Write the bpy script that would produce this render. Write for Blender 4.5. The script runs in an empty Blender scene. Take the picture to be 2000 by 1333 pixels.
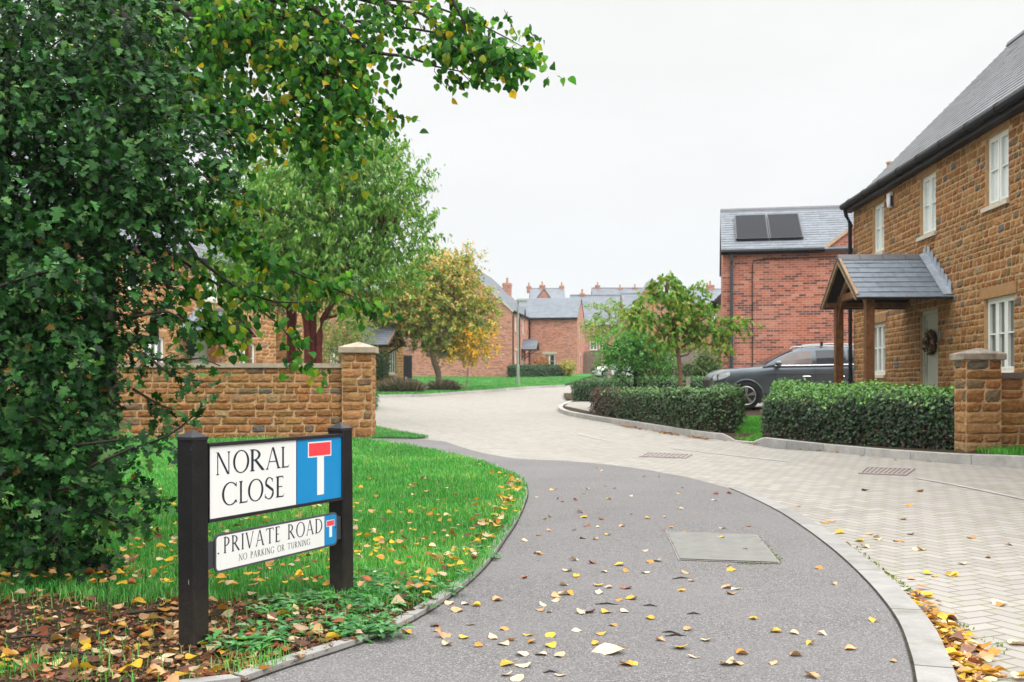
import bpy, math, random
import numpy as np
from mathutils import Vector
C = bpy.context.scene
COL = C.collection
F = 2000.0      # focal length in pixels of a 2000 px wide frame
HY = 752.0      # row of the horizon in that frame
ZC = 1.036      # camera height

# ------------------------------------------------------------------ camera, sky, sun
cam_d = bpy.data.cameras.new('camera'); cam = bpy.data.objects.new('camera', cam_d); COL.objects.link(cam)
cam.location = (0, 0, ZC); cam.rotation_euler = (math.pi/2, 0, 0)
cam_d.sensor_width = 36.0; cam_d.lens = 36.0; cam_d.shift_y = (HY-666.5)/2000.0
cam_d.clip_end = 3000; cam_d.clip_start = 0.05
cam_d.dof.use_dof = True; cam_d.dof.focus_distance = 4.6; cam_d.dof.aperture_fstop = 7.0
C.camera = cam
C.view_settings.view_transform = 'Standard'; C.view_settings.look = 'None'
C.view_settings.exposure = 0.58; C.view_settings.gamma = 1.0
C.render.engine = 'CYCLES'
C.cycles.use_denoising = True
C.cycles.max_bounces = 8; C.cycles.transparent_max_bounces = 8
C.cycles.sample_clamp_indirect = 6.0

class NT:
    """small helper for writing node trees as expressions"""
    def __init__(s, nt): s.nt = nt
    def n(s, t, **kw):
        nd = s.nt.nodes.new(t)
        for k, v in kw.items(): setattr(nd, k, v)
        return nd
    def put(s, inp, v):
        if v is None: return
        if isinstance(v, bpy.types.NodeSocket): s.nt.links.new(v, inp)
        elif isinstance(v, (tuple, list)) and inp.type == 'RGBA' and len(v) == 3: inp.default_value = (*v, 1)
        else: inp.default_value = v
    def m(s, op, a, b=None, c=None, clamp=False):
        nd = s.n('ShaderNodeMath', operation=op, use_clamp=clamp)
        for i, v in enumerate((a, b, c)):
            if v is not None: s.put(nd.inputs[i], v)
        return nd.outputs[0]
    def mix(s, f, a, b, blend='MIX'):
        nd = s.n('ShaderNodeMix', data_type='RGBA', blend_type=blend)
        s.put(nd.inputs[0], f); s.put(nd.inputs[6], a); s.put(nd.inputs[7], b)
        return nd.outputs[2]
    def noise(s, vec, scale, detail=2.0, rough=0.5, dist=0.0, dim='3D'):
        nd = s.n('ShaderNodeTexNoise', noise_dimensions=dim)
        if vec is not None: s.put(nd.inputs['Vector'], vec)
        s.put(nd.inputs['Scale'], scale); s.put(nd.inputs['Detail'], detail); s.put(nd.inputs['Roughness'], rough); s.put(nd.inputs['Distortion'], dist)
        return nd.outputs[0]
    def voro(s, vec, scale, feature='F1', out='Distance'):
        nd = s.n('ShaderNodeTexVoronoi', feature=feature)
        if vec is not None: s.put(nd.inputs['Vector'], vec)
        s.put(nd.inputs['Scale'], scale)
        return nd.outputs[out]
    def ramp(s, f, stops, interp='LINEAR'):
        nd = s.n('ShaderNodeValToRGB'); cr = nd.color_ramp; cr.interpolation = interp
        while len(cr.elements) < len(stops): cr.elements.new(0.5)
        for e, (p, c) in zip(cr.elements, stops):
            e.position = p; e.color = (*c, 1) if len(c) == 3 else c
        s.put(nd.inputs[0], f); return nd.outputs[0]
    def rng(s, v, a, b, c=0.0, d=1.0):
        nd = s.n('ShaderNodeMapRange'); s.put(nd.inputs[0], v)
        for i, x in enumerate((a, b, c, d)): nd.inputs[i+1].default_value = x
        return nd.outputs[0]
    def sep(s, v):
        nd = s.n('ShaderNodeSeparateXYZ'); s.put(nd.inputs[0], v); return nd.outputs
    def comb(s, x, y, z=0.0):
        nd = s.n('ShaderNodeCombineXYZ')
        for i, v in enumerate((x, y, z)): s.put(nd.inputs[i], v)
        return nd.outputs[0]
    def white(s, v, dim='3D'):
        nd = s.n('ShaderNodeTexWhiteNoise', noise_dimensions=dim); s.put(nd.inputs['Vector'], v); return nd.outputs
    def bump(s, h, strength=0.5, dist=0.01):
        nd = s.n('ShaderNodeBump'); s.put(nd.inputs['Strength'], strength); s.put(nd.inputs['Distance'], dist); s.put(nd.inputs['Height'], h)
        return nd.outputs[0]
    def pos(s): return s.n('ShaderNodeNewGeometry').outputs['Position']
    def obj(s): return s.n('ShaderNodeTexCoord').outputs['Object']
    def uv(s): return s.n('ShaderNodeTexCoord').outputs['UV']
    def attr(s, name='Col'): return s.n('ShaderNodeAttribute', attribute_name=name).outputs['Color']

MATS = {}
def mat(name, fn, trans=0.0):
    """fn(N) -> dict(color, rough, spec, metal, normal, ...)"""
    if name in MATS: return MATS[name]
    m = bpy.data.materials.new(name); m.use_nodes = True; nt = m.node_tree; nt.nodes.clear(); N = NT(nt)
    out = N.n('ShaderNodeOutputMaterial'); p = N.n('ShaderNodeBsdfPrincipled')
    d = fn(N)
    N.put(p.inputs['Base Color'], d['color']); N.put(p.inputs['Roughness'], d.get('rough', 0.7))
    N.put(p.inputs['Specular IOR Level'], d.get('spec', 0.4)); N.put(p.inputs['Metallic'], d.get('metal', 0.0))
    if 'coat' in d: N.put(p.inputs['Coat Weight'], d['coat']); N.put(p.inputs['Coat Roughness'], 0.04)
    if 'normal' in d: N.put(p.inputs['Normal'], d['normal'])
    sh = p.outputs[0]
    if trans:
        t = N.n('ShaderNodeBsdfTranslucent'); N.put(t.inputs[0], d.get('tcolor', d['color']))
        mx = N.n('ShaderNodeMixShader'); mx.inputs[0].default_value = trans
        nt.links.new(sh, mx.inputs[1]); nt.links.new(t.outputs[0], mx.inputs[2]); sh = mx.outputs[0]
    nt.links.new(sh, out.inputs[0]); MATS[name] = m
    return m
def plain(name, color, rough=0.6, spec=0.4, metal=0.0, var=0.12, scale=6.0, bump=0.0, bscale=60.0, coat=None):
    def fn(N):
        o = N.obj(); f = N.noise(o, scale, 5.0, 0.6)
        f = N.rng(f, 0.3, 0.7)
        c = N.mix(f, tuple(x*(1-var) for x in color), tuple(min(1, x*(1+var)) for x in color))
        d = dict(color=c, rough=rough, spec=spec, metal=metal)
        if coat: d['coat'] = coat
        if bump: d['normal'] = N.bump(N.noise(o, bscale, 4.0, 0.6), bump, 0.01)
        return d
    return mat(name, fn)

# world: the physical sky seen through a pale, even cloud layer that is brighter overhead
def make_world():
    w = bpy.data.worlds.new('World'); C.world = w; w.use_nodes = True; nt = w.node_tree; nt.nodes.clear(); N = NT(nt)
    out = N.n('ShaderNodeOutputWorld'); bg = N.n('ShaderNodeBackground'); bg.inputs[1].default_value = 0.1
    sky = N.n('ShaderNodeTexSky', sky_type='NISHITA'); sky.sun_disc = False
    sky.sun_elevation = math.radians(48); sky.sun_rotation = math.radians(122)
    d = N.n('ShaderNodeTexCoord').outputs['Generated']
    z = N.sep(d)[2]
    base = N.ramp(N.m('MAXIMUM', z, 0.0), [(0.0, (0.63,)*3), (0.15, (0.645,)*3), (0.37, (0.66,)*3), (0.62, (2.1,)*3), (1.0, (3.2,)*3)])
    xyz = N.sep(d)
    cl = N.noise(N.comb(xyz[0], xyz[1], N.m('MULTIPLY', z, 3.2)), 2.2, 5.0, 0.55, 0.3)
    cl = N.rng(cl, 0.3, 0.72, 0.925, 1.015)
    tint = N.mix(N.rng(z, 0.02, 0.4), (0.955, 0.985, 1.0), (1.0, 0.998, 0.985))
    cloud = N.mix(1.0, base, N.comb(cl, cl, cl), 'MULTIPLY')
    cloud = N.mix(1.0, cloud, tint, 'MULTIPLY')
    cloud = N.mix(1.0, cloud, (10.0, 10.0, 10.0), 'MULTIPLY')
    hs = N.n('ShaderNodeHueSaturation'); N.put(hs.inputs['Saturation'], 0.5); N.put(hs.inputs['Color'], sky.outputs[0])
    col = N.mix(0.95, hs.outputs[0], cloud)
    nt.links.new(col, bg.inputs[0]); nt.links.new(bg.outputs[0], out.inputs[0])
make_world()
sun_d = bpy.data.lights.new('sun', 'SUN'); sun_d.energy = 1.5; sun_d.angle = math.radians(35); sun_d.color = (1.0, 0.965, 0.91)
sun = bpy.data.objects.new('sun', sun_d); COL.objects.link(sun)
_el, _az = math.radians(48), math.radians(122)     # azimuth from +Y towards +X: behind the camera, a little to the right
sun.rotation_euler = Vector((-math.sin(_az)*math.cos(_el), -math.cos(_az)*math.cos(_el), -math.sin(_el))).to_track_quat('-Z', 'Y').to_euler()

# ------------------------------------------------------------------ mesh helpers
class Acc:
    def __init__(s): s.v = []; s.f = []; s.c = []; s.u = []; s.mi = []
    def add(s, vs, fs, col=(0.5, 0.5, 0.5), uv=None, mi=0):
        o = len(s.v)
        s.v.extend([tuple(map(float, p)) for p in vs])
        s.f.extend([tuple(i+o for i in f) for f in fs]); s.mi.extend([mi]*len(fs))
        if len(col) and hasattr(col[0], '__len__'): s.c.extend([tuple(k) for k in col])
        else: s.c.extend([tuple(col)]*len(vs))
        s.u.extend(uv if uv is not None else [(p[0], p[2]) for p in vs])
    def box(s, x0, x1, y0, y1, z0, z1, col=(0.5,)*3, mi=0):
        v = [(x0,y0,z0),(x1,y0,z0),(x1,y1,z0),(x0,y1,z0),(x0,y0,z1),(x1,y0,z1),(x1,y1,z1),(x0,y1,z1)]
        s.add(v, BOXF, col, mi=mi)
    def hexa(s, v8, col=(0.5,)*3, mi=0): s.add(v8, BOXF, col, mi=mi)
    def fbox(s, Fr, a0, a1, b0, b1, c0, c1, col=(0.5,)*3, mi=0):
        """box in a wall frame: a along, b up, c outward"""
        v = [Fr(a,b,c) for b in (b0,b1) for a, c in ((a0,c1),(a1,c1),(a1,c0),(a0,c0))]
        uv = [(a,b) for b in (b0,b1) for a in (a0,a1,a1,a0)]
        s.add(v, BOXF, col, uv, mi)
    def beam(s, p, q, w, h, col=(0.5,)*3, up=(0,0,1), mi=0):
        p = np.array(p, float); q = np.array(q, float); d = q-p; d /= np.linalg.norm(d)
        up = np.array(up, float); sd = np.cross(d, up)
        if np.linalg.norm(sd) < 1e-4: sd = np.cross(d, (1,0,0))
        sd /= np.linalg.norm(sd); u = np.cross(sd, d)
        v = [e + sd*a*w/2 + u*b*h/2 for e in (p,q) for a,b in ((-1,-1),(1,-1),(1,1),(-1,1))]
        s.add(v, BOXF, col, mi=mi)
    def tube(s, pts, radii, sides=6, col=(0.5,)*3, caps=True, mi=0):
        pts = np.array(pts, float); n = len(pts)
        if not hasattr(radii, '__len__'): radii = [radii]*n
        vs = []; ref = np.array((0.0,0.0,1.0))
        for i in range(n):
            t = pts[min(i+1,n-1)]-pts[max(i-1,0)]; t /= (np.linalg.norm(t)+1e-9)
            a = np.cross(t, ref)
            if np.linalg.norm(a) < 0.15: a = np.cross(t, np.array((1.0,0.2,0.0)))
            a /= np.linalg.norm(a); b = np.cross(t, a)
            for k in range(sides):
                th = 2*math.pi*k/sides
                vs.append(pts[i] + radii[i]*(a*math.cos(th)+b*math.sin(th)))
        fs = [(i*sides+k, i*sides+(k+1)%sides, (i+1)*sides+(k+1)%sides, (i+1)*sides+k) for i in range(n-1) for k in range(sides)]
        if caps: fs.append(tuple(range(sides))[::-1]); fs.append(tuple((n-1)*sides+k for k in range(sides)))
        s.add(vs, fs, col, mi=mi)
    def loft(s, rings, col=(0.5,)*3, closed=True, caps=True, mi=0):
        k = len(rings[0]); vs = [p for r in rings for p in r]
        e = k if closed else k-1
        fs = [(i*k+j, i*k+(j+1)%k, (i+1)*k+(j+1)%k, (i+1)*k+j) for i in range(len(rings)-1) for j in range(e)]
        if caps and closed: fs.append(tuple(range(k))[::-1]); fs.append(tuple((len(rings)-1)*k+j for j in range(k)))
        s.add(vs, fs, col, mi=mi)
    def build(s, name, m, parent=None, smooth=False, off=None):
        me = bpy.data.meshes.new(name)
        v = np.array(s.v, float)
        if off is not None: v = v - np.array(off)
        me.from_pydata([tuple(p) for p in v], [], s.f)
        ca = me.color_attributes.new('Col', 'FLOAT_COLOR', 'POINT')
        c = np.ones((len(s.v), 4), np.float32); c[:, :3] = np.array(s.c, np.float32); ca.data.foreach_set('color', c.ravel())
        uvl = me.uv_layers.new(name='UVMap'); li = np.zeros(len(me.loops), np.int32); me.loops.foreach_get('vertex_index', li)
        uvl.data.foreach_set('uv', np.array(s.u, np.float32)[li].ravel())
        for k in (m if isinstance(m, (list, tuple)) else [m]): me.materials.append(k)
        if any(s.mi): me.polygons.foreach_set('material_index', np.array(s.mi, np.int32))
        if smooth: me.polygons.foreach_set('use_smooth', np.ones(len(me.polygons), bool))
        me.validate(); me.update()
        return link(name, me, parent)
BOXF = [(0,3,2,1),(4,5,6,7),(0,1,5,4),(1,2,6,5),(2,3,7,6),(3,0,4,7)]
def link(name, me, parent=None):
    o = bpy.data.objects.new(name, me); COL.objects.link(o)
    if parent is not None: o.parent = parent
    return o
def fastmesh(name, V, Fa, col, m, parent=None, smooth=False):
    """V (n,3), Fa (m,k) uniform polygons, col (n,3)"""
    me = bpy.data.meshes.new(name); n, k = len(V), Fa.shape[1]
    me.vertices.add(n); me.vertices.foreach_set('co', np.asarray(V, np.float32).ravel())
    me.loops.add(Fa.size); me.loops.foreach_set('vertex_index', Fa.astype(np.int32).ravel())
    me.polygons.add(len(Fa)); me.polygons.foreach_set('loop_start', np.arange(0, Fa.size, k, dtype=np.int32))
    me.polygons.foreach_set('loop_total', np.full(len(Fa), k, np.int32))
    if smooth: me.polygons.foreach_set('use_smooth', np.ones(len(Fa), bool))
    ca = me.color_attributes.new('Col', 'FLOAT_COLOR', 'POINT')
    c = np.ones((n, 4), np.float32); c[:, :3] = col; ca.data.foreach_set('color', c.ravel())
    me.materials.append(m); me.update(calc_edges=True)
    return link(name, me, parent)
def thing(name, label, cat, loc=(0,0,0), rz=0.0, group=None):
    o = bpy.data.objects.new(name, None); COL.objects.link(o); o.location = loc; o.rotation_euler = (0,0,rz); o.empty_display_size = 0.2
    return tag(o, label, cat, group)
def tag(o, label, cat, group=None, kind=None):
    if label: o['label'] = label
    if cat: o['category'] = cat
    if group: o['group'] = group
    if kind: o['kind'] = kind
    return o
def structure(o, label=None): o['kind'] = 'structure'; o['label'] = label or o.name.replace('_',' '); return o
def dup(root, loc, rz=None, label=None):
    r = root.copy(); COL.objects.link(r); r.location = loc
    if rz is not None: r.rotation_euler = (0,0,rz)
    if label: r['label'] = label
    for ch in list(root.children):
        c = ch.copy(); COL.objects.link(c); c.parent = r
        for g in list(ch.children):
            d = g.copy(); COL.objects.link(d); d.parent = c
    return r
def frame(O, u, n):
    O = np.array(O, float); u = np.array(u, float); n = np.array(n, float); z = np.array((0,0,1.0))
    return lambda a, b, c=0.0: tuple(O + a*u + b*z + c*n)

# ------------------------------------------------------------------ terrain
def sst(a, b, x):
    t = min(1.0, max(0.0, (x-a)/(b-a))); return t*t*(3-2*t)
def g(Y):
    d = max(0.0, Y-16.0)
    if d < 79: return 0.0135*d + 0.00018*d*d
    return 0.0135*79 + 0.00018*79*79 + 0.042*(d-79)
def zroad(X, Y): return g(Y) - 0.085*(1-sst(7.0, 11.0, Y))
def zplot(X, Y): return g(Y) + 0.10 + 0.04*max(0.0, X-5.4)
def at(px, py, dz=0.0, zf=None):
    """ground point under a pixel"""
    zf = zf or (lambda X, Y: g(Y))
    lo, hi = 1.0, 95.0
    h = lambda Y: HY + F*(ZC - zf((px-1000)/F*Y, Y) - dz)/Y - py
    for _ in range(50):
        mid = (lo+hi)/2
        if h(mid) > 0: lo = mid
        else: hi = mid
    Y = lo; X = (px-1000)/F*Y
    return np.array((X, Y, zf(X, Y)+dz))
def W(px, py, Y): return np.array(((px-1000)/F*Y, Y, ZC + (HY-py)/F*Y))
def inpoly(x, y, poly):
    x = np.asarray(x); y = np.asarray(y); c = np.zeros(x.shape, bool); n = len(poly)
    for i in range(n):
        x1, y1 = poly[i][:2]; x2, y2 = poly[(i+1) % n][:2]
        k = ((y1 > y) != (y2 > y)) & (x < (x2-x1)*(y-y1)/(y2-y1+1e-12)+x1); c ^= k
    return c
def resample(pts, step):
    pts = [np.array(p, float) for p in pts]; out = [pts[0]]
    # Catmull-Rom through the points
    P = [2*pts[0]-pts[1]] + pts + [2*pts[-1]-pts[-2]]
    for i in range(1, len(P)-2):
        k = max(1, int(np.linalg.norm(P[i+1]-P[i])/step))
        for j in range(1, k+1):
            t = j/k
            out.append(0.5*((2*P[i]) + (-P[i-1]+P[i+1])*t + (2*P[i-1]-5*P[i]+4*P[i+1]-P[i+2])*t*t + (-P[i-1]+3*P[i]-3*P[i+1]+P[i+2])*t**3))
    return out
def offset_line(pts, d):
    """shift a ground polyline sideways (to its right when walking along it)"""
    out = []
    for i, p in enumerate(pts):
        t = pts[min(i+1, len(pts)-1)]-pts[max(i-1, 0)]; t = t[:2]/np.linalg.norm(t[:2])
        q = p.copy(); q[0] += t[1]*d; q[1] -= t[0]*d; out.append(q)
    return out
def kerb(name, line, width, zf_top, depth, label, m, gap=0.9, side=1):
    """stones laid along a line: width to the right of it"""
    L = resample(line, 0.12); R = offset_line(L, width*side); a = Acc(); run = 0.0; rnd = random.Random(4); shade = 1.0
    for i in range(len(L)-1):
        run += np.linalg.norm(L[i+1][:2]-L[i][:2]); g0 = 0.0
        if run > gap: run = 0.0; g0 = 0.08; shade = rnd.uniform(0.82, 1.08)
        p0, p1, q0, q1 = [v.copy() for v in (L[i], L[i+1], R[i], R[i+1])]
        if g0: p0 = p0+(p1-p0)*g0; q0 = q0+(q1-q0)*g0
        top = []
        for v in (p0, q0, q1, p1): top.append((v[0], v[1], zf_top(v[0], v[1])))
        bot = [(v[0], v[1], v[2]-depth) for v in top]
        if side < 0: bot = [bot[k] for k in (1,0,3,2)]; top = [top[k] for k in (1,0,3,2)]
        c = shade*rnd.uniform(0.97, 1.03)
        a.hexa(bot+top, (c, c, c))
    return structure(a.build(name, m), label)
def sheet(name, poly, zf, m, step=0.5, label=None):
    """ground sheet over a polygon: gridded, following the terrain"""
    import bmesh
    bm = bmesh.new()
    vs = [bm.verts.new((p[0], p[1], 0)) for p in poly]; bm.faces.new(vs)
    xs = [p[0] for p in poly]; ys = [p[1] for p in poly]
    if step:
        for k in range(int((max(ys)-min(ys))/step)+1):
            bmesh.ops.bisect_plane(bm, geom=bm.verts[:]+bm.edges[:]+bm.faces[:], plane_co=(0, min(ys)+k*step, 0), plane_no=(0, 1, 0))
        for k in range(int((max(xs)-min(xs))/(step*2))+1):
            bmesh.ops.bisect_plane(bm, geom=bm.verts[:]+bm.edges[:]+bm.faces[:], plane_co=(min(xs)+k*step*2, 0, 0), plane_no=(1, 0, 0))
    bmesh.ops.triangulate(bm, faces=bm.faces[:])
    for v in bm.verts: v.co.z = zf(v.co.x, v.co.y)
    bmesh.ops.recalc_face_normals(bm, faces=bm.faces[:])
    me = bpy.data.meshes.new(name); bm.to_mesh(me); bm.free()
    if len(me.polygons) and me.polygons[0].normal.z < 0: me.flip_normals()
    me.materials.append(m)
    return structure(link(name, me), label)
# ------------------------------------------------------------------ ground materials
def herringbone(N):
    p = N.sep(N.pos())
    # laid at an angle across the street, 200 x 100 blocks
    ca, sa = math.cos(math.radians(-24)), math.sin(math.radians(-24))
    u = N.m('MULTIPLY', N.m('ADD', N.m('MULTIPLY', p[0], ca), N.m('MULTIPLY', p[1], -sa)), 10.0)
    v = N.m('MULTIPLY', N.m('ADD', N.m('MULTIPLY', p[0], sa), N.m('MULTIPLY', p[1], ca)), 10.0)
    i = N.m('FLOOR', u); j = N.m('FLOOR', v)
    fx = N.m('SUBTRACT', u, i); fy = N.m('SUBTRACT', v, j)
    k = N.m('FLOORED_MODULO', N.m('SUBTRACT', i, j), 4.0)
    eq = lambda a: N.m('COMPARE', k, float(a), 0.1)
    k0, k1, k2, k3 = eq(0), eq(1), eq(2), eq(3)
    dl = N.m('ADD', fx, k1); dr = N.m('ADD', N.m('SUBTRACT', 1.0, fx), k0)
    db = N.m('ADD', fy, k2); dt = N.m('ADD', N.m('SUBTRACT', 1.0, fy), k3)
    d = N.m('MINIMUM', N.m('MINIMUM', dl, dr), N.m('MINIMUM', db, dt))
    bid = N.white(N.comb(N.m('SUBTRACT', i, k1), N.m('SUBTRACT', j, k2), 0.0))
    return d, bid
def paver_fn(N):
    d, bid = herringbone(N); P = N.pos()
    big = N.noise(P, 0.55, 6.0, 0.65); fine = N.noise(P, 90.0, 3.0, 0.7)
    c = N.mix(bid[0], (0.235, 0.220, 0.204), (0.335, 0.317, 0.297))
    c = N.mix(N.rng(big, 0.35, 0.65, 0.0, 0.55), c, (0.295, 0.275, 0.255))
    c = N.mix(N.rng(fine, 0.3, 0.7, 0.0, 0.35), c, (0.22, 0.205, 0.185))
    pp = N.sep(P); tyre = N.noise(N.comb(N.m('MULTIPLY', N.m('ADD', pp[0], N.m('MULTIPLY', pp[1], .28)), 1.6), N.m('MULTIPLY', pp[1], .10), 0.0), 1.0, 5.0, .6)
    c = N.mix(N.rng(tyre, 0.52, 0.68, 0.0, 0.28), c, (0.20, 0.187, 0.17))
    spot = N.noise(P, 1.9, 3.0, .5); c = N.mix(N.rng(spot, 0.68, 0.74, 0.0, 0.35), c, (0.17, 0.155, 0.14))
    moss = N.noise(P, 2.3, 4.0, 0.7)
    jc = N.mix(N.rng(moss, 0.42, 0.6), (0.13, 0.115, 0.09), (0.13, 0.15, 0.03))
    wv = N.m('ADD', 0.035, N.m('MULTIPLY', N.noise(P, 14.0, 3.0), 0.07))
    j = N.m('LESS_THAN', d, wv)
    c = N.mix(N.m('MULTIPLY', j, 0.68), c, jc)
    return dict(color=c, rough=0.85, spec=0.25, normal=N.bump(N.m('MINIMUM', d, 0.12), 0.7, 0.05))
M_PAVER = mat('block_paving', paver_fn)
def asphalt_fn(N):
    P = N.pos()
    cell = N.voro(P, 210.0, 'F1', 'Color'); dist = N.voro(P, 210.0)
    r = N.sep(cell)[0]
    c = N.ramp(r, [(0.0, (0.058, 0.056, 0.056)), (0.45, (0.115, 0.110, 0.110)), (0.82, (0.165, 0.158, 0.158)), (1.0, (0.31, 0.30, 0.298))])
    big = N.noise(P, 1.1, 5.0, 0.6)
    c = N.mix(N.rng(big, 0.38, 0.66, 0.0, 0.5), c, (0.165, 0.158, 0.16))
    wear = N.noise(P, 0.35, 3.0, 0.5)
    c = N.mix(N.rng(wear, 0.45, 0.75, 0.0, 0.3), c, (0.095, 0.09, 0.093))
    return dict(color=c, rough=0.85, spec=0.3, normal=N.bump(N.m('SUBTRACT', 1.0, dist), 0.5, 0.004))
M_ASPHALT = mat('tarmac', asphalt_fn)
def conc_fn(N):
    P = N.pos(); a = N.attr()
    big = N.noise(P, 7.0, 5.0, 0.65); f = N.noise(P, 240.0, 2.0, 0.6)
    c = N.mix(N.rng(big, 0.3, 0.7), (0.33, 0.32, 0.305), (0.47, 0.455, 0.435))
    c = N.mix(N.rng(f, 0.35, 0.65, 0.0, 0.35), c, (0.22, 0.21, 0.20))
    c = N.mix(N.rng(N.noise(P, 3.1, 5.0, 0.75), 0.55, 0.75, 0.0, 0.5), c, (0.17, 0.18, 0.10))
    c = N.mix(1.0, c, a, 'MULTIPLY')
    return dict(color=c, rough=0.85, spec=0.3, normal=N.bump(f, 0.3, 0.004))
def conc_grey(N):
    d = conc_fn(N); d['color'] = N.mix(1.0, d['color'], (.66, .66, .665), 'MULTIPLY'); return d
M_CONC = mat('kerb_concrete', conc_grey); M_CONCPALE = mat('pale_kerb_concrete', conc_fn)
def soil_fn(N):
    P = N.pos(); a = N.noise(P, 3.0, 6.0, 0.7); b = N.noise(P, 55.0, 5.0, 0.75)
    c = N.mix(N.rng(b, 0.25, 0.75), (0.022, 0.014, 0.010), (0.10, 0.067, 0.045))
    c = N.mix(N.rng(a, 0.45, 0.65, 0.0, 0.6), c, (0.045, 0.05, 0.015))
    return dict(color=c, rough=0.95, spec=0.1, normal=N.bump(N.m('ADD', b, N.m('MULTIPLY', a, 0.5)), 1.0, 0.03))
M_SOIL = mat('soil', soil_fn)
def turf_fn(N):
    P = N.pos(); a = N.noise(P, 0.8, 5.0, 0.6); b = N.noise(P, 30.0, 4.0, 0.7)
    c = N.mix(N.rng(b, 0.3, 0.7), (0.02, 0.11, 0.02), (0.06, 0.25, 0.04))
    c = N.mix(N.rng(a, 0.4, 0.7, 0.0, 0.5), c, (0.05, 0.19, 0.05))
    return dict(color=c, rough=0.9, spec=0.2, normal=N.bump(b, 0.8, 0.05))
M_TURF = mat('turf', turf_fn)
def earth_fn(N):
    P = N.pos(); a = N.noise(P, 0.05, 6.0, 0.6); b = N.noise(P, 2.0, 6.0, 0.7)
    c = N.mix(N.rng(a, 0.4, 0.6), (0.035, 0.075, 0.02), (0.07, 0.085, 0.03))
    c = N.mix(N.rng(b, 0.4, 0.7, 0.0, 0.5), c, (0.05, 0.045, 0.025))
    return dict(color=c, rough=0.95, spec=0.1)
M_EARTH = mat('open_ground', earth_fn)
M_WHITE_LINE = plain('road_paint', (0.33, 0.32, 0.30), 0.8, var=0.25, scale=9)
M_IRON = plain('cast_iron', (0.25, 0.215, 0.20), 0.6, 0.4, 0.3, var=0.3, scale=40)

# ------------------------------------------------------------------ ground sheets
def ground():
    ys = list(np.arange(-30, 130, 2.0)) + list(np.arange(130, 700, 30.0)) + [1000, 1600, 2400]
    xs = [-2400, -900, -300, -120] + list(np.arange(-60, 61, 4.0)) + [120, 300, 900, 2400]
    V = [(x, y, g(min(y, 200)) - 0.24 + (0.0 if y < 200 else 0.002*(y-200))) for y in ys for x in xs]; n = len(xs)
    Fs = np.array([(i*n+j, i*n+j+1, (i+1)*n+j+1, (i+1)*n+j) for i in range(len(ys)-1) for j in range(n-1)])
    structure(fastmesh('ground', np.array(V), Fs, (0.5,)*3, M_EARTH), 'open ground running back between and behind the houses')
ground()
# the street itself: one ruled strip of block paving
def road():
    rows = []
    xl = [(-4, -3.5), (3.5, -1.5), (8, -2.0), (11, -3.4), (17, -3.6), (19.5, -6.0), (25, -16), (45, -20), (49.0, -20), (66, -8)]
    xr = [(-4, 9), (11, 9), (13, 7.5), (16.5, 4.2), (20, 3.75), (24, 3.0), (29, 2.6), (38, 2.6), (44, 6), (66, 14)]
    Y = -4.0; vs = []; nx = 30
    while Y <= 66.0:
        a = np.interp(Y, [p[0] for p in xl], [p[1] for p in xl]); b = np.interp(Y, [p[0] for p in xr], [p[1] for p in xr])
        rows.append([(x, Y, zroad(x, Y)) for x in np.linspace(a, b, nx)]); Y += 0.5
    V = np.array([p for r in rows for p in r])
    Fs = np.array([(i*nx+j, i*nx+j+1, (i+1)*nx+j+1, (i+1)*nx+j) for i in range(len(rows)-1) for j in range(nx-1)])
    structure(fastmesh('road', V, Fs, (0.5,)*3, M_PAVER, smooth=True), 'residential street of pale concrete block paving')
road()
# tarmac footpath with its edgings
EDGE_PX = [(470,1340),(560,1308),(660,1276),(760,1240),(830,1203),(880,1170),(925,1134),(960,1096),(985,1060),(1008,1025),(1024,990),(1030,968),(1026,948),(1008,932)]
EDGE = [np.array((-4.2,1.75,0)), np.array((-2.6,2.75,0))] + [at(*p) for p in EDGE_PX]
UPPER_LAWN = [at(*p) for p in [(975,918),(935,905),(890,893),(840,882),(790,872),(740,865),(690,861),(600,860),(480,860),(330,862)]]
KERB_IN = [at(*p) for p in [(1425,955),(1460,970),(1520,1000),(1575,1036),(1630,1078),(1680,1124),(1720,1168),(1755,1218),(1775,1270),(1788,1325)]] + [np.array((1.20,3.0,0)), np.array((0.86,2.2,0)), np.array((0.42,1.2,0))]
PATH_TOP = [at(*p) for p in [(640,855.5),(735,856.5),(800,858),(860,862),(895,872),(945,886),(1010,897),(1100,901),(1190,909),(1270,920),(1350,935)]]
KI = resample(KERB_IN, 0.15); ED = resample(EDGE, 0.15); UL = resample(UPPER_LAWN, 0.3)
zpath = lambda X, Y: g(Y)+0.006
path_poly = [tuple(p[:2]) for p in resample(PATH_TOP, 0.3)] + [tuple(p[:2]) for p in KI] + [(-4.0, 1.2)] + [tuple(p[:2]) for p in ED] + [tuple(p[:2]) for p in UL] + [(-9.0, UL[-1][1]), (-9.0, UL[-1][1]+0.4)]
sheet('footpath', path_poly, zpath, M_ASPHALT, 0, 'grey tarmac footpath curving away between the lawn and the street')
kerb('path_edging', EDGE, 0.060, lambda X, Y: g(Y)+0.030, 0.12, 'narrow concrete edging between the lawn and the footpath', M_CONC, side=-1)
kerb('kerb', KERB_IN, 0.135, lambda X, Y: zpath(X, Y)+0.004, 0.16, 'grey concrete kerb between the footpath and the block paved street', M_CONC, side=-1)
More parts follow.
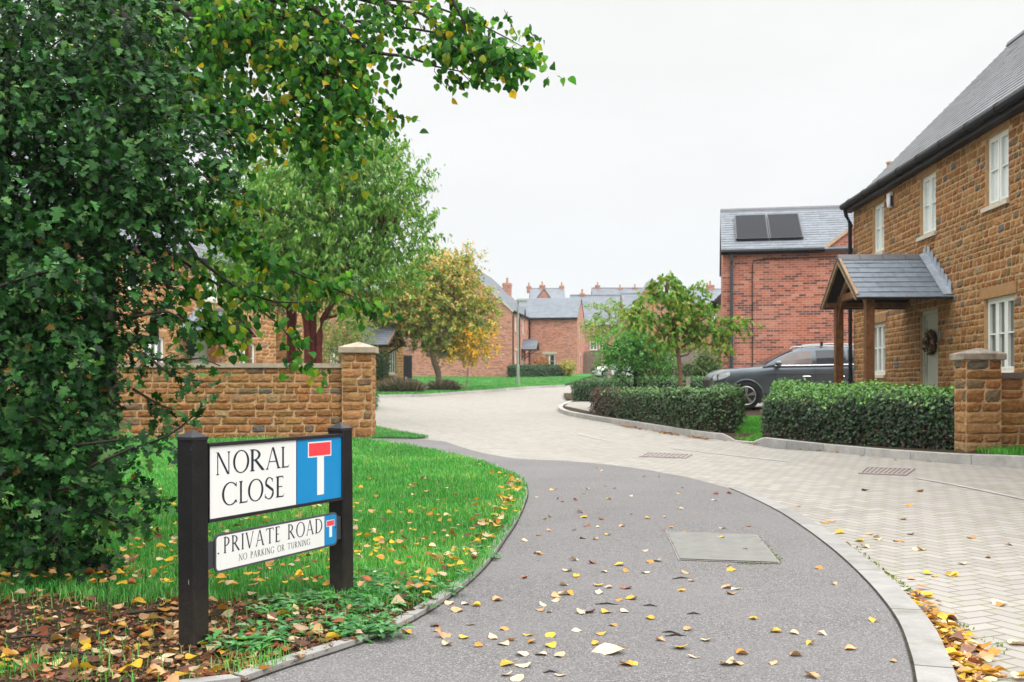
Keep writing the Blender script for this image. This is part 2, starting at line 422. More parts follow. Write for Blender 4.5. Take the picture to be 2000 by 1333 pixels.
def joint(name, line, w, dz, label):
    L = resample(line, 0.12); a = Acc(); rnd = random.Random(7); vs = []
    for i, p in enumerate(L):
        t = L[min(i+1, len(L)-1)]-L[max(i-1, 0)]; t = t[:2]/np.linalg.norm(t[:2]); k = w*rnd.uniform(.8, 1.1)
        for s in (-.3, 1.0): x, y = p[0]+t[1]*k*s, p[1]-t[0]*k*s; vs.append((x, y, zpath(x, y)+dz))
    a.add(vs, [(2*i, 2*i+1, 2*i+3, 2*i+2) for i in range(len(L)-1)]); structure(a.build(name, M_JOINT), label)
M_JOINT = plain('dirt_joint', (.035,.03,.024), .95, .1, var=.5, scale=12)
joint('kerb_joint', KERB_IN, .009, .0045, 'dark dirt filled joint between the tarmac and the kerb')
joint('edging_joint', EDGE[2:], .010, .0045, 'dark dirt line where the tarmac meets the lawn edging')
# lawn soil under the grass
LAWN = [tuple(p[:2]) for p in ED] + [tuple(p[:2]) for p in UL] + [(-9.0, UL[-1][1]), (-12, 14), (-12, 1.0), (-4.4, 1.0)]
def soil_z(X, Y): return g(Y)+0.012 + 0.02*math.sin(X*3.1+Y*1.7)*math.sin(Y*2.3-X*1.1)*(1 if Y < 6 else 0)
sheet('soil', LAWN, lambda X, Y: soil_z(X, Y), M_SOIL, 0.25, 'dark bare earth under the trees and the grass')
# paving slab cover in the footpath
cov = [at(*p)[:2] for p in [(1303,1042),(1475,1048),(1521,1103),(1328,1096)]]
def cover_fn(N):
    P = N.pos(); b = N.noise(P, 9.0, 6.0, 0.7); f = N.noise(P, 210.0, 3.0, 0.7)
    c = N.mix(N.rng(b, 0.3, 0.7), (0.135, 0.135, 0.127), (0.215, 0.213, 0.20)); c = N.mix(N.rng(f, 0.35, 0.65, 0, 0.5), c, (0.12, 0.12, 0.105))
    return dict(color=c, rough=0.85, normal=N.bump(f, 0.4, 0.004))
M_COVER = mat('cover_slab', cover_fn)
a = Acc(); cc = sum(cov)/4
t = [(p[0], p[1], 0.0145) for p in cov]; t2 = [tuple(cc+(np.array(p)-cc)*1.035)+(0.010,) for p in cov]
a.add(t, [(3,2,1,0)]); o = a.build('slab', M_COVER)
root = thing('inspection_cover', 'square grey concrete inspection cover set into the tarmac footpath with mossy edges', 'cover', (cc[0], cc[1], 0))
o.data.transform(__import__('mathutils').Matrix.Translation((-cc[0], -cc[1], 0))); o.parent = root
a = Acc(); a.add([(p[0]-cc[0], p[1]-cc[1], p[2]) for p in t2], [(3,2,1,0)]); a.build('frame', M_IRON, root)
YDROP = at(1452, 864)[1]
def zgarden(X, Y):
    drop = max(0.0, 1-abs(X/max(Y, .1)-0.226)/0.02)*(1-sst(0.1, 1.4, Y-YDROP))
    return zplot(X, Y)-0.10*min(1, drop*1.8)
# front gardens on the far side of the street
RK_PX = [(1112,789),(1092,799),(1100,809),(1150,820),(1250,836),(1340,851),(1400,859),(1470,866),(1580,879),(1700,891),(1860,906),(2000,916),(2200,938)]
RK = [at(*p) for p in RK_PX]
RKs = resample(RK, 0.3)
back = [(30.0, RKs[-1][1]), (30, 46), (at(1112,789)[0]+0.25, 46), (at(1112,789)[0]+0.05, 41.0)]
sheet('front_garden', [tuple(p[:2]) for p in offset_line(RKs, -0.10)] + back, zgarden, M_SOIL, 1.0, 'planted plots behind the kerb in front of the stone house')
def ktop(X, Y):
    return zgarden(X, Y)+0.012
def ktop_old(X, Y):
    # dropped at the drive between the two hedges
    p = 1000+F*X/Y; drop = max(0.0, 1-abs(p-1452)/38.0)
    return zplot(X, Y)+0.012 - 0.085*min(1, drop*1.6)
kerb('kerb', RK, 0.125, ktop, 0.25, 'raised concrete kerb in front of the clipped hedges', M_CONCPALE, side=-1)
# drive in front of the brick house, pale paving
drv = [at(1395,800)[:2], at(1490,812)[:2], (7.0,22.5), (14,24.0), (16,32.0), (5.6,32.2), (5.2,29.5)]
sheet('driveway', [tuple(p) for p in drv], lambda X, Y: zplot(X, Y)+0.012, M_PAVER, 1.0, 'pale block paved driveway under the parked grey car')
pv = [at(p, q)[:2] for p, q in [(1103,800),(1112,792),(1160,790),(1165,815)]]
sheet('pavement', [tuple(p) for p in pv], lambda X, Y: zplot(X, Y)+0.010, M_PAVER, 0, 'pale paved corner beside the low hedge')
# verge beside the pier and lawns before the far brick house
vg = [at(p, q)[:2] for p, q in [(722,857),(722,838),(735,836),(765,843),(800,850),(838,857),(800,858)]]
sheet('verge', [tuple(p) for p in vg], lambda X, Y: g(Y)+0.02, M_TURF, 0.3, 'small grass verge beside the stone gate pier')
fl_front = [at(*p) for p in [(700,779),(760,776.5),(830,775),(885,771),(940,767),(990,763),(1040,759),(1100,756)]]
far_lawn = [tuple(p[:2]) for p in resample(fl_front, 1.0)] + [(7.2, 88.0), (-9.0, 88.0), (-9.6, 55.0)]
sheet('lawn', far_lawn, lambda X, Y: g(Y)+0.10, M_TURF, 2.0, 'bright mown lawn before the far brick house')
kerb('kerb', fl_front, 0.15, lambda X, Y: g(Y)+0.115, 0.2, 'pale kerb along the far lawn', M_CONCPALE, side=1)
fp2 = resample(fl_front, 1.0)
# faint painted line, gully grates
def line_strip(name, p, q, w, label):
    a = Acc(); A = at(*p); B = at(*q); d = (B-A)[:2]; d /= np.linalg.norm(d); s = np.array((-d[1], d[0]))*w/2; K = 24; vs = []
    for k in range(K+1):
        c = A+(B-A)*k/K
        for sg in (-1, 1): x, y = c[:2]+s*sg; vs.append((x, y, zroad(x, y)+0.006))
    a.add(vs, [(2*k, 2*k+1, 2*k+3, 2*k+2) for k in range(K)]); structure(a.build(name, M_WHITE_LINE), label)
line_strip('road_marking', (1312,876), (1545,903), 0.07, 'thin worn white line across the paving')
line_strip('road_marking', (1128,848), (1190,862), 0.07, 'short worn white line on the paving further up the street')
line_strip('road_marking', (1790,935), (2010,972), 0.06, 'thin worn white line beside the drain')
def gully(pp, label):
    P = [at(*p, zf=zroad) for p in pp]; c = sum(P)/4; root = thing('drain_grate', label, 'drain', tuple(c))
    a = Acc(); z = 0.006
    u = lambda s, t: tuple((P[0]*(1-s)*(1-t)+P[1]*s*(1-t)+P[2]*s*t+P[3]*(1-s)*t - c)[:2])
    def cell(s0, s1, t0, t1, h): 
        q = [u(s0,t0), u(s1,t0), u(s1,t1), u(s0,t1)]; a.hexa([(*p, 0.001) for p in q]+[(*p, h) for p in q])
    cell(0,1,0,0.08,z+.006); cell(0,1,0.92,1,z+.006); cell(0,.06,.08,.92,z+.006); cell(.94,1,.08,.92,z+.006)
    for k in range(9): s0 = .09+k*.093; cell(s0, s0+.05, .08, .92, z+.004)
    a.build('grate', M_IRON, root)
    a = Acc(); a.add([(*u(.05,.07), .003), (*u(.95,.07), .003), (*u(.95,.93), .003), (*u(.05,.93), .003)], [(0,1,2,3)]); a.build('pit', plain('drain_pit', (0.18,0.16,0.145), 0.9), root)
gully([(1676,926),(1770,930),(1788,917),(1690,914)], 'rust brown iron drain grate in the paving below the right-hand kerb')
gully([(1248,893),(1340,896),(1352,889),(1262,885)], 'grey brown drain cover in the paving, level with the middle hedge')
# ------------------------------------------------------------------ built materials
def stone_fn(N):
    o = N.obj(); a = N.attr()
    n1 = N.noise(o, 19.0, 7.0, 0.75); n2 = N.noise(o, 75.0, 4.0, 0.7); n3 = N.noise(o, 4.5, 5.0, 0.7)
    c = N.mix(1.0, a, N.mix(N.rng(n1, 0.25, 0.75), (0.34, 0.29, 0.25), (1.55, 1.5, 1.42)), 'MULTIPLY')
    c = N.mix(N.rng(n2, 0.4, 0.75, 0.0, 0.45), c, N.mix(1.0, a, (0.42, 0.37, 0.32), 'MULTIPLY'))
    c = N.mix(N.rng(n3, 0.56, 0.68, 0, 0.6), c, (0.19, 0.165, 0.125)); c = N.mix(N.rng(n3, 0.30, 0.42, 0.45, 0.0), c, (0.50, 0.29, 0.11))
    return dict(color=c, rough=0.9, spec=0.2, normal=N.bump(N.m('ADD', n1, N.m('MULTIPLY', n2, 0.5)), 1.0, 0.035))
M_STONE = mat('ironstone', stone_fn)
M_MORTAR = plain('lime_mortar', (0.47, 0.31, 0.17), 0.95, 0.1, var=0.18, scale=8, bump=0.5, bscale=90)
M_CAP = plain('cast_stone', (0.33, 0.275, 0.205), 0.85, 0.25, var=0.25, scale=5, bump=0.3, bscale=120)
M_DRESSED = plain('dressed_stone', (0.31, 0.175, 0.08), 0.88, 0.2, var=0.2, scale=7, bump=0.4, bscale=60)
M_SILL = plain('pale_stone_sill', (0.52, 0.46, 0.37), 0.85, 0.2, var=0.12, scale=6)
def slate_fn(N):
    o = N.obj(); a = N.attr(); n = N.noise(o, 9.0, 5.0, 0.65); f = N.noise(o, 60.0, 3.0, 0.6)
    c = N.mix(1.0, a, N.mix(N.rng(n, 0.3, 0.7), (0.8, 0.8, 0.82), (1.2, 1.2, 1.2)), 'MULTIPLY')
    return dict(color=c, rough=0.62, spec=0.3, normal=N.bump(f, 0.25, 0.006))
M_SLATE = mat('roof_slate', slate_fn)
M_RIDGE = plain('ridge_tile', (0.10, 0.105, 0.115), 0.6, 0.4, var=0.2, scale=4)
M_LEAD = plain('lead_flashing', (0.30, 0.335, 0.38), 0.5, 0.5, 0.2, var=0.2, scale=8)
M_GUTTER = plain('black_gutter', (0.007, 0.0075, 0.010), 0.5, 0.2, var=0.1)
M_DPIPE = plain('grey_downpipe', (0.05, 0.057, 0.07), 0.45, 0.4, var=0.1)
M_OAK = plain('oak_timber', (0.155, 0.062, 0.022), 0.65, 0.3, var=0.45, scale=9, bump=0.3, bscale=40)
M_OAKPALE = plain('weathered_oak', (0.30, 0.185, 0.10), 0.75, 0.25, var=0.3, scale=10)
M_FRAME = plain('window_paint', (0.72, 0.735, 0.69), 0.45, 0.4, var=0.04)
M_DOOR = plain('sage_door_paint', (0.42, 0.43, 0.36), 0.45, 0.4, var=0.05)
M_WHITEDOOR = plain('white_door_paint', (0.7, 0.7, 0.68), 0.45, 0.4, var=0.04)
M_NAVYGATE = plain('dark_blue_gate_paint', (0.02, 0.03, 0.05), 0.5, 0.4, var=0.1)
M_GLASS = plain('window_glass', (0.035, 0.045, 0.04), 0.04, 0.9, var=0.2, scale=2, coat=1.0)
M_SKYGLASS = plain('sky_tinted_glass', (0.64, 0.70, 0.72), 0.05, 0.8, var=0.06, scale=1.5, coat=1.0)  # upper panes: pale sky reflection put into the base colour
M_STEEL = plain('brushed_steel', (0.45, 0.45, 0.45), 0.35, 0.5, 0.9, var=0.1)
M_WOODFENCE = plain('weathered_fence_wood', (0.30, 0.26, 0.22), 0.85, 0.2, var=0.3, scale=9)
M_PIPEBLACK = plain('black_plastic', (0.015, 0.015, 0.017), 0.45, 0.4)
M_POT = plain('chimney_pot_clay', (0.42, 0.24, 0.13), 0.85, 0.2, var=0.2)
def brick_mat(name, reds, dark, mortar, darkness=0.5):
    def fn(N):
        uv = N.sep(N.uv()); P = N.obj()
        r = N.m('DIVIDE', uv[1], 0.075); row = N.m('FLOOR', r); fr = N.m('SUBTRACT', r, row)
        c = N.m('ADD', N.m('DIVIDE', uv[0], 0.225), N.m('MULTIPLY', N.m('FLOORED_MODULO', row, 2.0), 0.5)); cl = N.m('FLOOR', c); fc = N.m('SUBTRACT', c, cl)
        w = N.white(N.comb(cl, row, 3.0)); w2 = N.white(N.comb(cl, row, 9.0))
        col = N.ramp(w[0], [(0.0, reds[0]), (0.5, reds[1]), (1.0, reds[2])])
        clus = N.noise(N.comb(N.m('MULTIPLY', cl, 0.16), N.m('MULTIPLY', row, 0.55), 0.0), 1.0, 3.0, 0.6)
        dk = N.m('MULTIPLY', N.rng(clus, 0.49, 0.56), N.m('LESS_THAN', w2[0], darkness))
        dk = N.m('MAXIMUM', dk, N.m('LESS_THAN', w2[0], 0.05))
        col = N.mix(N.m('MULTIPLY', dk, 0.8), col, dark)
        pale = N.m('GREATER_THAN', w2[0], 0.95); col = N.mix(N.m('MULTIPLY', pale, 0.4), col, (0.60, 0.38, 0.28))
        col = N.mix(N.rng(N.noise(P, 20.0, 4.0, 0.7), 0.35, 0.7, 0.0, 0.3), col, N.mix(1.0, col, (0.6, 0.55, 0.55), 'MULTIPLY'))
        col = N.mix(N.rng(N.noise(P, 0.5, 3.0, 0.6), 0.4, 0.7, 0.0, 0.2), col, mortar)
        e = N.m('MINIMUM', N.m('MINIMUM', fr, N.m('SUBTRACT', 1.0, fr)), N.m('MULTIPLY', N.m('MINIMUM', fc, N.m('SUBTRACT', 1.0, fc)), 3.0))
        mo = N.m('LESS_THAN', e, 0.075)
        return dict(color=N.mix(mo, col, mortar), rough=0.9, spec=0.2, normal=N.bump(N.m('MINIMUM', e, 0.15), 0.5, 0.02))
    return mat(name, fn)
M_BRICK = brick_mat('red_brick', ((0.37, 0.105, 0.062), (0.46, 0.145, 0.088), (0.53, 0.21, 0.14)), (0.075, 0.042, 0.05), (0.52, 0.35, 0.28), 0.7)
M_BRICKFAR = brick_mat('pale_red_brick', ((0.40, 0.135, 0.085), (0.50, 0.19, 0.12), (0.58, 0.25, 0.17)), (0.15, 0.08, 0.08), (0.52, 0.36, 0.29), 0.55)
STONES = [((0.44,0.225,0.085),6), ((0.38,0.185,0.065),6), ((0.50,0.275,0.115),4), ((0.33,0.155,0.055),2.5), ((0.42,0.235,0.10),3), ((0.25,0.17,0.10),1.2), ((0.19,0.17,0.14),0.7), ((0.45,0.31,0.165),1.0)]
STONE_DIM = 0.86
def stone_col(rnd):
    t = rnd.uniform(0, sum(w for _, w in STONES))
    for c, w in STONES:
        t -= w
        if t <= 0: break
    k = rnd.uniform(0.88, 1.1)*STONE_DIM
    return np.array([x*k*rnd.uniform(0.94, 1.06) for x in c])
def stone_block(a, Fr, a0, a1, b0, b1, rnd, proud=0.018, nx=4, ny=3, rough=1.0):
    """a rock-faced block: pillowed front with its own lumps"""
    c = stone_col(rnd); j = 0.006
    vs = []; cs = []
    tx, ty = rnd.uniform(-.5, .5), rnd.uniform(-.5, .5)
    for q in range(ny+1):
        for p in range(nx+1):
            s, t = p/nx, q/ny; edge = p in (0, nx) or q in (0, ny)
            x = a0+(a1-a0)*s; y = b0+(b1-b0)*t
            if edge: x += rnd.uniform(-j, j); y += rnd.uniform(-j, j); d = rnd.uniform(-0.004, 0.003)
            else: d = proud*(0.6+0.5*rnd.random()+tx*(s-.5)+ty*(t-.5))*rough; x += rnd.uniform(-1, 1)*(a1-a0)/nx*0.22; y += rnd.uniform(-1, 1)*(b1-b0)/ny*0.22
            vs.append(Fr(x, y, d)); cs.append(c*rnd.uniform(0.88, 1.1))
    fs = [(q*(nx+1)+p, q*(nx+1)+p+1, (q+1)*(nx+1)+p+1, (q+1)*(nx+1)+p) for q in range(ny) for p in range(nx)]
    a.add(vs, fs, cs)
def stone_face(a, Fr, L, H, openings=(), seed=1, hs=(0.10, 0.19), ls=(0.16, 0.46), top=None, b_start=0.0, proud=0.018, nx=4, ny=3, x0=0.0):
    """coursed ironstone over a wall face; openings = (a0, a1, b0, b1)"""
    rnd = random.Random(seed); b = b_start; joint = 0.012
    while b < H-0.03:
        h = rnd.uniform(*hs)
        if b+h > H-0.06: h = H-b
        if h < 0.04: break
        iv = [(x0, L)]
        for (o0, o1, p0, p1) in openings:
            if b+h > p0+0.01 and b < p1-0.01:
                nv = []
                for s, e in iv:
                    if o0 > s: nv.append((s, min(e, o0)))
                    if o1 < e: nv.append((max(s, o1), e))
                iv = [(s, e) for s, e in nv if e-s > 0.02]
        for s, e in iv:
            x = s
            while x < e-0.01:
                l = rnd.uniform(*ls)*(0.8 if h < 0.12 else 1.1)
                if x+l > e-0.10: l = e-x
                if top is None or (b+h*0.8 < min(top(x), top(x+l))):
                    b1 = b+h
                    stone_block(a, Fr, x+joint/2, x+l-joint/2, b+joint/2, b1-joint/2, rnd, proud, nx, ny)
                x += l
        b += h
def wall_panel(a, Fr, L, H, openings=(), reveal=0.11, x0=0.0, b0=-0.4):
    """flat wall with real holes and reveals, uv in metres"""
    xs = sorted({x0, L} | {o[0] for o in openings} | {o[1] for o in openings})
    zs = sorted({b0, H} | {o[2] for o in openings} | {o[3] for o in openings})
    for i in range(len(xs)-1):
        for j in range(len(zs)-1):
            mx, mz = (xs[i]+xs[i+1])/2, (zs[j]+zs[j+1])/2
            if any(o[0] < mx < o[1] and o[2] < mz < o[3] for o in openings): continue
            q = [(xs[i],zs[j]),(xs[i+1],zs[j]),(xs[i+1],zs[j+1]),(xs[i],zs[j+1])]
            a.add([Fr(*p) for p in q], [(0,1,2,3)], uv=q)
    for (o0, o1, p0, p1) in openings:
        for (s, e) in (((o0,p0),(o0,p1)), ((o0,p1),(o1,p1)), ((o1,p1),(o1,p0)), ((o1,p0),(o0,p0))):
            a.add([Fr(*s), Fr(*e), Fr(*e, -reveal), Fr(*s, -reveal)], [(0,1,2,3)], uv=[s, e, (e[0]+.1,e[1]), (s[0]+.1,s[1])])
def gable_panel(a, Fr, L, H, apex, mid=None):
    mid = L/2 if mid is None else mid
    q = [(0,H),(L,H),(mid,apex)]; a.add([Fr(*p) for p in q], [(0,1,2)], uv=q)
def slates(a, Fr3, L, S, sw=0.27, ex=0.2, seed=3, base=(0.125,0.137,0.155), clip=None):
    """Fr3(u, s, h): along the eave, up the slope, off the plane"""
    rnd = random.Random(seed); k = 0; s = 0.0
    while s < S-0.02:
        e = min(ex, S-s); u = -(k % 2)*sw/2
        while u < L:
            u0, u1 = max(0, u)+0.002, min(L, u+sw)-0.002
            if u1-u0 > 0.02 and (clip is None or clip((u0+u1)/2, s+e/2)):
                c = np.array(base)*rnd.uniform(0.88, 1.13); h = 0.014+rnd.uniform(-.002, .003)
                v = [Fr3(u0,s,h),Fr3(u1,s,h),Fr3(u1,s+e+0.002,0.003),Fr3(u0,s+e+0.002,0.003),Fr3(u0,s,0.0),Fr3(u1,s,0.0)]
                a.add(v, [(0,1,2,3),(4,5,1,0)], c)
            u += sw
        s += ex; k += 1
def window(parent, Fr, a0, a1, b0, b1, lights=2, glass=None, bar=True, sill=True, lintel=None, cset=-0.09, fmat=None):
    """casement window in an opening of a wall frame; becomes part 'window' with frame sub-parts"""
    fmat = fmat or M_FRAME; w = Acc(); t = 0.055; c0, c1 = cset-0.03, cset+0.03
    w.fbox(Fr, a0, a1, b0, b0+t, c0, c1); w.fbox(Fr, a0, a1, b1-t, b1, c0, c1)
    w.fbox(Fr, a0, a0+t, b0+t, b1-t, c0, c1); w.fbox(Fr, a1-t, a1, b0+t, b1-t, c0, c1)
    lw = (a1-a0-2*t)/lights
    for i in range(1, lights): x = a0+t+i*lw; w.fbox(Fr, x-0.028, x+0.028, b0+t, b1-t, c0, c1)
    for i in range(lights):   # inner sashes and a glazing bar
        x0, x1 = a0+t+i*lw+(0.028 if i else 0), a0+t+(i+1)*lw-(0.028 if i < lights-1 else 0); s = 0.032; y0, y1 = b0+t, b1-t
        for q in ((x0,x1,y0,y0+s),(x0,x1,y1-s,y1),(x0,x0+s,y0+s,y1-s),(x1-s,x1,y0+s,y1-s)): w.fbox(Fr, *q, c0-0.005, c1+0.012)
        if bar: ym = y0+(y1-y0)*0.52; w.fbox(Fr, x0+s, x1-s, ym-0.011, ym+0.011, c0, c1+0.004)
    o = w.build('window', fmat, parent)
    p = Acc(); p.fbox(Fr, a0+t, a1-t, b0+t, b1-t, cset-0.012, cset-0.004); p.build('pane', glass or M_GLASS, o)
    if sill:
        s = Acc(); s.fbox(Fr, a0-0.06, a1+0.06, b0-0.07, b0-0.002, -0.10, 0.055); s.build('sill', sill if sill is not True else M_SILL, o)
    if lintel:
        s = Acc(); s.fbox(Fr, a0-0.13, a1+0.13, b1+0.002, b1+0.185, -0.08, 0.028); s.build('lintel', lintel, o)
    return o
def gutter(a, p, q, r=0.065):
    p = np.array(p, float); q = np.array(q, float); d = (q-p)/np.linalg.norm(q-p)
    a.tube([p, q], r, 10)
    L = np.linalg.norm(q-p); k = 0.6
    while k < L: a.tube([p+d*(k-0.035), p+d*(k+0.035)], r*1.13, 10); k += 1.15
def house_root(name, label, cat, o, rz): return thing(name, label, cat, o, rz)
def roof_gabled(parent, L, D, eave, rise, over=0.22, verge=0.06, name='roof', sw=0.27, ex=0.2, base=(0.125,0.137,0.155), back=True, x0=0.0, y0=0.0, seed=3, clip=None, thick=0.10):
    """ridge along x; front eave at y=0"""
    th = math.atan2(rise, D/2); S = (D/2)/math.cos(th)+over; ct, st_ = math.cos(th), math.sin(th); a = Acc()
    for side in (0, 1) if back else (0,):
        sg = 1 if side == 0 else -1; yb = y0-over*ct if side == 0 else y0+D+over*ct
        zb = eave-over*st_
        def Fr3(u, s, h, sg=sg, yb=yb, zb=zb): return (x0-verge+u if sg > 0 else x0+L+verge-u, yb+sg*(s*ct-h*st_), zb+s*st_+h*ct)
        LL = L+2*verge
        c = clip if side == 0 else None
        if c is None: a.hexa([Fr3(0,0,-thick),Fr3(LL,0,-thick),Fr3(LL,S,-thick),Fr3(0,S,-thick),Fr3(0,0,0),Fr3(LL,0,0),Fr3(LL,S,0),Fr3(0,S,0)], (0.09,0.09,0.1))
        else:
            k = c.__defaults__[0]
            a.hexa([Fr3(0,0,-thick),Fr3(k,0,-thick),Fr3(k,S,-thick),Fr3(0,S,-thick),Fr3(0,0,0),Fr3(k,0,0),Fr3(k,S,0),Fr3(0,S,0)], (0.09,0.09,0.1))
        slates(a, Fr3, LL, S, sw, ex, seed+side, base, c)
    o = a.build(name, M_SLATE, parent)
    r = Acc(); x = x0-verge
    while x < x0+L+verge-0.05:
        x1 = min(x+0.45, x0+L+verge)-0.006
        z = eave+rise+0.012; h = 0.02
        r.loft([[(xx, y0+D/2-0.14, z-0.10), (xx, y0+D/2-0.09, z-0.02+h), (xx, y0+D/2, z+0.05+h), (xx, y0+D/2+0.09, z-0.02+h), (xx, y0+D/2+0.14, z-0.10)] for xx in (x, x1)])
        x += 0.45
    r.build('ridge', M_RIDGE, o)
    return o
def chimney(parent, x, y, z0, z1, w=0.5, d=0.5, m=None, pots=1):
    a = Acc(); m = m or M_BRICK
    Fa = [frame((x-w/2,y-d/2,0),(1,0,0),(0,-1,0)), frame((x+w/2,y-d/2,0),(0,1,0),(1,0,0)), frame((x+w/2,y+d/2,0),(-1,0,0),(0,1,0)), frame((x-w/2,y+d/2,0),(0,-1,0),(-1,0,0))]
    for i, f in enumerate(Fa):
        l = w if i % 2 == 0 else d; q = [(0,z0),(l,z0),(l,z1),(0,z1)]; a.add([f(*p) for p in q], [(0,1,2,3)], uv=q)
    a.box(x-w/2-.05, x+w/2+.05, y-d/2-.05, y+d/2+.05, z1-0.22, z1-0.10); a.box(x-w/2-.02, x+w/2+.02, y-d/2-.02, y+d/2+.02, z1-0.10+.002, z1)
    o = a.build('chimney', m, parent)
    for k in range(pots):
        p = Acc(); px = x+(k-(pots-1)/2)*0.28
        p.tube([(px,y,z1),(px,y,z1+.05),(px,y,z1+.38),(px,y,z1+.42),(px,y,z1+.48)], [.13,.12,.095,.125,.12], 10); p.build('chimney_pot', M_POT, o)
    return o

# ------------------------------------------------------------------ the street name sign
def post_fn(N):
    o = N.obj(); z = N.sep(o)[2]; n = N.noise(o, 18.0, 5.0, .65); c = N.mix(N.rng(n, .3, .7), (.0035,.0035,.004), (.010,.0095,.010))
    dirt = N.m('MULTIPLY', N.rng(z, .32, .0), N.rng(N.noise(o, 30.0, 4.0, .7), .3, .7, .2, .9)); c = N.mix(dirt, c, (.045,.036,.028))
    sc = N.noise(N.comb(N.m('MULTIPLY', N.sep(o)[0], 90.0), N.m('MULTIPLY', N.sep(o)[1], 90.0), N.m('MULTIPLY', z, 14.0)), 1.0, 2.0); c = N.mix(N.rng(sc, .745, .77), c, (.35,.35,.36))
    return dict(color=c, rough=.6, spec=.25, normal=N.bump(N.noise(o, 120.0, 4.0, .6), .3, .01))
M_POST = mat('black_recycled_post', post_fn)
M_SIGNBLACK = plain('sign_black', (0.010, 0.010, 0.014), 0.45, 0.4, var=0.1)
def white_fn(N):
    o = N.obj(); p = N.sep(o); st = N.noise(N.comb(N.m('MULTIPLY', p[0], 40.0), N.m('MULTIPLY', p[1], 40.0), N.m('MULTIPLY', p[2], 3.0)), 1.0, 4.0, .6); bl = N.noise(o, 9.0, 5.0, .6)
    c = N.mix(N.rng(st, .5, .75, 0, .16), (.66,.66,.655), (.45,.46,.41)); c = N.mix(N.rng(bl, .55, .75, 0, .13), c, (.55,.55,.50))
    return dict(color=c, rough=.35, spec=.4)
M_SIGNWHITE = mat('sign_white', white_fn)
M_SIGNBLUE = plain('sign_blue', (0.0, 0.20, 0.46), 0.35, 0.4, var=0.03)
M_SIGNRED = plain('sign_red', (0.78, 0.045, 0.06), 0.35, 0.4, var=0.03)
M_LETTER = plain('sign_lettering', (0.008, 0.016, 0.028), 0.4, 0.4, var=0.05)
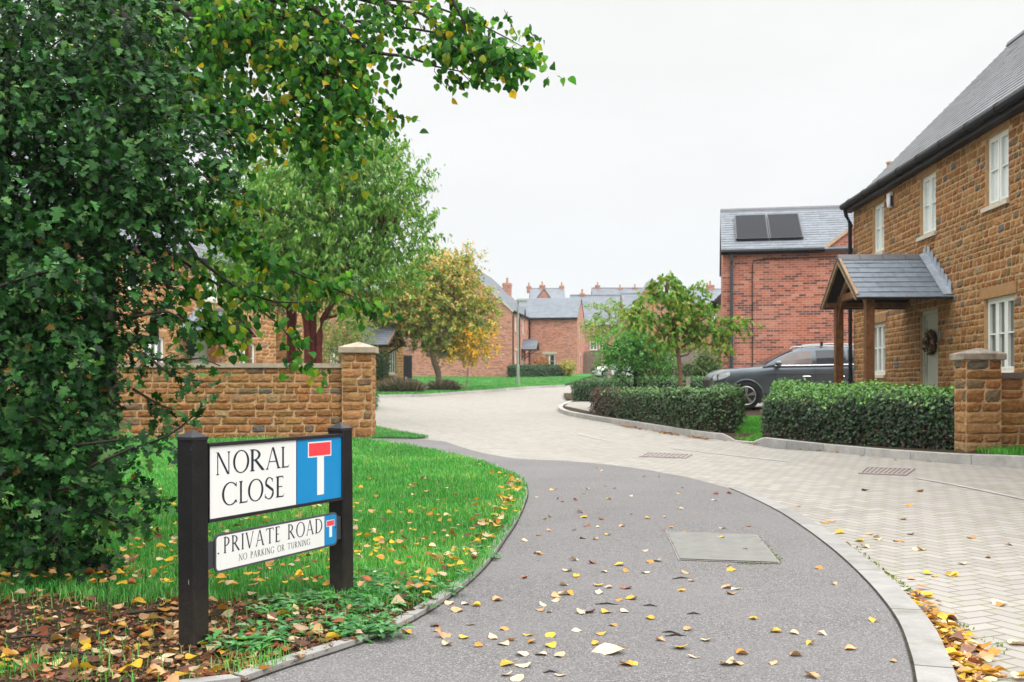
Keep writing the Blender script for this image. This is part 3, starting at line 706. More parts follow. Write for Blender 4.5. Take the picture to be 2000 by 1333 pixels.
def glyph(ch):
    """roman capitals as polygons in a unit cap height box; returns (polygons, width)"""
    T, t, s = 0.128, 0.058, 0.034; P = []
    def poly(*p): P.append(list(p))
    def serif(x0, x1, y, up, e=0.065):
        k = 1 if up else -1
        poly((x0-e, y), (x1+e, y), (x1+e*0.9, y+k*s*0.6), (x1, y+k*s*2), (x0, y+k*s*2), (x0-e*0.9, y+k*s*0.6))
    def stem(x, w=T, b=True, tp=True):
        poly((x, 0), (x+w, 0), (x+w, 1), (x, 1))
        if b: serif(x, x+w, 0, True)
        if tp: serif(x, x+w, 1, False)
    def bar(x0, x1, y, h=t, flag=0, lean=0.0):
        poly((x0, y), (x1, y), (x1, y+h), (x0, y+h))
        if flag: poly((x1-0.045, y if flag > 0 else y+h), (x1+lean, y+flag*0.13 if flag > 0 else y+h+flag*0.13), (x1+lean+0.02, y+flag*0.13 if flag > 0 else y+h+flag*0.13), (x1+0.012, y+h if flag > 0 else y))
    def arc(cx, cy, rx, ry, a0, a1, thick=T, thin=t, n=22, tilt=0.12):
        o, i = [], []
        for k in range(n+1):
            th = math.radians(a0+(a1-a0)*k/n); w = thin+(thick-thin)*abs(math.cos(th+tilt))**1.6
            o.append((cx+rx*math.cos(th), cy+ry*math.sin(th))); i.append((cx+(rx-w)*math.cos(th), cy+(ry-max(thin*0.8, w*0.75))*math.sin(th)))
        for k in range(n): P.append([o[k], o[k+1], i[k+1], i[k]])
    def diag(x0, y0, x1, y1, w): poly((x0, y0), (x0+w, y0), (x1+w, y1), (x1, y1))
    Wd = 0.8
    if ch == 'N':
        stem(0.09, t, True, False); stem(0.80, t, False, True); diag(0.06, 1.0, 0.80-0.075, 0.0, 0.125); poly((0.0,1),(0.16,1),(0.16,0.97),(0.0,0.985)); Wd = 0.93
    elif ch == 'O': arc(0.5, 0.5, 0.5, 0.52, 0, 360, n=40); Wd = 1.0
    elif ch == 'C': arc(0.5, 0.5, 0.5, 0.52, 42, 318, n=34); poly((0.83,0.98),(0.865,0.98),(0.88,0.78),(0.86,0.78)); poly((0.855,0.2),(0.88,0.2),(0.885,0.06),(0.83,0.1)); Wd = 0.9
    elif ch == 'G': arc(0.5, 0.5, 0.5, 0.52, 42, 310, n=34); poly((0.83,0.98),(0.865,0.98),(0.88,0.78),(0.86,0.78)); poly((0.80,0.06),(0.90,0.1),(0.90,0.42),(0.80,0.42)); serif(0.80, 0.90, 0.42, False, 0.06); Wd = 0.97
    elif ch == 'R':
        stem(0.07); arc(0.17, 0.735, 0.42, 0.265, -90, 90, n=20); bar(0.15, 0.20, 0.95); bar(0.15, 0.22, 0.47); poly((0.24,0.49),(0.38,0.50),(0.80,0.03),(0.80,0.0),(0.66,0.0)); Wd = 0.8
    elif ch == 'P': stem(0.07); arc(0.17, 0.715, 0.40, 0.285, -90, 90, n=20); bar(0.15, 0.20, 0.95); bar(0.15, 0.22, 0.43); Wd = 0.6
    elif ch == 'D': stem(0.07); arc(0.27, 0.5, 0.60, 0.5, -90, 90, n=26); bar(0.15, 0.29, 0.95); bar(0.15, 0.29, 0.0); Wd = 0.88
    elif ch == 'A': diag(0.07, 0, 0.40, 1.02, 0.05); diag(0.74, 0, 0.385, 1.02, 0.115); bar(0.22, 0.70, 0.33, 0.045); serif(0.07, 0.12, 0, True, 0.06); serif(0.74, 0.855, 0, True, 0.06); Wd = 0.92
    elif ch == 'V': diag(0.36, -0.02, 0.05, 1, 0.115); diag(0.40, -0.02, 0.74, 1, 0.05); serif(0.05, 0.165, 1, False, 0.06); serif(0.74, 0.79, 1, False, 0.06); Wd = 0.86
    elif ch == 'L': stem(0.07); bar(0.15, 0.56, 0.0, t, 1, 0.03); Wd = 0.6
    elif ch == 'E': stem(0.07); bar(0.15, 0.50, 0.0, t, 1, 0.04); bar(0.15, 0.48, 0.95, t, -1, 0.0); bar(0.15, 0.42, 0.48, 0.045); Wd = 0.57
    elif ch == 'I': stem(0.07); Wd = 0.25
    elif ch == 'T': stem(0.36, T, True, False); bar(0.03, 0.81, 0.95); poly((0.03,1.0),(0.07,1.0),(0.05,0.84),(0.01,0.83)); poly((0.77,1.0),(0.81,1.0),(0.83,0.83),(0.79,0.84)); Wd = 0.84
    elif ch == 'K': stem(0.07); diag(0.18, 0.48, 0.58, 1, 0.05); poly((0.22,0.52),(0.33,0.60),(0.80,0.03),(0.80,0),(0.67,0)); serif(0.58, 0.63, 1, False, 0.05); Wd = 0.8
    elif ch == 'U':
        poly((0.1,0.32),(0.1+T,0.32),(0.1+T,1),(0.1,1)); poly((0.74,0.32),(0.74+t,0.32),(0.74+t,1),(0.74,1)); arc(0.445, 0.34, 0.345, 0.36, 180, 360, T, t, 20); serif(0.1, 0.1+T, 1, False); serif(0.74, 0.74+t, 1, False); Wd = 0.88
    elif ch == 'S':
        arc(0.27, 0.755, 0.235, 0.265, 30, 215, 0.10, 0.05, 18, 0.5); arc(0.27, 0.265, 0.27, 0.285, -150, 35, 0.105, 0.05, 18, 0.5)
        poly((0.045,0.70),(0.10,0.60),(0.43,0.36),(0.53,0.37),(0.50,0.45),(0.14,0.72)); poly((0.45,0.95),(0.48,0.95),(0.485,0.78),(0.465,0.78)); poly((0.02,0.25),(0.04,0.25),(0.05,0.05),(0.02,0.08)); Wd = 0.55
    return P, Wd
def letters(Fr, specs, h, b, c, thin=1.0):
    """specs: list of (char, a0, a1)"""
    acc = Acc(); k = 0
    for ch, a0, a1 in specs:
        P, w = glyph(ch); sx = (a1-a0)/w
        for pg in P:
            A = sum(pg[i][0]*pg[(i+1)%len(pg)][1]-pg[(i+1)%len(pg)][0]*pg[i][1] for i in range(len(pg)))
            if A < 0: pg = pg[::-1]
            d = c+0.0006+0.00004*(k % 12); k += 1; n = len(pg)
            top = [Fr(a0+x*sx, b+y*h, d) for x, y in pg]; bot = [Fr(a0+x*sx, b+y*h, c) for x, y in pg]
            acc.add(top+bot, [tuple(range(n))]+[(i, i+n, (i+1) % n+n, (i+1) % n) for i in range(n)])
    return acc
def auto_spec(text, a0, a1, space=0.42, gap=0.16):
    ws = [glyph(ch)[1] if ch != ' ' else space for ch in text]; tot = sum(ws)+gap*(len(text)-1); k = (a1-a0)/tot; x = a0; out = []
    for ch, w in zip(text, ws):
        if ch != ' ': out.append((ch, x, x+w*k))
        x += (w+gap)*k
    return out
def sign():
    P1 = np.array((-1.257, 4.045)); P2 = np.array((-0.822, 4.945)); u2 = (P2-P1); SP = np.linalg.norm(u2); u2 = u2/SP
    u = np.array((u2[0], u2[1], 0)); n = np.array((u2[1], -u2[0], 0)); root = thing('street_name_sign', 'black framed street nameplate reading NORAL CLOSE on two black posts, with a no-through-road symbol', 'street sign', (P1[0], P1[1], 0))
    off = np.array((P1[0], P1[1], 0)); hw = 0.043
    for c, zt, lean in ((P1, 0.845, -0.006), (P2, 0.842, -0.010)):
        a = Acc(); O = np.array((c[0], c[1], 0)); rings = []
        ch = 0.006
        sec = [(-hw+ch,-hw),(hw-ch,-hw),(hw,-hw+ch),(hw,hw-ch),(hw-ch,hw),(-hw+ch,hw),(-hw,hw-ch),(-hw,-hw+ch)]
        for z, k in ((-0.25, 1), (0.1, 1), (0.4, 1.0), (zt-0.028, 1), (zt-0.026, 1.0)): rings.append([O+u*(p*k)+n*(q*k)+np.array((lean*z, 0, z)) for p, q in sec])
        a.loft(rings); post = a.build('post', M_POST, root, off=off)
        b = Acc(); r = []
        for k, z in ((1.06, zt-0.0255), (1.06, zt-0.014), (0.1, zt+0.012)): r.append([O+u*(p*k)+n*(q*k)+np.array((lean*zt, 0, z)) for p, q in sec])
        b.loft(r); b.build('post_cap', M_SIGNBLACK, post, off=off)
    Fr = frame(np.array((P1[0], P1[1], 0))+u*hw-off, u, n); LB = SP-2*hw; c0 = 0.012
    # upper board
    bt, bb = 0.803, 0.487
    fr = Acc(); e = 0.0135
    fr.fbox(Fr, 0.0, LB, bb, bt, c0, c0+0.018); 
    for q in ((0.0,LB,bb,bb+e),(0.0,LB,bt-e,bt),(0.0,e*.4,bb+e,bt-e),(LB-e*.5,LB,bb+e,bt-e)): fr.fbox(Fr, *q, c0+0.0182, c0+0.027)
    board = fr.build('name_board', M_SIGNBLACK, root); cs = c0+0.0181; div = 0.565; b0, b1 = bb+e, bt-e
    w = Acc(); w.fbox(Fr, e*.4, div-.003, b0, b1, cs-0.001, cs+0.002); w.build('white_panel', M_SIGNWHITE, board)
    w = Acc(); w.fbox(Fr, div+.003, LB-e*.5, b0, b1, cs-0.001, cs+0.002); bl = w.build('blue_panel', M_SIGNBLUE, board)
    w = Acc(); w.fbox(Fr, 0.648, 0.826, 0.7035, 0.7745, cs+.002, cs+.0024); w.fbox(Fr, 0.7175, 0.769, 0.528, 0.7035, cs+.002, cs+.0024); w.build('white_symbol', M_SIGNWHITE, board)
    w = Acc(); w.fbox(Fr, 0.6545, 0.8195, 0.7095, 0.7685, cs+.0024, cs+.0029); w.build('red_bar', M_SIGNRED, board)
    s1 = [('N',.046,.132),('O',.148,.247),('R',.252,.344),('A',.353,.454),('L',.458,.512)]
    s2 = [('C',.082,.172),('L',.184,.238),('O',.240,.338),('S',.346,.408),('E',.420,.480)]
    A1 = letters(Fr, s1, 0.092, 0.672, cs+.002); A2 = letters(Fr, s2, 0.092, 0.545, cs+.002)
    A1.build('lettering', M_LETTER, board); A2.build('lettering', M_LETTER, board)
    # lower plate on a rail
    rl = Acc(); rl.fbox(Fr, 0.0, LB, 0.300, 0.408, c0-0.004, c0+0.014); rl.build('rail', plain('grey_rail', (0.035,0.038,0.043), 0.5), root)
    x0, x1, z0, z1, r = 0.040, 0.874, 0.278, 0.434, 0.026
    def rr(x0, x1, z0, z1, r):
        pts = []
        for cx, cz, a0 in ((x1-r, z1-r, 0), (x0+r, z1-r, 90), (x0+r, z0+r, 180), (x1-r, z0+r, 270)):
            for k in range(7): th = math.radians(a0+15*k); pts.append((cx+r*math.cos(th), cz+r*math.sin(th)))
        return pts
    def plate(acc, pts, ca, cb):
        nn = len(pts); acc.add([Fr(*p, cb) for p in pts]+[Fr(*p, ca) for p in pts], [tuple(range(nn))]+[(i, i+nn, (i+1)%nn+nn, (i+1)%nn) for i in range(nn)])
    cp = c0+0.0145
    pl = Acc(); plate(pl, rr(x0, x1, z0, z1, r), cp, cp+.006); pb = pl.build('private_road_plate', plain('plate_edge', (0.055,0.057,0.068), 0.5), root)
    w = Acc(); i = 0.009; dv = 0.772; pts = rr(x0+i, x1-i, z0+i, z1-i, r-i)
    left = [p for p in pts if p[0] < dv]; plate(w, [(dv-.0012, z0+i)]+[(dv-.0012, z1-i)]+left, cp+.006, cp+.0068); w.build('white_panel', M_SIGNWHITE, pb)
    right = [p for p in pts if p[0] >= dv]; w = Acc(); plate(w, [(dv+.0012, z0+i)]+[p for p in right if p[1] < (z0+z1)/2]+[p for p in right if p[1] >= (z0+z1)/2]+[(dv+.0012, z1-i)], cp+.006, cp+.0068); w.build('blue_panel', M_SIGNBLUE, pb)
    ct = cp+.0068
    w = Acc(); w.fbox(Fr, .787, .850, .372, .4015, ct, ct+.0003); w.fbox(Fr, .809, .831, .3215, .372, ct, ct+.0003); w.build('white_symbol', M_SIGNWHITE, pb)
    w = Acc(); w.fbox(Fr, .790, .847, .3745, .3988, ct+.0003, ct+.0006); w.build('red_bar', M_SIGNRED, pb)
    for text, x0_, x1_, sp_, gp_, hh_, bb_, nm_, mm_ in (('PRIVATE ROAD', .090, .755, .5, .16, .066, .3525, 'lettering', M_LETTER), ('NO PARKING OR TURNING', .182, .662, .55, .2, .0275, .3085, 'small_lettering', plain('grey_lettering', (.06,.07,.085), .4))):
        sp = auto_spec(text, x0_, x1_, sp_, gp_); k = 0
        for wd in text.split(): letters(Fr, sp[k:k+len(wd)], hh_, bb_, ct).build(nm_, mm_, pb); k += len(wd)
    for x, z in ((x0+.019, .357), (x1-.017, .362)):
        s = Acc(); s.tube([Fr(x, z, ct), Fr(x, z, ct+.002)], .0035, 8); s.build('screw', M_SIGNBLACK, pb)
sign()
# ------------------------------------------------------------------ garden walls
def pier(a_st, a_mo, O, w, H, seed, u=(1,0,0), n=(0,-1,0), d=None):
    """square rock faced pier: all four faces"""
    d = d or w; u = np.array(u, float); n = np.array(n, float); O = np.array(O, float)
    faces = [(O, u, n, w), (O+u*w, -n, u, d), (O+u*w-n*d, -u, -n, w), (O-n*d, n, -u, d)]
    for k, (o, uu, nn, l) in enumerate(faces):
        Fr = frame(o, uu, nn)
        wall_panel(a_mo, Fr, l, H, b0=-0.3); stone_face(a_st, Fr, l, H, seed=seed*7+1, ls=(0.18, 0.42), hs=(0.105, 0.185), proud=0.022, nx=5, ny=4)
def pier_cap(a, O, u, n, w, d, z0, over=0.06, h1=0.115, peak=0.10):
    u = np.array(u, float); n = np.array(n, float); O = np.array(O, float); zz = np.array((0,0,1.0))
    def ring(e, z): return [O+u*x-n*y+zz*z for x, y in ((-e,-e),(w+e,-e),(w+e,d+e),(-e,d+e))]
    a.loft([ring(over-.008, z0), ring(over, z0+.008), ring(over, z0+h1-.008), ring(over-.008, z0+h1), [O+u*(w/2+sx*.01)-n*(d/2+sy*.01)+zz*(z0+h1+peak) for sx, sy in ((-1,-1),(1,-1),(1,1),(-1,1))]])
def garden_wall_left():
    root = thing('garden_wall', 'coursed golden ironstone garden wall with a flat coping and a capped end pier, behind the lawn', 'wall', (-3.155, 19.0, 0.05))
    st, mo = Acc(), Acc(); L = 6.6
    d = np.array((-3.0, -0.45, 0)); d /= np.linalg.norm(d); n = np.array((-d[1], d[0], 0)); n = n if n[1] < 0 else -n
    pier(st, mo, (0,0,0), 0.56, 1.575, 3, d=.44)
    o = mo.build('pier', M_MORTAR, root); st.build('stones', M_STONE, o)
    c = Acc(); pier_cap(c, (0,0,0), (1,0,0), (0,-1,0), 0.56, 0.44, 1.577); c.build('pier_cap', M_CAP, o)
    st, mo = Acc(), Acc(); H = 1.30
    Fr = frame(np.array((0, 0.10, 0))+d*L, -d, n)
    wall_panel(mo, Fr, L, H, b0=-0.3); stone_face(st, Fr, L, H, seed=21, ls=(0.16, 0.46), hs=(0.085, 0.17), proud=0.026, nx=6, ny=4)
    Fb = frame(np.array((0, 0.10, 0))-n*0.25, d, -n); wall_panel(mo, Fb, L, H, b0=-0.3); stone_face(st, Fb, L, H, seed=22)
    w = mo.build('wall', M_MORTAR, root); st.build('stones', M_STONE, w)
    c = Acc(); x = 0.0; r = random.Random(3)
    while x < L-0.1:
        l = min(0.9*r.uniform(.95, 1.05), L-x); c.fbox(Fr, x+.003, x+l-.003, H+.002, H+.085, -0.30, 0.05); x += l
    c.build('coping', M_CAP, root)
garden_wall_left()
def garden_wall_right():
    z0 = 0.125; root = thing('garden_wall', 'golden ironstone gate pier with a pyramid cap and low dark coped wall in front of the stone house', 'wall', (6.11, 13.78, z0))
    st, mo = Acc(), Acc(); pier(st, mo, (0,0,0), 0.475, 1.245, 5, d=.36)
    o = mo.build('pier', M_MORTAR, root); st.build('stones', M_STONE, o)
    c = Acc(); pier_cap(c, (0,0,0), (1,0,0), (0,-1,0), 0.475, 0.36, 1.247, 0.05, 0.09, 0.075); c.build('pier_cap', plain('weathered_cap', (0.24,0.205,0.165), 0.85, 0.25, var=0.45, scale=9, bump=0.3, bscale=120), o)
    st, mo = Acc(), Acc(); L = 2.6; H = 1.00; Fr = frame((0.48, 0.10, 0), (1,-0.02,0), (0,-1,0))
    wall_panel(mo, Fr, L, H, b0=-0.3); stone_face(st, Fr, L, H, seed=31, proud=0.022, nx=5, ny=4); Fb = frame((0.48+L, 0.34, 0), (-1,0,0), (0,1,0)); wall_panel(mo, Fb, L, H, b0=-0.3); stone_face(st, Fb, L, H, seed=32)
    w = mo.build('wall', M_MORTAR, root); st.build('stones', M_STONE, w)
    c = Acc(); c.fbox(Fr, 0.0, L, H+.002, H+.072, -0.29, 0.045); c.build('coping', plain('dark_coping', (0.10,0.09,0.085), 0.8, 0.3, var=0.3, scale=5), root)
garden_wall_right()

# ------------------------------------------------------------------ porches
def oak_porch(parent, Fr, x0, x1, eave, ridge, depth, posts=True, flash=True, dark=M_OAK, base=(0.14,0.165,0.195), fall=0.0):
    """gabled canopy on a house front: Fr(a along, b up, c outward); a part 'porch' with its timbers, slates and lead as sub-parts"""
    xm = (x0+x1)/2; hw = (x1-x0)/2; th = math.atan2(ridge-eave, hw); a = Acc(); zt = np.array
    B = lambda p, q, w, h, up=(0,0,1): a.beam(Fr(*p), Fr(*q), w, h, up=up)
    pw = 0.15; pi = 0.20        # posts set in from the eaves
    xp0, xp1 = x0+pi, x1-pi; yp = depth-0.30; zb = eave+0.02
    inv = lambda c: c
    for xp in (xp0, xp1):
        if posts: a.fbox(Fr, xp-pw/2, xp+pw/2, fall, zb-0.08, yp-pw/2, yp+pw/2)
        a.fbox(Fr, xp-0.06, xp+0.06, zb-0.078, zb+0.015, 0.0, depth-0.06)            # wall plates
    a.fbox(Fr, xp0+0.10, xp1-0.10, zb+0.016, zb+0.14, yp-0.055, yp+0.055); a.fbox(Fr, xp0-0.02, xp0+0.098, zb+0.017, zb+0.05, yp-0.05, yp+0.05); a.fbox(Fr, xp1-0.098, xp1+0.02, zb+0.017, zb+0.05, yp-0.05, yp+0.05)             # tie beam
    a.fbox(Fr, xm-0.045, xm+0.045, zb+0.142, ridge-0.10, yp-0.04, yp+0.04)           # king post
    for s, xp in ((1, xp0), (-1, xp1)):                                              # curved braces
        pts = []
        for k in range(7):
            t = k/6*math.pi/2; R = 0.62
            pts.append((xp+s*(0.05+R*0.75*(1-math.cos(t))), zb+0.06-R*(1-math.sin(t)), yp))
        if posts:
            for p, q in zip(pts, pts[1:]): a.beam(Fr(*p), Fr(*q), 0.07, 0.07)
        else:
            a.beam(Fr(xp, zb-0.75, 0.05), Fr(xp, zb-0.05, depth-0.25), 0.09, 0.09); a.fbox(Fr, xp-0.05, xp+0.05, zb-0.95, zb-0.08, 0.0, 0.09)
    rt = a.build('porch', dark, parent)
    # rafters at the open gable, soffit boards
    v = Acc()
    for s in (1, -1):
        xe = xm-s*hw
        v.beam(Fr(xe, eave-0.035, depth-.03), Fr(xm-s*0.02, ridge-0.055, depth-.03), 0.045, 0.13, up=(0,0,1))
        v.beam(Fr(xe+s*.12, eave-0.06, yp), Fr(xm-s*0.02, ridge-0.17, yp), 0.06, 0.10, up=(0,0,1))
    v.build('bargeboard', M_OAKPALE, rt)
    r = Acc(); S = hw/math.cos(th)+0.09; ct, sn = math.cos(th), math.sin(th)
    for s in (1, -1):
        def Fr3(u, q, h, s=s):
            al = xm-s*(S*ct-(q*ct-h*sn)) if True else 0
            return Fr(al, ridge-S*sn+q*sn+h*ct, (depth-u) if s > 0 else u)
        r.hexa([Fr3(0,0,-.035),Fr3(depth,0,-.035),Fr3(depth,S,-.035),Fr3(0,S,-.035),Fr3(0,0,0),Fr3(depth,0,0),Fr3(depth,S,0),Fr3(0,S,0)], (0.03,0.028,0.026))
        slates(r, Fr3, depth, S, 0.40, 0.185, int(x0*10)+s+40, base)
    r.build('slate_roof', M_SLATE, rt)
    k = Acc(); c = 0.02
    while c < depth:
        c1 = min(depth, c+0.42)-0.008
        k.loft([[Fr(xm-0.12, ridge-0.06, cc), Fr(xm-0.02, ridge+0.055, cc), Fr(xm+0.02, ridge+0.055, cc), Fr(xm+0.12, ridge-0.06, cc)] for cc in (c, c1)]); c += 0.42
    k.build('ridge', M_RIDGE, rt)
    if flash:
        f = Acc()
        for s in (1, -1):
            A = np.array((xm-s*(hw+0.03), eave-0.01)); Bq = np.array((xm, ridge+0.04)); nst = 7
            dv = (Bq-A)/np.linalg.norm(Bq-A); nv = np.array((-dv[1], dv[0])); nv = nv if nv[1] > 0 else -nv
            f.hexa([Fr(*(A+nv*.012), .0), Fr(*(Bq+nv*.012), .0), Fr(*(Bq+nv*.012), .17), Fr(*(A+nv*.012), .17), Fr(*(A+nv*.03), .0), Fr(*(Bq+nv*.03), .0), Fr(*(Bq+nv*.02), .17), Fr(*(A+nv*.02), .17)])
            for i in range(nst):
                p = A+(Bq-A)*i/nst; q = A+(Bq-A)*(i+1)/nst; top = (p[0]+ (q[0]-p[0])*0.75, q[1]+0.17)
                f.add([Fr(*p, .030), Fr(*q, .030), Fr(q[0], q[1]+0.02, .032), Fr(top[0], top[1], .033), Fr(p[0], p[1]+0.25, .032)], [(0,1,2,3,4) if s > 0 else (4,3,2,1,0)])
        f.build('lead_flashing', M_LEAD, rt)
    return rt
def plank_door(parent, Fr, a0, a1, b0, b1, m=M_DOOR, handle=True, cset=-0.09):
    d = Acc(); t = 0.065
    d.fbox(Fr, a0, a0+t, b0, b1, cset-.04, cset+.045); d.fbox(Fr, a1-t, a1, b0, b1, cset-.04, cset+.045); d.fbox(Fr, a0+t, a1-t, b1-t, b1, cset-.04, cset+.045)
    o = d.build('door_frame', m, parent)
    p = Acc(); x = a0+t+.004; n = 9; w = (a1-a0-2*t-.008)/n
    for i in range(n):
        e = .018 if i in (0, n-1) else 0.0
        p.fbox(Fr, x+i*w+.003, x+(i+1)*w-.003, b0, b1-t-.004, cset-.02, cset+.006+e)
    p.fbox(Fr, x, a1-t-.004, b0, b1-t-.004, cset-.03, cset)
    for q in (b0, b1-t-.124): p.fbox(Fr, x+w, a1-t-.004-w, q, q+.12, cset-.02, cset+.0235)
    dr = p.build('door', m, parent)
    if handle:
        h = Acc(); h.fbox(Fr, a0+t+.045, a0+t+.075, b0+.88, b0+1.12, cset+.02, cset+.03); h.tube([Fr(a0+t+.06, b0+1.02, cset+.03), Fr(a0+t+.06, b0+1.02, cset+.07), Fr(a0+t+.18, b0+1.02, cset+.075)], .011, 8); h.build('handle', M_STEEL, dr)
        h = Acc(); xm = (a0+a1)/2; h.fbox(Fr, xm-.13, xm+.13, b0+.46, b0+.53, cset+.012, cset+.022); h.fbox(Fr, xm-.11, xm+.11, b0+.475, b0+.515, cset+.0222, cset+.027); h.build('letter_plate', M_STEEL, dr)
    return dr

# ------------------------------------------------------------------ the stone house on the right
def house_right():
    z0 = 0.33; dY = 1/math.sqrt(1.0025); ux = np.array((-0.05, -1.0))*dY
    root = thing('stone_house', 'golden ironstone house with slate roof, pale casements and an oak porch over its door', 'house', (8.04, 24.1, z0), math.atan2(ux[1], ux[0]))
    Fr = frame((0,0,0), (1,0,0), (0,-1,0)); L, D, E = 19.0, 7.3, 4.93; RISE = 3.68
    def hx(px): Y = 6.835/((px-1000)/F-.05); return (24.1-Y)*1.00125
    ops = []; wins = []
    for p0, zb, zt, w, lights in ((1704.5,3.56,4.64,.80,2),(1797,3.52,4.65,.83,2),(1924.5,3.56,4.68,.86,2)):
        x = hx(p0); ops.append((x, x+w, zb, zt)); wins.append((x, x+w, zb, zt, lights, M_SKYGLASS, True))
    x = hx(1922.5); ops.append((x, x+1.09, 0.90, 2.09)); wins.append((x, x+1.09, .90, 2.09, 3, M_GLASS, True))
    x = hx(1729)-1.07; ops.append((x, x+1.07, 0.92, 2.05)); wins.append((x, x+1.07, .92, 2.05, 3, M_GLASS, True))
    x = hx(1797.5); door = (x, x+.92, 0.0, 2.10); ops.append(door)
    mo, st = Acc(), Acc(); wall_panel(mo, Fr, L, E, ops)
    lops = [(o[0]-.135, o[1]+.135, o[3]-.005, o[3]+.19) for o in ops if o != door] + ops
    stone_face(st, Fr, L, E, lops, seed=11, ls=(0.10, 0.34), hs=(0.075, 0.15), proud=0.017, nx=4, ny=4)
    # soldier course under the eaves is left to the coursing; end walls
    Fl = frame((0, D, 0), (0,-1,0), (-1,0,0)); wall_panel(mo, Fl, D, E); gable_panel(mo, Fl, D, E, E+RISE); tp = lambda u: E+RISE*(1-abs(u-D/2)/(D/2))
    stone_face(st, Fl, D, E+RISE, seed=12, top=lambda u: min(tp(u), E+RISE))
    Fe = frame((L, 0, 0), (0,1,0), (1,0,0)); wall_panel(mo, Fe, D, E); gable_panel(mo, Fe, D, E, E+RISE)
    Fk = frame((L, D, 0), (-1,0,0), (0,1,0)); wall_panel(mo, Fk, L, E)
    w = mo.build('wall', M_MORTAR, root); st.build('stonework', M_STONE, w)
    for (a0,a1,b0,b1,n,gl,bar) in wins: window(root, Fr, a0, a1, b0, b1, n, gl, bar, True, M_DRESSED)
    dr = plank_door(root, Fr, *door); globals()['DOOR_POS'] = ((door[0]+door[1])/2, root)
    roof_gabled(root, L, D, E+0.10, RISE, over=0.26, verge=0.05, sw=0.25, ex=0.18, base=(0.165,0.17,0.18))
    gu = Acc(); gutter(gu, Fr(-0.06, E-0.03, 0.24), Fr(L, E-0.03, 0.24), 0.078); gu.fbox(Fr, -0.05, L, E-0.17, E+0.05, 0.03, 0.20); gu.build('gutter', M_GUTTER, root)
    dp = Acc(); dp.tube([Fr(0.06, E-0.08, 0.22), Fr(0.06, E-0.25, 0.19), Fr(0.06, E-0.42, 0.10), Fr(0.06, 0.0, 0.09)], 0.045, 10)
    for z in (0.8, 2.2, 3.6, 4.4): dp.tube([Fr(0.06, z, 0.09), Fr(0.06, z+.06, 0.09)], .056, 10)
    dp.build('downpipe', M_GUTTER, root)
    # alarm box, house number
    xa = hx(1743); al = Acc(); q = [(-.10,.16),(.10,.16),(.10,-.02),(.05,-.15),(-.05,-.15),(-.10,-.02)]
    al.loft([[Fr(xa+p[0]*k, 4.53+p[1]*k, c) for p in q] for c, k in ((.022,1),(.075,1),(.095,.85))]); al.build('alarm_box', M_SIGNWHITE, root)
    al = Acc(); al.fbox(Fr, xa+.101, xa+.112, 4.40, 4.62, .03, .075); al.build('alarm_lens', plain('dark_blue_lens', (0.01,0.02,0.08), 0.3), root)
    xn = hx(1838); p = Acc(); p.fbox(Fr, xn-.05, xn+.05, 1.52, 1.68, .024, .034); p.build('number_plate', plain('slate_plaque', (0.12,0.13,0.15), 0.5), root)
    # porch
    c1 = 24.1-19.2; oak_porch(root, Fr, c1*1.00125-1.20, c1*1.00125+1.22, 2.29, 3.10, 1.68, fall=-0.2)
house_right()

def wreath():
    xd, root = DOOR_POS; mw = Vector((8.04, 24.1, .33)); th = math.atan2(-1.0, -.05)
    loc = (mw.x+xd*math.cos(th)+0.02*math.sin(th)*-1, mw.y+xd*math.sin(th), 0.33+1.50)
    nrm = np.array((-0.9987, 0.05, 0)); loc = np.array(loc)+nrm*(-0.045)
    o = thing('door_wreath', 'brown and rust autumn wreath hanging on the sage green front door', 'wreath', tuple(loc), th)
    rnd = np.random.default_rng(5); a = Acc()
    ring = [(0.19*math.cos(t), -0.02, 0.19*math.sin(t)) for t in np.linspace(0, 2*math.pi, 25)]; a.tube(ring, 0.045, 7, (0.05,0.03,0.02), caps=False)
    for i in range(170):
        t = rnd.uniform(0, 2*math.pi); r = 0.19+rnd.uniform(-.06, .06); p = np.array((r*math.cos(t), rnd.uniform(-.09, -.03), r*math.sin(t)))
        d = rnd.normal(size=3); d /= np.linalg.norm(d); e = np.cross(d, rnd.normal(size=3)); e /= np.linalg.norm(e); l = rnd.uniform(.03, .06)
        c = [(0.17,0.06,0.03),(0.30,0.17,0.08),(0.07,0.035,0.03),(0.35,0.26,0.16),(0.06,0.07,0.03)][rnd.integers(5)]
        a.add([p-d*l, p+e*l*.45, p+d*l, p-e*l*.45], [(0,1,2,3)], c)
    a.build('wreath_leaves', mat('dry_leaf_col', lambda N: dict(color=N.attr(), rough=0.8, spec=0.2)), o)
wreath()

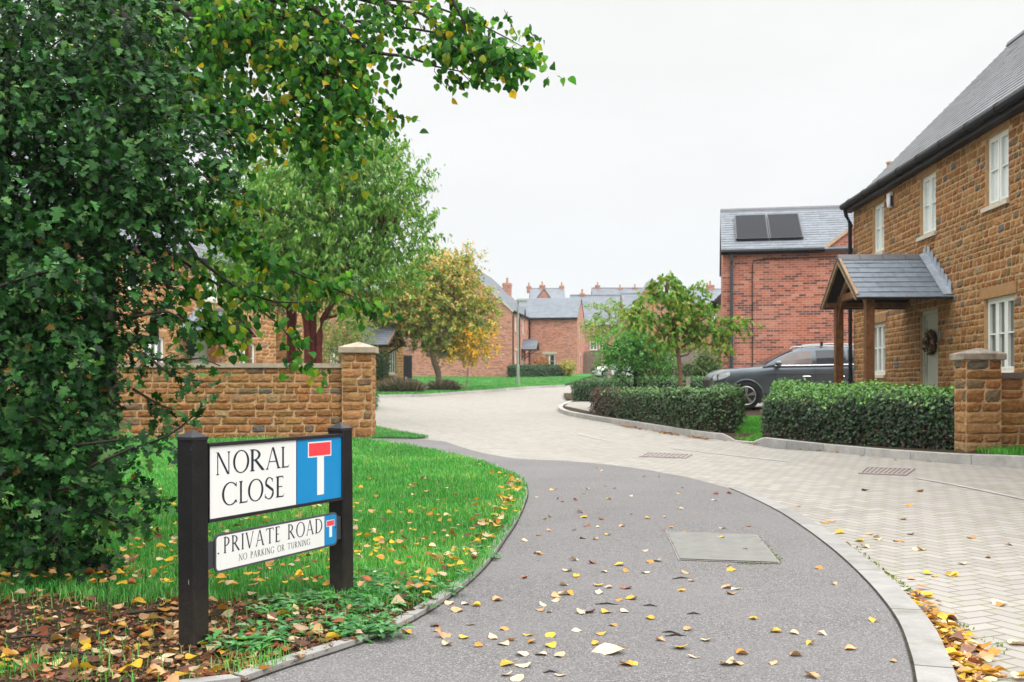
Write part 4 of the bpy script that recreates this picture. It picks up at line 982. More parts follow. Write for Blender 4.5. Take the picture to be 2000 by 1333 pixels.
# ------------------------------------------------------------------ brick house with the solar panels
def house_brick_solar():
    b = math.radians(11); z0 = 0.62; root = thing('brick_house', 'red brick house with two black solar panels on its slate roof, behind the parked car', 'house', (6.80, 33.0, z0), -b)
    Fr = frame((0,0,0), (1,0,0), (0,-1,0)); L, D, E, RISE = 9.5, 6.6, 4.72, 1.78
    xg = 3.15   # the cross gable starts here
    w = Acc(); wall_panel(w, Fr, L, E); wall_panel(w, frame((0,D,0),(0,-1,0),(-1,0,0)), D, E); gable_panel(w, frame((0,D,0),(0,-1,0),(-1,0,0)), D, E, E+RISE)
    wall_panel(w, frame((L,0,0),(0,1,0),(1,0,0)), D, E); gable_panel(w, frame((L,0,0),(0,1,0),(1,0,0)), D, E, E+RISE); wall_panel(w, frame((L,D,0),(-1,0,0),(0,1,0)), L, E)
    Lg = L-xg; gr = Lg/2*0.78
    q = [(xg,E),(L,E),((xg+L)/2,E+gr)]; w.add([Fr(*p, .003) for p in q], [(0,1,2)], uv=q)
    # rear wing seen past the corner
    wx0, wx1, wy0, wy1, we = -0.14, 6.0, D, D+6.5, 3.72
    wall_panel(w, frame((wx0,wy1,0),(0,-1,0),(-1,0,0)), wy1-wy0, we); wall_panel(w, frame((wx1,wy0,0),(0,1,0),(1,0,0)), wy1-wy0, we)
    w.build('wall', M_BRICK, root)
    def cl(u, s, k=xg+0.02): return u < k+0.25+max(0, s-0.3)*1.0
    roof_gabled(root, L, D, E+0.06, RISE, over=0.20, verge=0.06, base=(0.15,0.168,0.19), sw=0.30, ex=0.22, seed=8)
    # cross gable roof, verge on the front face
    a = Acc(); xm = (xg+L)/2; hw = Lg/2; th = math.atan2(gr, hw); S = hw/math.cos(th)+.12; ct, sn = math.cos(th), math.sin(th)
    for s in (1, -1):
        def Fr3(u, q, h, s=s): return (xm-s*(S*ct-(q*ct-h*sn)), (-.05+u) if s < 0 else (3.6-u), E+gr+.05-S*sn+q*sn+h*ct)
        a.hexa([Fr3(0,0,-.08),Fr3(3.65,0,-.08),Fr3(3.65,S,-.08),Fr3(0,S,-.08),Fr3(0,0,0),Fr3(3.65,0,0),Fr3(3.65,S,0),Fr3(0,S,0)], (0.09,0.09,0.1)); slates(a, Fr3, 3.65, S, .3, .22, 60+s, (0.15,0.168,0.19))
    a.build('gable_roof', M_SLATE, root)
    v = Acc(); v.beam(Fr(xg-.1, E-.06, .06), Fr(xm, E+gr+.0, .06), .05, .10, up=(0,0,1)); v.beam(Fr(L+.1, E-.06, .06), Fr(xm, E+gr, .06), .05, .10); v.build('verge', plain('verge_mortar', (0.5,0.36,0.25), 0.9), root)
    a = Acc()   # wing roof: lean slope facing left
    sl = 2.6; th2 = math.radians(45)
    def Fw(u, q, h): return (wx0-.15+q*math.cos(th2)-h*math.sin(th2), wy1-u, we-.08+q*math.sin(th2)+h*math.cos(th2))
    a.hexa([Fw(0,0,-.08),Fw(6.5,0,-.08),Fw(6.5,sl,-.08),Fw(0,sl,-.08),Fw(0,0,0),Fw(6.5,0,0),Fw(6.5,sl,0),Fw(0,sl,0)], (0.09,0.09,0.1)); slates(a, Fw, 6.5, sl, .3, .22, 70, (0.15,0.168,0.19)); a.build('wing_roof', M_SLATE, root)
    gu = Acc(); gutter(gu, Fr(-.06, E-.06, .20), Fr(xg-.02, E-.06, .20), .062); gu.fbox(Fr, -.05, xg-.02, E-.13, E+.03, .02, .13); gu.build('gutter', M_GUTTER, root)
    gu = Acc(); gutter(gu, (wx0-.2, wy0, we-.12), (wx0-.2, wy1, we-.12), .07); gu.build('wing_gutter', M_GUTTER, root)
    dp = Acc(); dp.tube([Fr(.27,E-.1,.18),Fr(.27,E-.35,.15),Fr(.27,E-.5,.07),Fr(.27,0,.06)], .052, 10)
    for z in (.9, 2.5, 4.15): dp.tube([Fr(.27,z,.06),Fr(.27,z+.09,.06)], .068, 10)
    dp.build('downpipe', M_DPIPE, root)
    cb = Acc(); cb.tube([Fr(6.0,E-.27,.018),Fr(3.3,E-.26,.018),Fr(1.15,E-.30,.018),Fr(.97,E-.34,.018),Fr(.92,E-.48,.018),Fr(.92,0.2,.018)], .016, 6); cb.build('cable', M_PIPEBLACK, root)
    vt = Acc(); vt.box(.74,.92,-.10,-.004,.70,.98); vt.box(.76,.90,-.14,-.102,.73,.92); vt.build('meter_box', M_PIPEBLACK, root)
    # solar panels on the front slope
    th = math.atan2(RISE, D/2); ct, sn = math.cos(th), math.sin(th)
    Sl = lambda u, s, h: (u, -.2*ct+s*ct-h*sn, E+.06-.2*sn+s*sn+h*ct)
    def pan_fn(N):
        o = N.obj(); p = N.sep(o); gx = N.m('FRACT', N.m('MULTIPLY', p[0], 6.4)); gz = N.m('FRACT', N.m('MULTIPLY', p[2], 12.0))
        l = N.m('LESS_THAN', N.m('MINIMUM', gx, gz), 0.05)
        return dict(color=N.mix(l, (0.006,0.008,0.012), (0.014,0.016,0.021)), rough=0.5, spec=0.06)
    MP = mat('solar_cells', pan_fn)
    for u0 in (.42, 1.50):
        f = Acc(); u1 = u0+1.05; s0, s1 = .85, 3.15
        f.hexa([Sl(u0,s0,.05),Sl(u1,s0,.05),Sl(u1,s1,.05),Sl(u0,s1,.05),Sl(u0,s0,.11),Sl(u1,s0,.11),Sl(u1,s1,.11),Sl(u0,s1,.11)]); p = f.build('solar_panel', plain('panel_frame', (0.015,0.016,0.02), .4, .5, .3), root)
        f = Acc(); e = .03; f.add([Sl(u0+e,s0+e,.1125),Sl(u1-e,s0+e,.1125),Sl(u1-e,s1-e,.1125),Sl(u0+e,s1-e,.1125)], [(0,1,2,3)]); f.build('cells', MP, p)
    chimney(root, 5.9, D/2+1.6, E+1.0, E+3.2, .5, .5)
house_brick_solar()

# ------------------------------------------------------------------ stone houses behind the garden wall
def stone_house_left(P0, Lbefore, Lafter, ang, z0, label, win, doors, porches, D=7.0, E=4.95, RISE=3.3, seed=50, posts=True):
    d = np.array((math.sin(ang), math.cos(ang)))         # along the front, away from the camera
    o = np.array(P0)-d*Lbefore; root = thing('stone_house', label, 'house', (o[0], o[1], z0), math.atan2(d[1], d[0]))
    L = Lbefore+Lafter; Fr = frame((0,0,0), (1,0,0), (0,-1,0)); ops = []
    for (x, b0, b1, wd, n) in win: ops.append((Lbefore+x, Lbefore+x+wd, b0, b1))
    drs = [(Lbefore+x, Lbefore+x+.95, 0, 2.1) for x in doors]
    mo, st = Acc(), Acc(); wall_panel(mo, Fr, L, E, ops+drs)
    lops = [(q[0]-.135, q[1]+.135, q[3]-.005, q[3]+.19) for q in ops]+ops+drs
    stone_face(st, Fr, L, E, lops, seed=seed, hs=(.12,.21), ls=(.2,.55), nx=3, ny=2)
    Fe = frame((L,0,0),(0,1,0),(1,0,0)); wall_panel(mo, Fe, D, E); gable_panel(mo, Fe, D, E, E+RISE)
    Fs = frame((0,D,0),(0,-1,0),(-1,0,0)); wall_panel(mo, Fs, D, E); gable_panel(mo, Fs, D, E, E+RISE); stone_face(st, Fs, D, E+RISE, seed=seed+1, nx=2, ny=2, hs=(.12,.21), ls=(.2,.55), top=lambda u: E+RISE*(1-abs(u-D/2)/(D/2)))
    wall_panel(mo, frame((L,D,0),(-1,0,0),(0,1,0)), L, E)
    w = mo.build('wall', M_MORTAR, root); st.build('stonework', M_STONE, w)
    for q, (x, b0, b1, wd, n) in zip(ops, win): window(root, Fr, *q, n, M_SKYGLASS if b0 > 2.5 else M_GLASS, True, True, M_DRESSED)
    for q in drs: plank_door(root, Fr, *q)
    roof_gabled(root, L, D, E+.1, RISE, base=(.125,.135,.15), sw=.3, ex=.24, seed=seed)
    gu = Acc(); gutter(gu, Fr(0,E-.03,.22), Fr(L,E-.03,.22)); gu.build('gutter', M_GUTTER, root)
    for (x0, x1, po) in porches: oak_porch(root, Fr, Lbefore+x0, Lbefore+x1, 2.32, 3.15, 1.55, posts=po)
    return root
stone_house_left((-11.3, 35.0), 13.0, 6.2, math.radians(17.5), 0.50, 'golden ironstone house with slate porch and sage door, half hidden behind the garden wall',
    [(3.62, .92, 2.12, 1.05, 3), (-2.0, .92, 2.12, 1.07, 3), (1.35, 3.55, 4.65, .85, 2), (6.6-1.9, 3.55, 4.65, .85, 2), (-3.0, 3.55, 4.65, .85, 2)], [0.62], [(-0.1, 2.35, True)], seed=50)
stone_house_left((-7.42, 49.9), 7.5, 5.9, math.radians(15.0), 0.70, 'smaller golden stone house with a bracketed slate canopy, beyond the gate pier',
    [(3.75, .90, 2.15, 1.07, 3), (3.75, 3.5, 4.6, .85, 2), (-3.5, .9, 2.1, 1.07, 3)], [0.65], [(-.15, 2.3, False)], seed=80, RISE=2.9)

# ------------------------------------------------------------------ far brick house across the lawn
def house_brick_far():
    a9 = math.radians(9); z0 = 1.50; ux = np.array((math.cos(a9), -math.sin(a9))); o = np.array((0, 78.0))-8.9*ux
    root = thing('brick_house', 'red brick house with gable end, dormers and slate roofed wing, beyond the bright lawn', 'house', (o[0], o[1], z0), -a9)
    G, E, RISE, Dm = 8.9, 5.15, 4.2, 16.0
    w = Acc(); Ff = frame((0,0,0),(1,0,0),(0,-1,0)); wall_panel(w, Ff, G, E); gable_panel(w, Ff, G, E, E+RISE)
    Fs = frame((G,0,0),(0,1,0),(1,0,0)); sops = [(1.5,2.45,.95,2.2),(1.6,2.45,3.7,4.9),(5.6,6.45,3.7,4.9),(5.3,6.2,0,2.1)]; wall_panel(w, Fs, Dm, E, sops)
    Fw = frame((G,8.9,0),(1,0,0),(0,-1,0)); LW, DW = 4.15, 7.0; wops = [(1.30,2.28,.90,2.13)]; wall_panel(w, Fw, LW, E, wops)
    Fg = frame((G+LW,8.9,0),(0,1,0),(1,0,0)); gops = [(2.2,3.1,.9,2.1),(2.2,3.1,3.5,4.7)]; wall_panel(w, Fg, DW, E, gops); gable_panel(w, Fg, DW, E, E+1.95)
    wall_panel(w, frame((0,Dm,0),(0,-1,0),(-1,0,0)), Dm, E)
    w.build('wall', M_BRICKFAR, root)
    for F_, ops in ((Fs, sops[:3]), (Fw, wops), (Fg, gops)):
        for q in ops: window(root, F_, *q, 2, M_SKYGLASS if q[2] > 3 else M_GLASS, True, True, M_SILL, fmat=M_FRAME)
    plank_door(root, Fs, *sops[3], m=M_WHITEDOOR)
    # main roof, ridge running back
    r = Acc(); xm = G/2; th = math.atan2(RISE, xm); S = xm/math.cos(th)+.2; ct, sn = math.cos(th), math.sin(th)
    for s in (1, -1):
        def Fr3(u, q, h, s=s): return (xm-s*(S*ct-(q*ct-h*sn)), (-.06+u) if s < 0 else (Dm-u), E+RISE+.06-S*sn+q*sn+h*ct)
        r.hexa([Fr3(0,0,-.1),Fr3(Dm,0,-.1),Fr3(Dm,S,-.1),Fr3(0,S,-.1),Fr3(0,0,0),Fr3(Dm,0,0),Fr3(Dm,S,0),Fr3(0,S,0)], (.1,.1,.11)); slates(r, Fr3, Dm, S, .4, .28, 90+s, (.15,.165,.185))
    r.build('roof', M_SLATE, root)
    v = Acc(); v.beam(Ff(-.1,E-.05,.05), Ff(xm,E+RISE,.05), .06, .12); v.beam(Ff(G+.1,E-.05,.05), Ff(xm,E+RISE,.05), .06, .12); v.build('verge', M_SILL, root)
    # wing roof
    a = Acc(); th = math.atan2(1.95, DW/2); S = (DW/2)/math.cos(th)+.2; ct, sn = math.cos(th), math.sin(th); LL = LW+1.6
    for s in (1, -1):
        def Fr3(u, q, h, s=s): return (G-1.55+u if s > 0 else G+LW+.05-u, 8.9+DW/2-s*(S*ct-(q*ct-h*sn)), E+.06+1.95-S*sn+q*sn+h*ct)
        a.hexa([Fr3(0,0,-.1),Fr3(LL,0,-.1),Fr3(LL,S,-.1),Fr3(0,S,-.1),Fr3(0,0,0),Fr3(LL,0,0),Fr3(LL,S,0),Fr3(0,S,0)], (.1,.1,.11)); slates(a, Fr3, LL, S, .4, .28, 95+s, (.145,.165,.19))
    a.build('wing_roof', M_SLATE, root)
    # small gabled dormers over the upper windows
    for y0 in (2.02, 6.02):
        d = Acc(); hwd = .72
        for c0, c1 in ((.02, -.9),):
            q = [(y0-hwd*.8, E-.05), (y0+hwd*.8, E-.05), (y0, E+.72)]; d.add([Fs(*p, .02) for p in q], [(0,1,2)], uv=q)
        for s in (1, -1):
            d.hexa([Fs(y0+s*hwd,E-.12,.14),Fs(y0,E+.75,.14),Fs(y0,E+.75,-1.2),Fs(y0+s*hwd,E-.12,-1.2),Fs(y0+s*hwd,E-.04,.14),Fs(y0,E+.83,.14),Fs(y0,E+.83,-1.2),Fs(y0+s*hwd,E-.04,-1.2)], (.15,.165,.185))
        d.build('dormer', M_SLATE, root)
    gu = Acc(); gutter(gu, Fw(0,E-.02,.2), Fw(LW,E-.02,.2), .075); gu.fbox(Fw, 0, LW, E-.12, E+.02, .02, .12); gu.build('wing_gutter', M_GUTTER, root)
    gu = Acc(); gutter(gu, Fs(0,E-.02,.16), Fs(8.7,E-.02,.16), .07); gu.build('gutter', M_GUTTER, root)
    for Fq, x in ((Fw, .12), (Fs, .12), (Fs, 3.4)): dp = Acc(); dp.tube([Fq(x,E-.1,.15),Fq(x,E-.4,.07),Fq(x,0,.07)], .05, 8); dp.build('downpipe', M_GUTTER, root)
    oak_porch(root, Fs, 4.75, 6.75, 2.45, 3.2, 1.25, posts=False, flash=False)
    tr = Acc(); tr.fbox(Ff, 2.25, 4.05, 1.75, 2.25, .004, .05); tr.build('trellis', plain('dark_trellis', (.07,.04,.035), .85), root)
    chimney(root, G/2-.1+1.7, 15.2, E+1.2, E+RISE-.55, .75, .6, M_BRICKFAR, 1)
    # side gate next to the stone house
    gt = thing('side_gate', 'tall dark blue timber gate between the stone house and the brick gable', 'gate', (-6.1, 57.5, .84), math.radians(-10))
    a = Acc()
    for k in range(5): a.box(k*.1+.003, k*.1+.097, 0, .04, 0, 1.85)
    a.box(0, .5, .04, .07, .3, .4); a.box(0, .5, .04, .07, 1.4, 1.5); a.build('boards', M_NAVYGATE, gt)
house_brick_far()

# ------------------------------------------------------------------ rows of houses on the rise beyond
def row_house(label, px0, px1, Y, ridge_py, eave_py, m=M_BRICKFAR, chims=(), gables=(), D=7.5, rz=0.0, wins=(), z0=None):
    x0, x1 = (px0-1000)/F*Y, (px1-1000)/F*Y; z0 = g(Y) if z0 is None else z0; zr = ZC+(HY-ridge_py)/F*(Y+D/2)-z0; ze = ZC+(HY-eave_py)/F*Y-z0
    root = thing('brick_house' if m is not M_DRESSED else 'stone_house', label, 'house', (x0, Y, z0), rz); L = x1-x0
    Fr = frame((0,0,0),(1,0,0),(0,-1,0)); w = Acc(); wall_panel(w, Fr, L, ze)
    for Fq in (frame((0,D,0),(0,-1,0),(-1,0,0)), frame((L,0,0),(0,1,0),(1,0,0))): wall_panel(w, Fq, D, ze); gable_panel(w, Fq, D, ze, zr)
    for (gx0, gx1, apex) in gables:
        a0, a1 = (gx0-1000)/F*Y-x0, (gx1-1000)/F*Y-x0; az = ZC+(HY-apex)/F*Y-z0
        wall_panel(w, frame((0,0,0),(1,0,0),(0,-1,0)), a1, ze, x0=a0) if False else None
        q = [(a0, -.3), (a1, -.3), (a1, ze), ((a0+a1)/2, az), (a0, ze)]; w.add([Fr(*p, .6) for p in q], [(0,1,2,3,4)], uv=q)
        for xx, nn in ((a0,-1), (a1,1)): w.add([Fr(xx,-.3,.6), Fr(xx,-.3,0), Fr(xx,ze,0), Fr(xx,ze,.6)], [(0,1,2,3)] if nn < 0 else [(3,2,1,0)], uv=[(0,0),(.6,0),(.6,ze),(0,ze)])
    w.build('wall', m, root)
    roof_gabled(root, L, D, ze, zr-ze, base=(.155,.175,.20), sw=.6, ex=.35, over=.2)
    for (gx0, gx1, apex) in gables:
        a0, a1 = (gx0-1000)/F*Y-x0, (gx1-1000)/F*Y-x0; az = ZC+(HY-apex)/F*Y-z0; xm = (a0+a1)/2; r = Acc()
        for xe in (a0-.15, a1+.15):
            s = 1 if xe < xm else -1; v = [Fr(xe,ze-.1,.7),Fr(xm,az+.05,.7),Fr(xm,az+.05,-3),Fr(xe,ze-.1,-3)]; v2 = [(p[0],p[1],p[2]+.12) for p in v]; r.hexa(v+v2, (.2,.22,.245))
        r.build('gable_roof', M_SLATE, root)
    for (cx, top, wd) in chims:
        zt = ZC+(HY-top)/F*(Y+D/2)-z0; chimney(root, (cx-1000)/F*(Y+D/2)-x0, D/2, zr-.6, zt-.45, wd, wd*.8, m if m is not M_DRESSED else M_BRICKFAR, 1)
    for (p0, p1, q0, q1) in wins:
        window(root, frame((0,-.12 if not gables else -.72,0),(1,0,0),(0,-1,0)), (p0-1000)/F*Y-x0, (p1-1000)/F*Y-x0, ZC+(HY-q1)/F*Y-z0, ZC+(HY-q0)/F*Y-z0, 2, M_GLASS, True, True, None, cset=-.06)
    return root
row_house('distant pale brick house with three chimneys and a small front gable, above the wing roof', 1036, 1104, 135, 564, 586, chims=((1033,553,.6),(1059,551,.75),(1097,552,.6)), gables=((1048,1076,566),))
row_house('distant long slate roofed brick house seen between the far brick house and the trees', 1118, 1246, 112, 577, 632, chims=((1137,566,.55),), wins=((1152,1166,668,684),(1170,1182,668,684)))
row_house('distant brick house behind the long slate roof, three small chimneys on its ridge', 1160, 1262, 150, 563, 600, chims=((1167,552,.7),(1211,557,.75),(1240,556,.65)))
row_house('distant gabled pink brick house behind the young tree', 1222, 1345, 100, 574, 618, gables=((1222,1322,548),), chims=((1290,552,.5),), wins=((1331,1334,615,650),))
row_house('distant golden stone house with hipped slate roof edge beside the solar panel house', 1352, 1440, 118, 565, 597, m=M_DRESSED, chims=((1387,550,.85),), wins=((1391,1399,602,628),))
# ------------------------------------------------------------------ leaves
def leaf_mat(name, trans=0.35, rough=0.5, spec=0.35):
    def fn(N):
        a = N.attr(); n = N.noise(N.obj(), 25.0, 2.0)
        c = N.mix(1.0, a, N.mix(N.rng(n, .3, .7), (.8,.8,.8), (1.2,1.2,1.2)), 'MULTIPLY')
        return dict(color=c, rough=rough, spec=spec, tcolor=N.mix(1.0, c, (1.25,1.35,.6), 'MULTIPLY'))
    return mat(name, fn, trans)
M_LEAF = leaf_mat('leaf', 0.35, 0.5, 0.28); M_LEAFGLOSS = leaf_mat('glossy_leaf', 0.2, 0.45, 0.35); M_HAWLEAF = leaf_mat('hawthorn_leaf', 0.2, 0.45, 0.13); M_LIME = leaf_mat('lime_leaf', 0.55, 0.5, 0.2); M_LEAFDRY = leaf_mat('dry_leaf', 0.25, 0.75, 0.2)
def bark_mat(name, c, scale=20):
    def fn(N):
        o = N.obj(); n = N.noise(o, scale, 6.0, .7)
        return dict(color=N.mix(N.rng(n, .3, .7), tuple(x*.5 for x in c), tuple(x*1.4 for x in c)), rough=.85, spec=.25, normal=N.bump(n, .8, .02))
    return mat(name, fn)
M_BARK = bark_mat('dark_bark', (.045,.035,.028)); M_BARKRED = bark_mat('peeling_red_bark', (.10,.022,.018), 12); M_BARKTAN = bark_mat('tan_bark', (.22,.13,.075)); M_BARKGREY = bark_mat('grey_bark', (.30,.23,.18))
def template(half, fold=0.15, curl=0.25, cup=0.0):
    """leaf from a half outline [(x, y)]; x 0..1 along the leaf. Returns verts (k,3) and quads"""
    h = np.array(half, float); n = len(h)
    mid = np.stack([h[:,0], 0*h[:,0], -curl*h[:,0]**2], 1)
    def sidep(s): return np.stack([h[:,0], s*h[:,1], -curl*h[:,0]**2 + fold*h[:,1] - cup*h[:,1]**2*4], 1)
    V = np.concatenate([mid, sidep(1), sidep(-1)]); Fs = []
    for i in range(n-1): Fs.append((i, i+1, n+i+1, n+i)); Fs.append((i+1, i, 2*n+i, 2*n+i+1))
    return V, np.array(Fs)
T_HAW = template([(0,.02),(.14,.06),(.24,.30),(.36,.40),(.44,.16),(.56,.34),(.68,.36),(.70,.15),(.86,.20),(1,.0)], .25, .2)
T_LIME = template([(-.04,.18),(.06,.40),(.25,.50),(.5,.44),(.78,.20),(1,.0)], -.45, .55, .25)
T_LIME2 = template([(-.04,.18),(.06,.40),(.25,.50),(.5,.44),(.78,.20),(1,.0)], .25, .25)
T_LANCE = template([(0,.01),(.3,.20),(.65,.15),(1,0)], .3, .5)
T_OVAL = template([(0,.02),(.25,.24),(.6,.25),(1,0)], .3, .25)
T_SMALL = template([(0,.05),(.5,.32),(1,.02)], .35, .15)
def norm(v): return v/(np.linalg.norm(v, axis=-1, keepdims=True)+1e-9)
def place_leaves(name, parent, m, P, Tdir, Nrm, size, tmpl, col, smooth=False):
    tv, tf = tmpl; n = len(P); t = norm(Tdir); b = norm(np.cross(Nrm, t)); nn = np.cross(t, b)
    V = P[:,None,:] + size[:,None,None]*(t[:,None,:]*tv[None,:,0:1] + b[:,None,:]*tv[None,:,1:2] + nn[:,None,:]*tv[None,:,2:3])
    k = len(tv); Fs = (tf[None] + (np.arange(n)*k)[:,None,None]).reshape(-1, 4)
    return fastmesh(name, V.reshape(-1,3), Fs, np.repeat(col, k, 0), m, parent, smooth)
def twig_leaves(rg, O, D, L, nl, size, out=None, droop=.4, spread=.8, upn=.9, jit=.02, down=0.3):
    """leaves along twigs: origins O (n,3), directions D, lengths L"""
    n = len(O); s = (np.arange(nl)+.5)/nl; s = np.clip(s[None]+rg.normal(0, .5/nl, (n, nl)), .05, 1)
    D = norm(D); P = O[:,None]+D[:,None]*(L[:,None]*s)[...,None]; P[...,2] -= droop*(L[:,None]*s**2)
    sd = norm(np.cross(D, rg.normal(size=(n,3)))); sgn = np.where(np.arange(nl)%2 == 0, 1., -1.)
    T = D[:,None]*.6 + sd[:,None]*(sgn[None,:,None]*spread) + rg.normal(0, .28, (n, nl, 3)); T[...,2] -= down
    Nn = np.zeros((n, nl, 3)); Nn[...,2] = upn; Nn += rg.normal(0, .55, (n, nl, 3))
    if out is not None: Nn += out[:,None]*.7
    P = P+rg.normal(0, jit, P.shape)
    return P.reshape(-1,3), T.reshape(-1,3), Nn.reshape(-1,3), (size*rg.uniform(.65, 1.2, (n, nl))).reshape(-1)
def palette(rg, n, cols, w, var=.22):
    w = np.array(w, float); idx = rg.choice(len(cols), n, p=w/w.sum()); c = np.array(cols)[idx]
    return c*rg.uniform(1-var, 1+var, (n,1))*rg.uniform(.93, 1.07, (n,3))
def blob_points(rg, blobs, n, shell=.5):
    """points spread through ellipsoids (cx,cy,cz,rx,ry,rz); returns points and outward directions"""
    B = np.array(blobs, float); w = (B[:,3]*B[:,4]*B[:,5])**.75; idx = rg.choice(len(B), n, p=w/w.sum()); d = norm(rg.normal(size=(n,3)))
    r = rg.uniform(shell**3, 1, n)**(1/3); P = B[idx,:3]+d*B[idx,3:]*r[:,None]; return P, norm(d/B[idx,3:]), r
def limb(rg, a, b, sag=.1, n=5, wob=.04):
    a = np.array(a, float); b = np.array(b, float); L = np.linalg.norm(b-a); pts = []
    for k in range(n+1):
        t = k/n; p = a+(b-a)*t; p[2] += sag*L*math.sin(math.pi*t); p += rg.normal(0, wob*L, 3)*math.sin(math.pi*t); pts.append(p)
    return pts
def px_blob(px, py, Y, r, ry=None, sq=1.0):
    c = W(px, py, Y); R = r/F*Y; return (*c, R, (ry if ry else R), R*sq)

# ------------------------------------------------------------------ hawthorn in front on the left
def hawthorn():
    rg = np.random.default_rng(11); root = thing('hawthorn_bush', 'large dark green hawthorn with lobed leaves beside the sign, drooping to the lawn', 'bush', (-3.3, 6.1, 0))
    off = np.array((-3.3, 6.1, 0.0))
    bl = [px_blob(*b) for b in [(60,960,5.3,150),(100,890,5.6,105),(190,970,5.2,45),(40,1010,5.6,100),(45,760,5.6,170),(125,690,5.8,85),(135,560,5.7,140),(60,400,5.8,260),(255,425,5.8,85),(325,410,5.9,60),(270,300,5.9,170),(110,180,6.0,220),(10,20,6.1,190),(340,320,5.9,90),(130,820,5.6,70),(-60,650,5.9,260),(-80,300,6.1,250),(-60,950,5.5,180),(200,60,6.1,150),(240,540,5.7,40)]]
    P, d, r = blob_points(rg, bl, 3500, .45)
    D = d*.9+np.array((.35,-.45,-.15))+rg.normal(0,.45,(len(P),3))
    L = rg.uniform(.11,.27,len(P))
    # sprays reaching out over the wall, the sign post and the grass
    spr = [([(250,690,5.4),(330,705,5.3),(395,700,5.2),(430,715,5.2)],8),([(280,690,5.4),(340,735,5.2),(400,745,5.1)],6),([(180,910,5.0),(250,880,4.8),(330,850,4.5),(385,805,4.4),(405,775,4.4)],8),([(150,870,5.1),(230,860,5.0),(300,850,4.9),(350,880,4.8)],14),
           ([(160,960,5.2),(240,950,5.0),(300,970,4.9)],20),([(180,1000,5.2),(250,1020,5.0),(310,960,5.0)],12),([(120,1060,5.4),(180,1080,5.3),(215,1090,5.2)],18),([(260,620,5.5),(330,610,5.4),(370,640,5.3)],5),([(260,760,5.5),(310,790,5.4),(340,800,5.3)],5),
           ([(0,560,5.0),(60,540,4.9),(130,520,4.8)],25),([(20,720,5.0),(90,700,4.9),(160,700,4.9)],25),([(0,1080,5.4),(90,1095,5.3),(170,1100,5.2)],26)]
    br = Acc(); Os, Ds, Ls = [P], [D], [L]
    for pts, n in spr:
        w = resample([W(*p) for p in pts], .06); w = np.array(w); br.tube(w, np.linspace(.009,.003,len(w)), 5)
        i = rg.integers(0, len(w), n); t = np.gradient(w, axis=0)[i]; Os.append(w[i]); Ds.append(norm(t)*.7+rg.normal(0,.5,(n,3))+np.array((0,-.1,-.1))); Ls.append(rg.uniform(.07,.17,n))
    nm = len(P); O = np.concatenate(Os); D = np.concatenate(Ds); L = np.concatenate(Ls)
    A = twig_leaves(rg, O, D, L, 9, .049, out=norm(np.tile(np.array((.2,-.6,.35)),(len(O),1))), droop=.35, down=.25)
    A = (A[0], A[1], A[2], A[3]*np.exp(rg.normal(0,.22,len(A[3]))))
    col = palette(rg, len(A[0]), [(.009,.044,.010),(.016,.070,.015),(.040,.135,.030),(.085,.19,.05),(.16,.09,.02),(.005,.022,.008)], [3,5,3.4,2.0,.12,3])
    place_leaves('foliage', root, M_HAWLEAF, A[0]-off, A[1], A[2], A[3], T_HAW, col)
    for k in range(700):   # the twigs themselves
        i = rg.integers(0, nm); p = O[i]; e = p+norm(D[i])*L[i]; e[2] -= .35*L[i]; br.tube([p-norm(D[i])*.12, p, e], [.004,.003,.0015], 3, caps=False)
    hub = [np.array((-3.2,6.2,.0)), np.array((-3.45,6.3,.05)), np.array((-2.9,6.4,.05)), np.array((-3.7,6.1,0))]
    for k in range(46):
        i = rg.integers(0, nm); b = hub[rg.integers(0,4)]; l = limb(rg, b+np.array((0,0,rg.uniform(.2,2.2))), P[i], .05, 6, .05); br.tube(l, np.linspace(rg.uniform(.012,.028),.004,7), 5)
    for h in hub: l = limb(rg, h-np.array((0,0,.1)), h+np.array((rg.normal(0,.3), rg.normal(0,.3), 3.4)), 0, 8, .03); br.tube(l, np.linspace(.07,.025,9), 8)
    br.build('branches', M_BARK, root, smooth=True, off=off)
hawthorn()

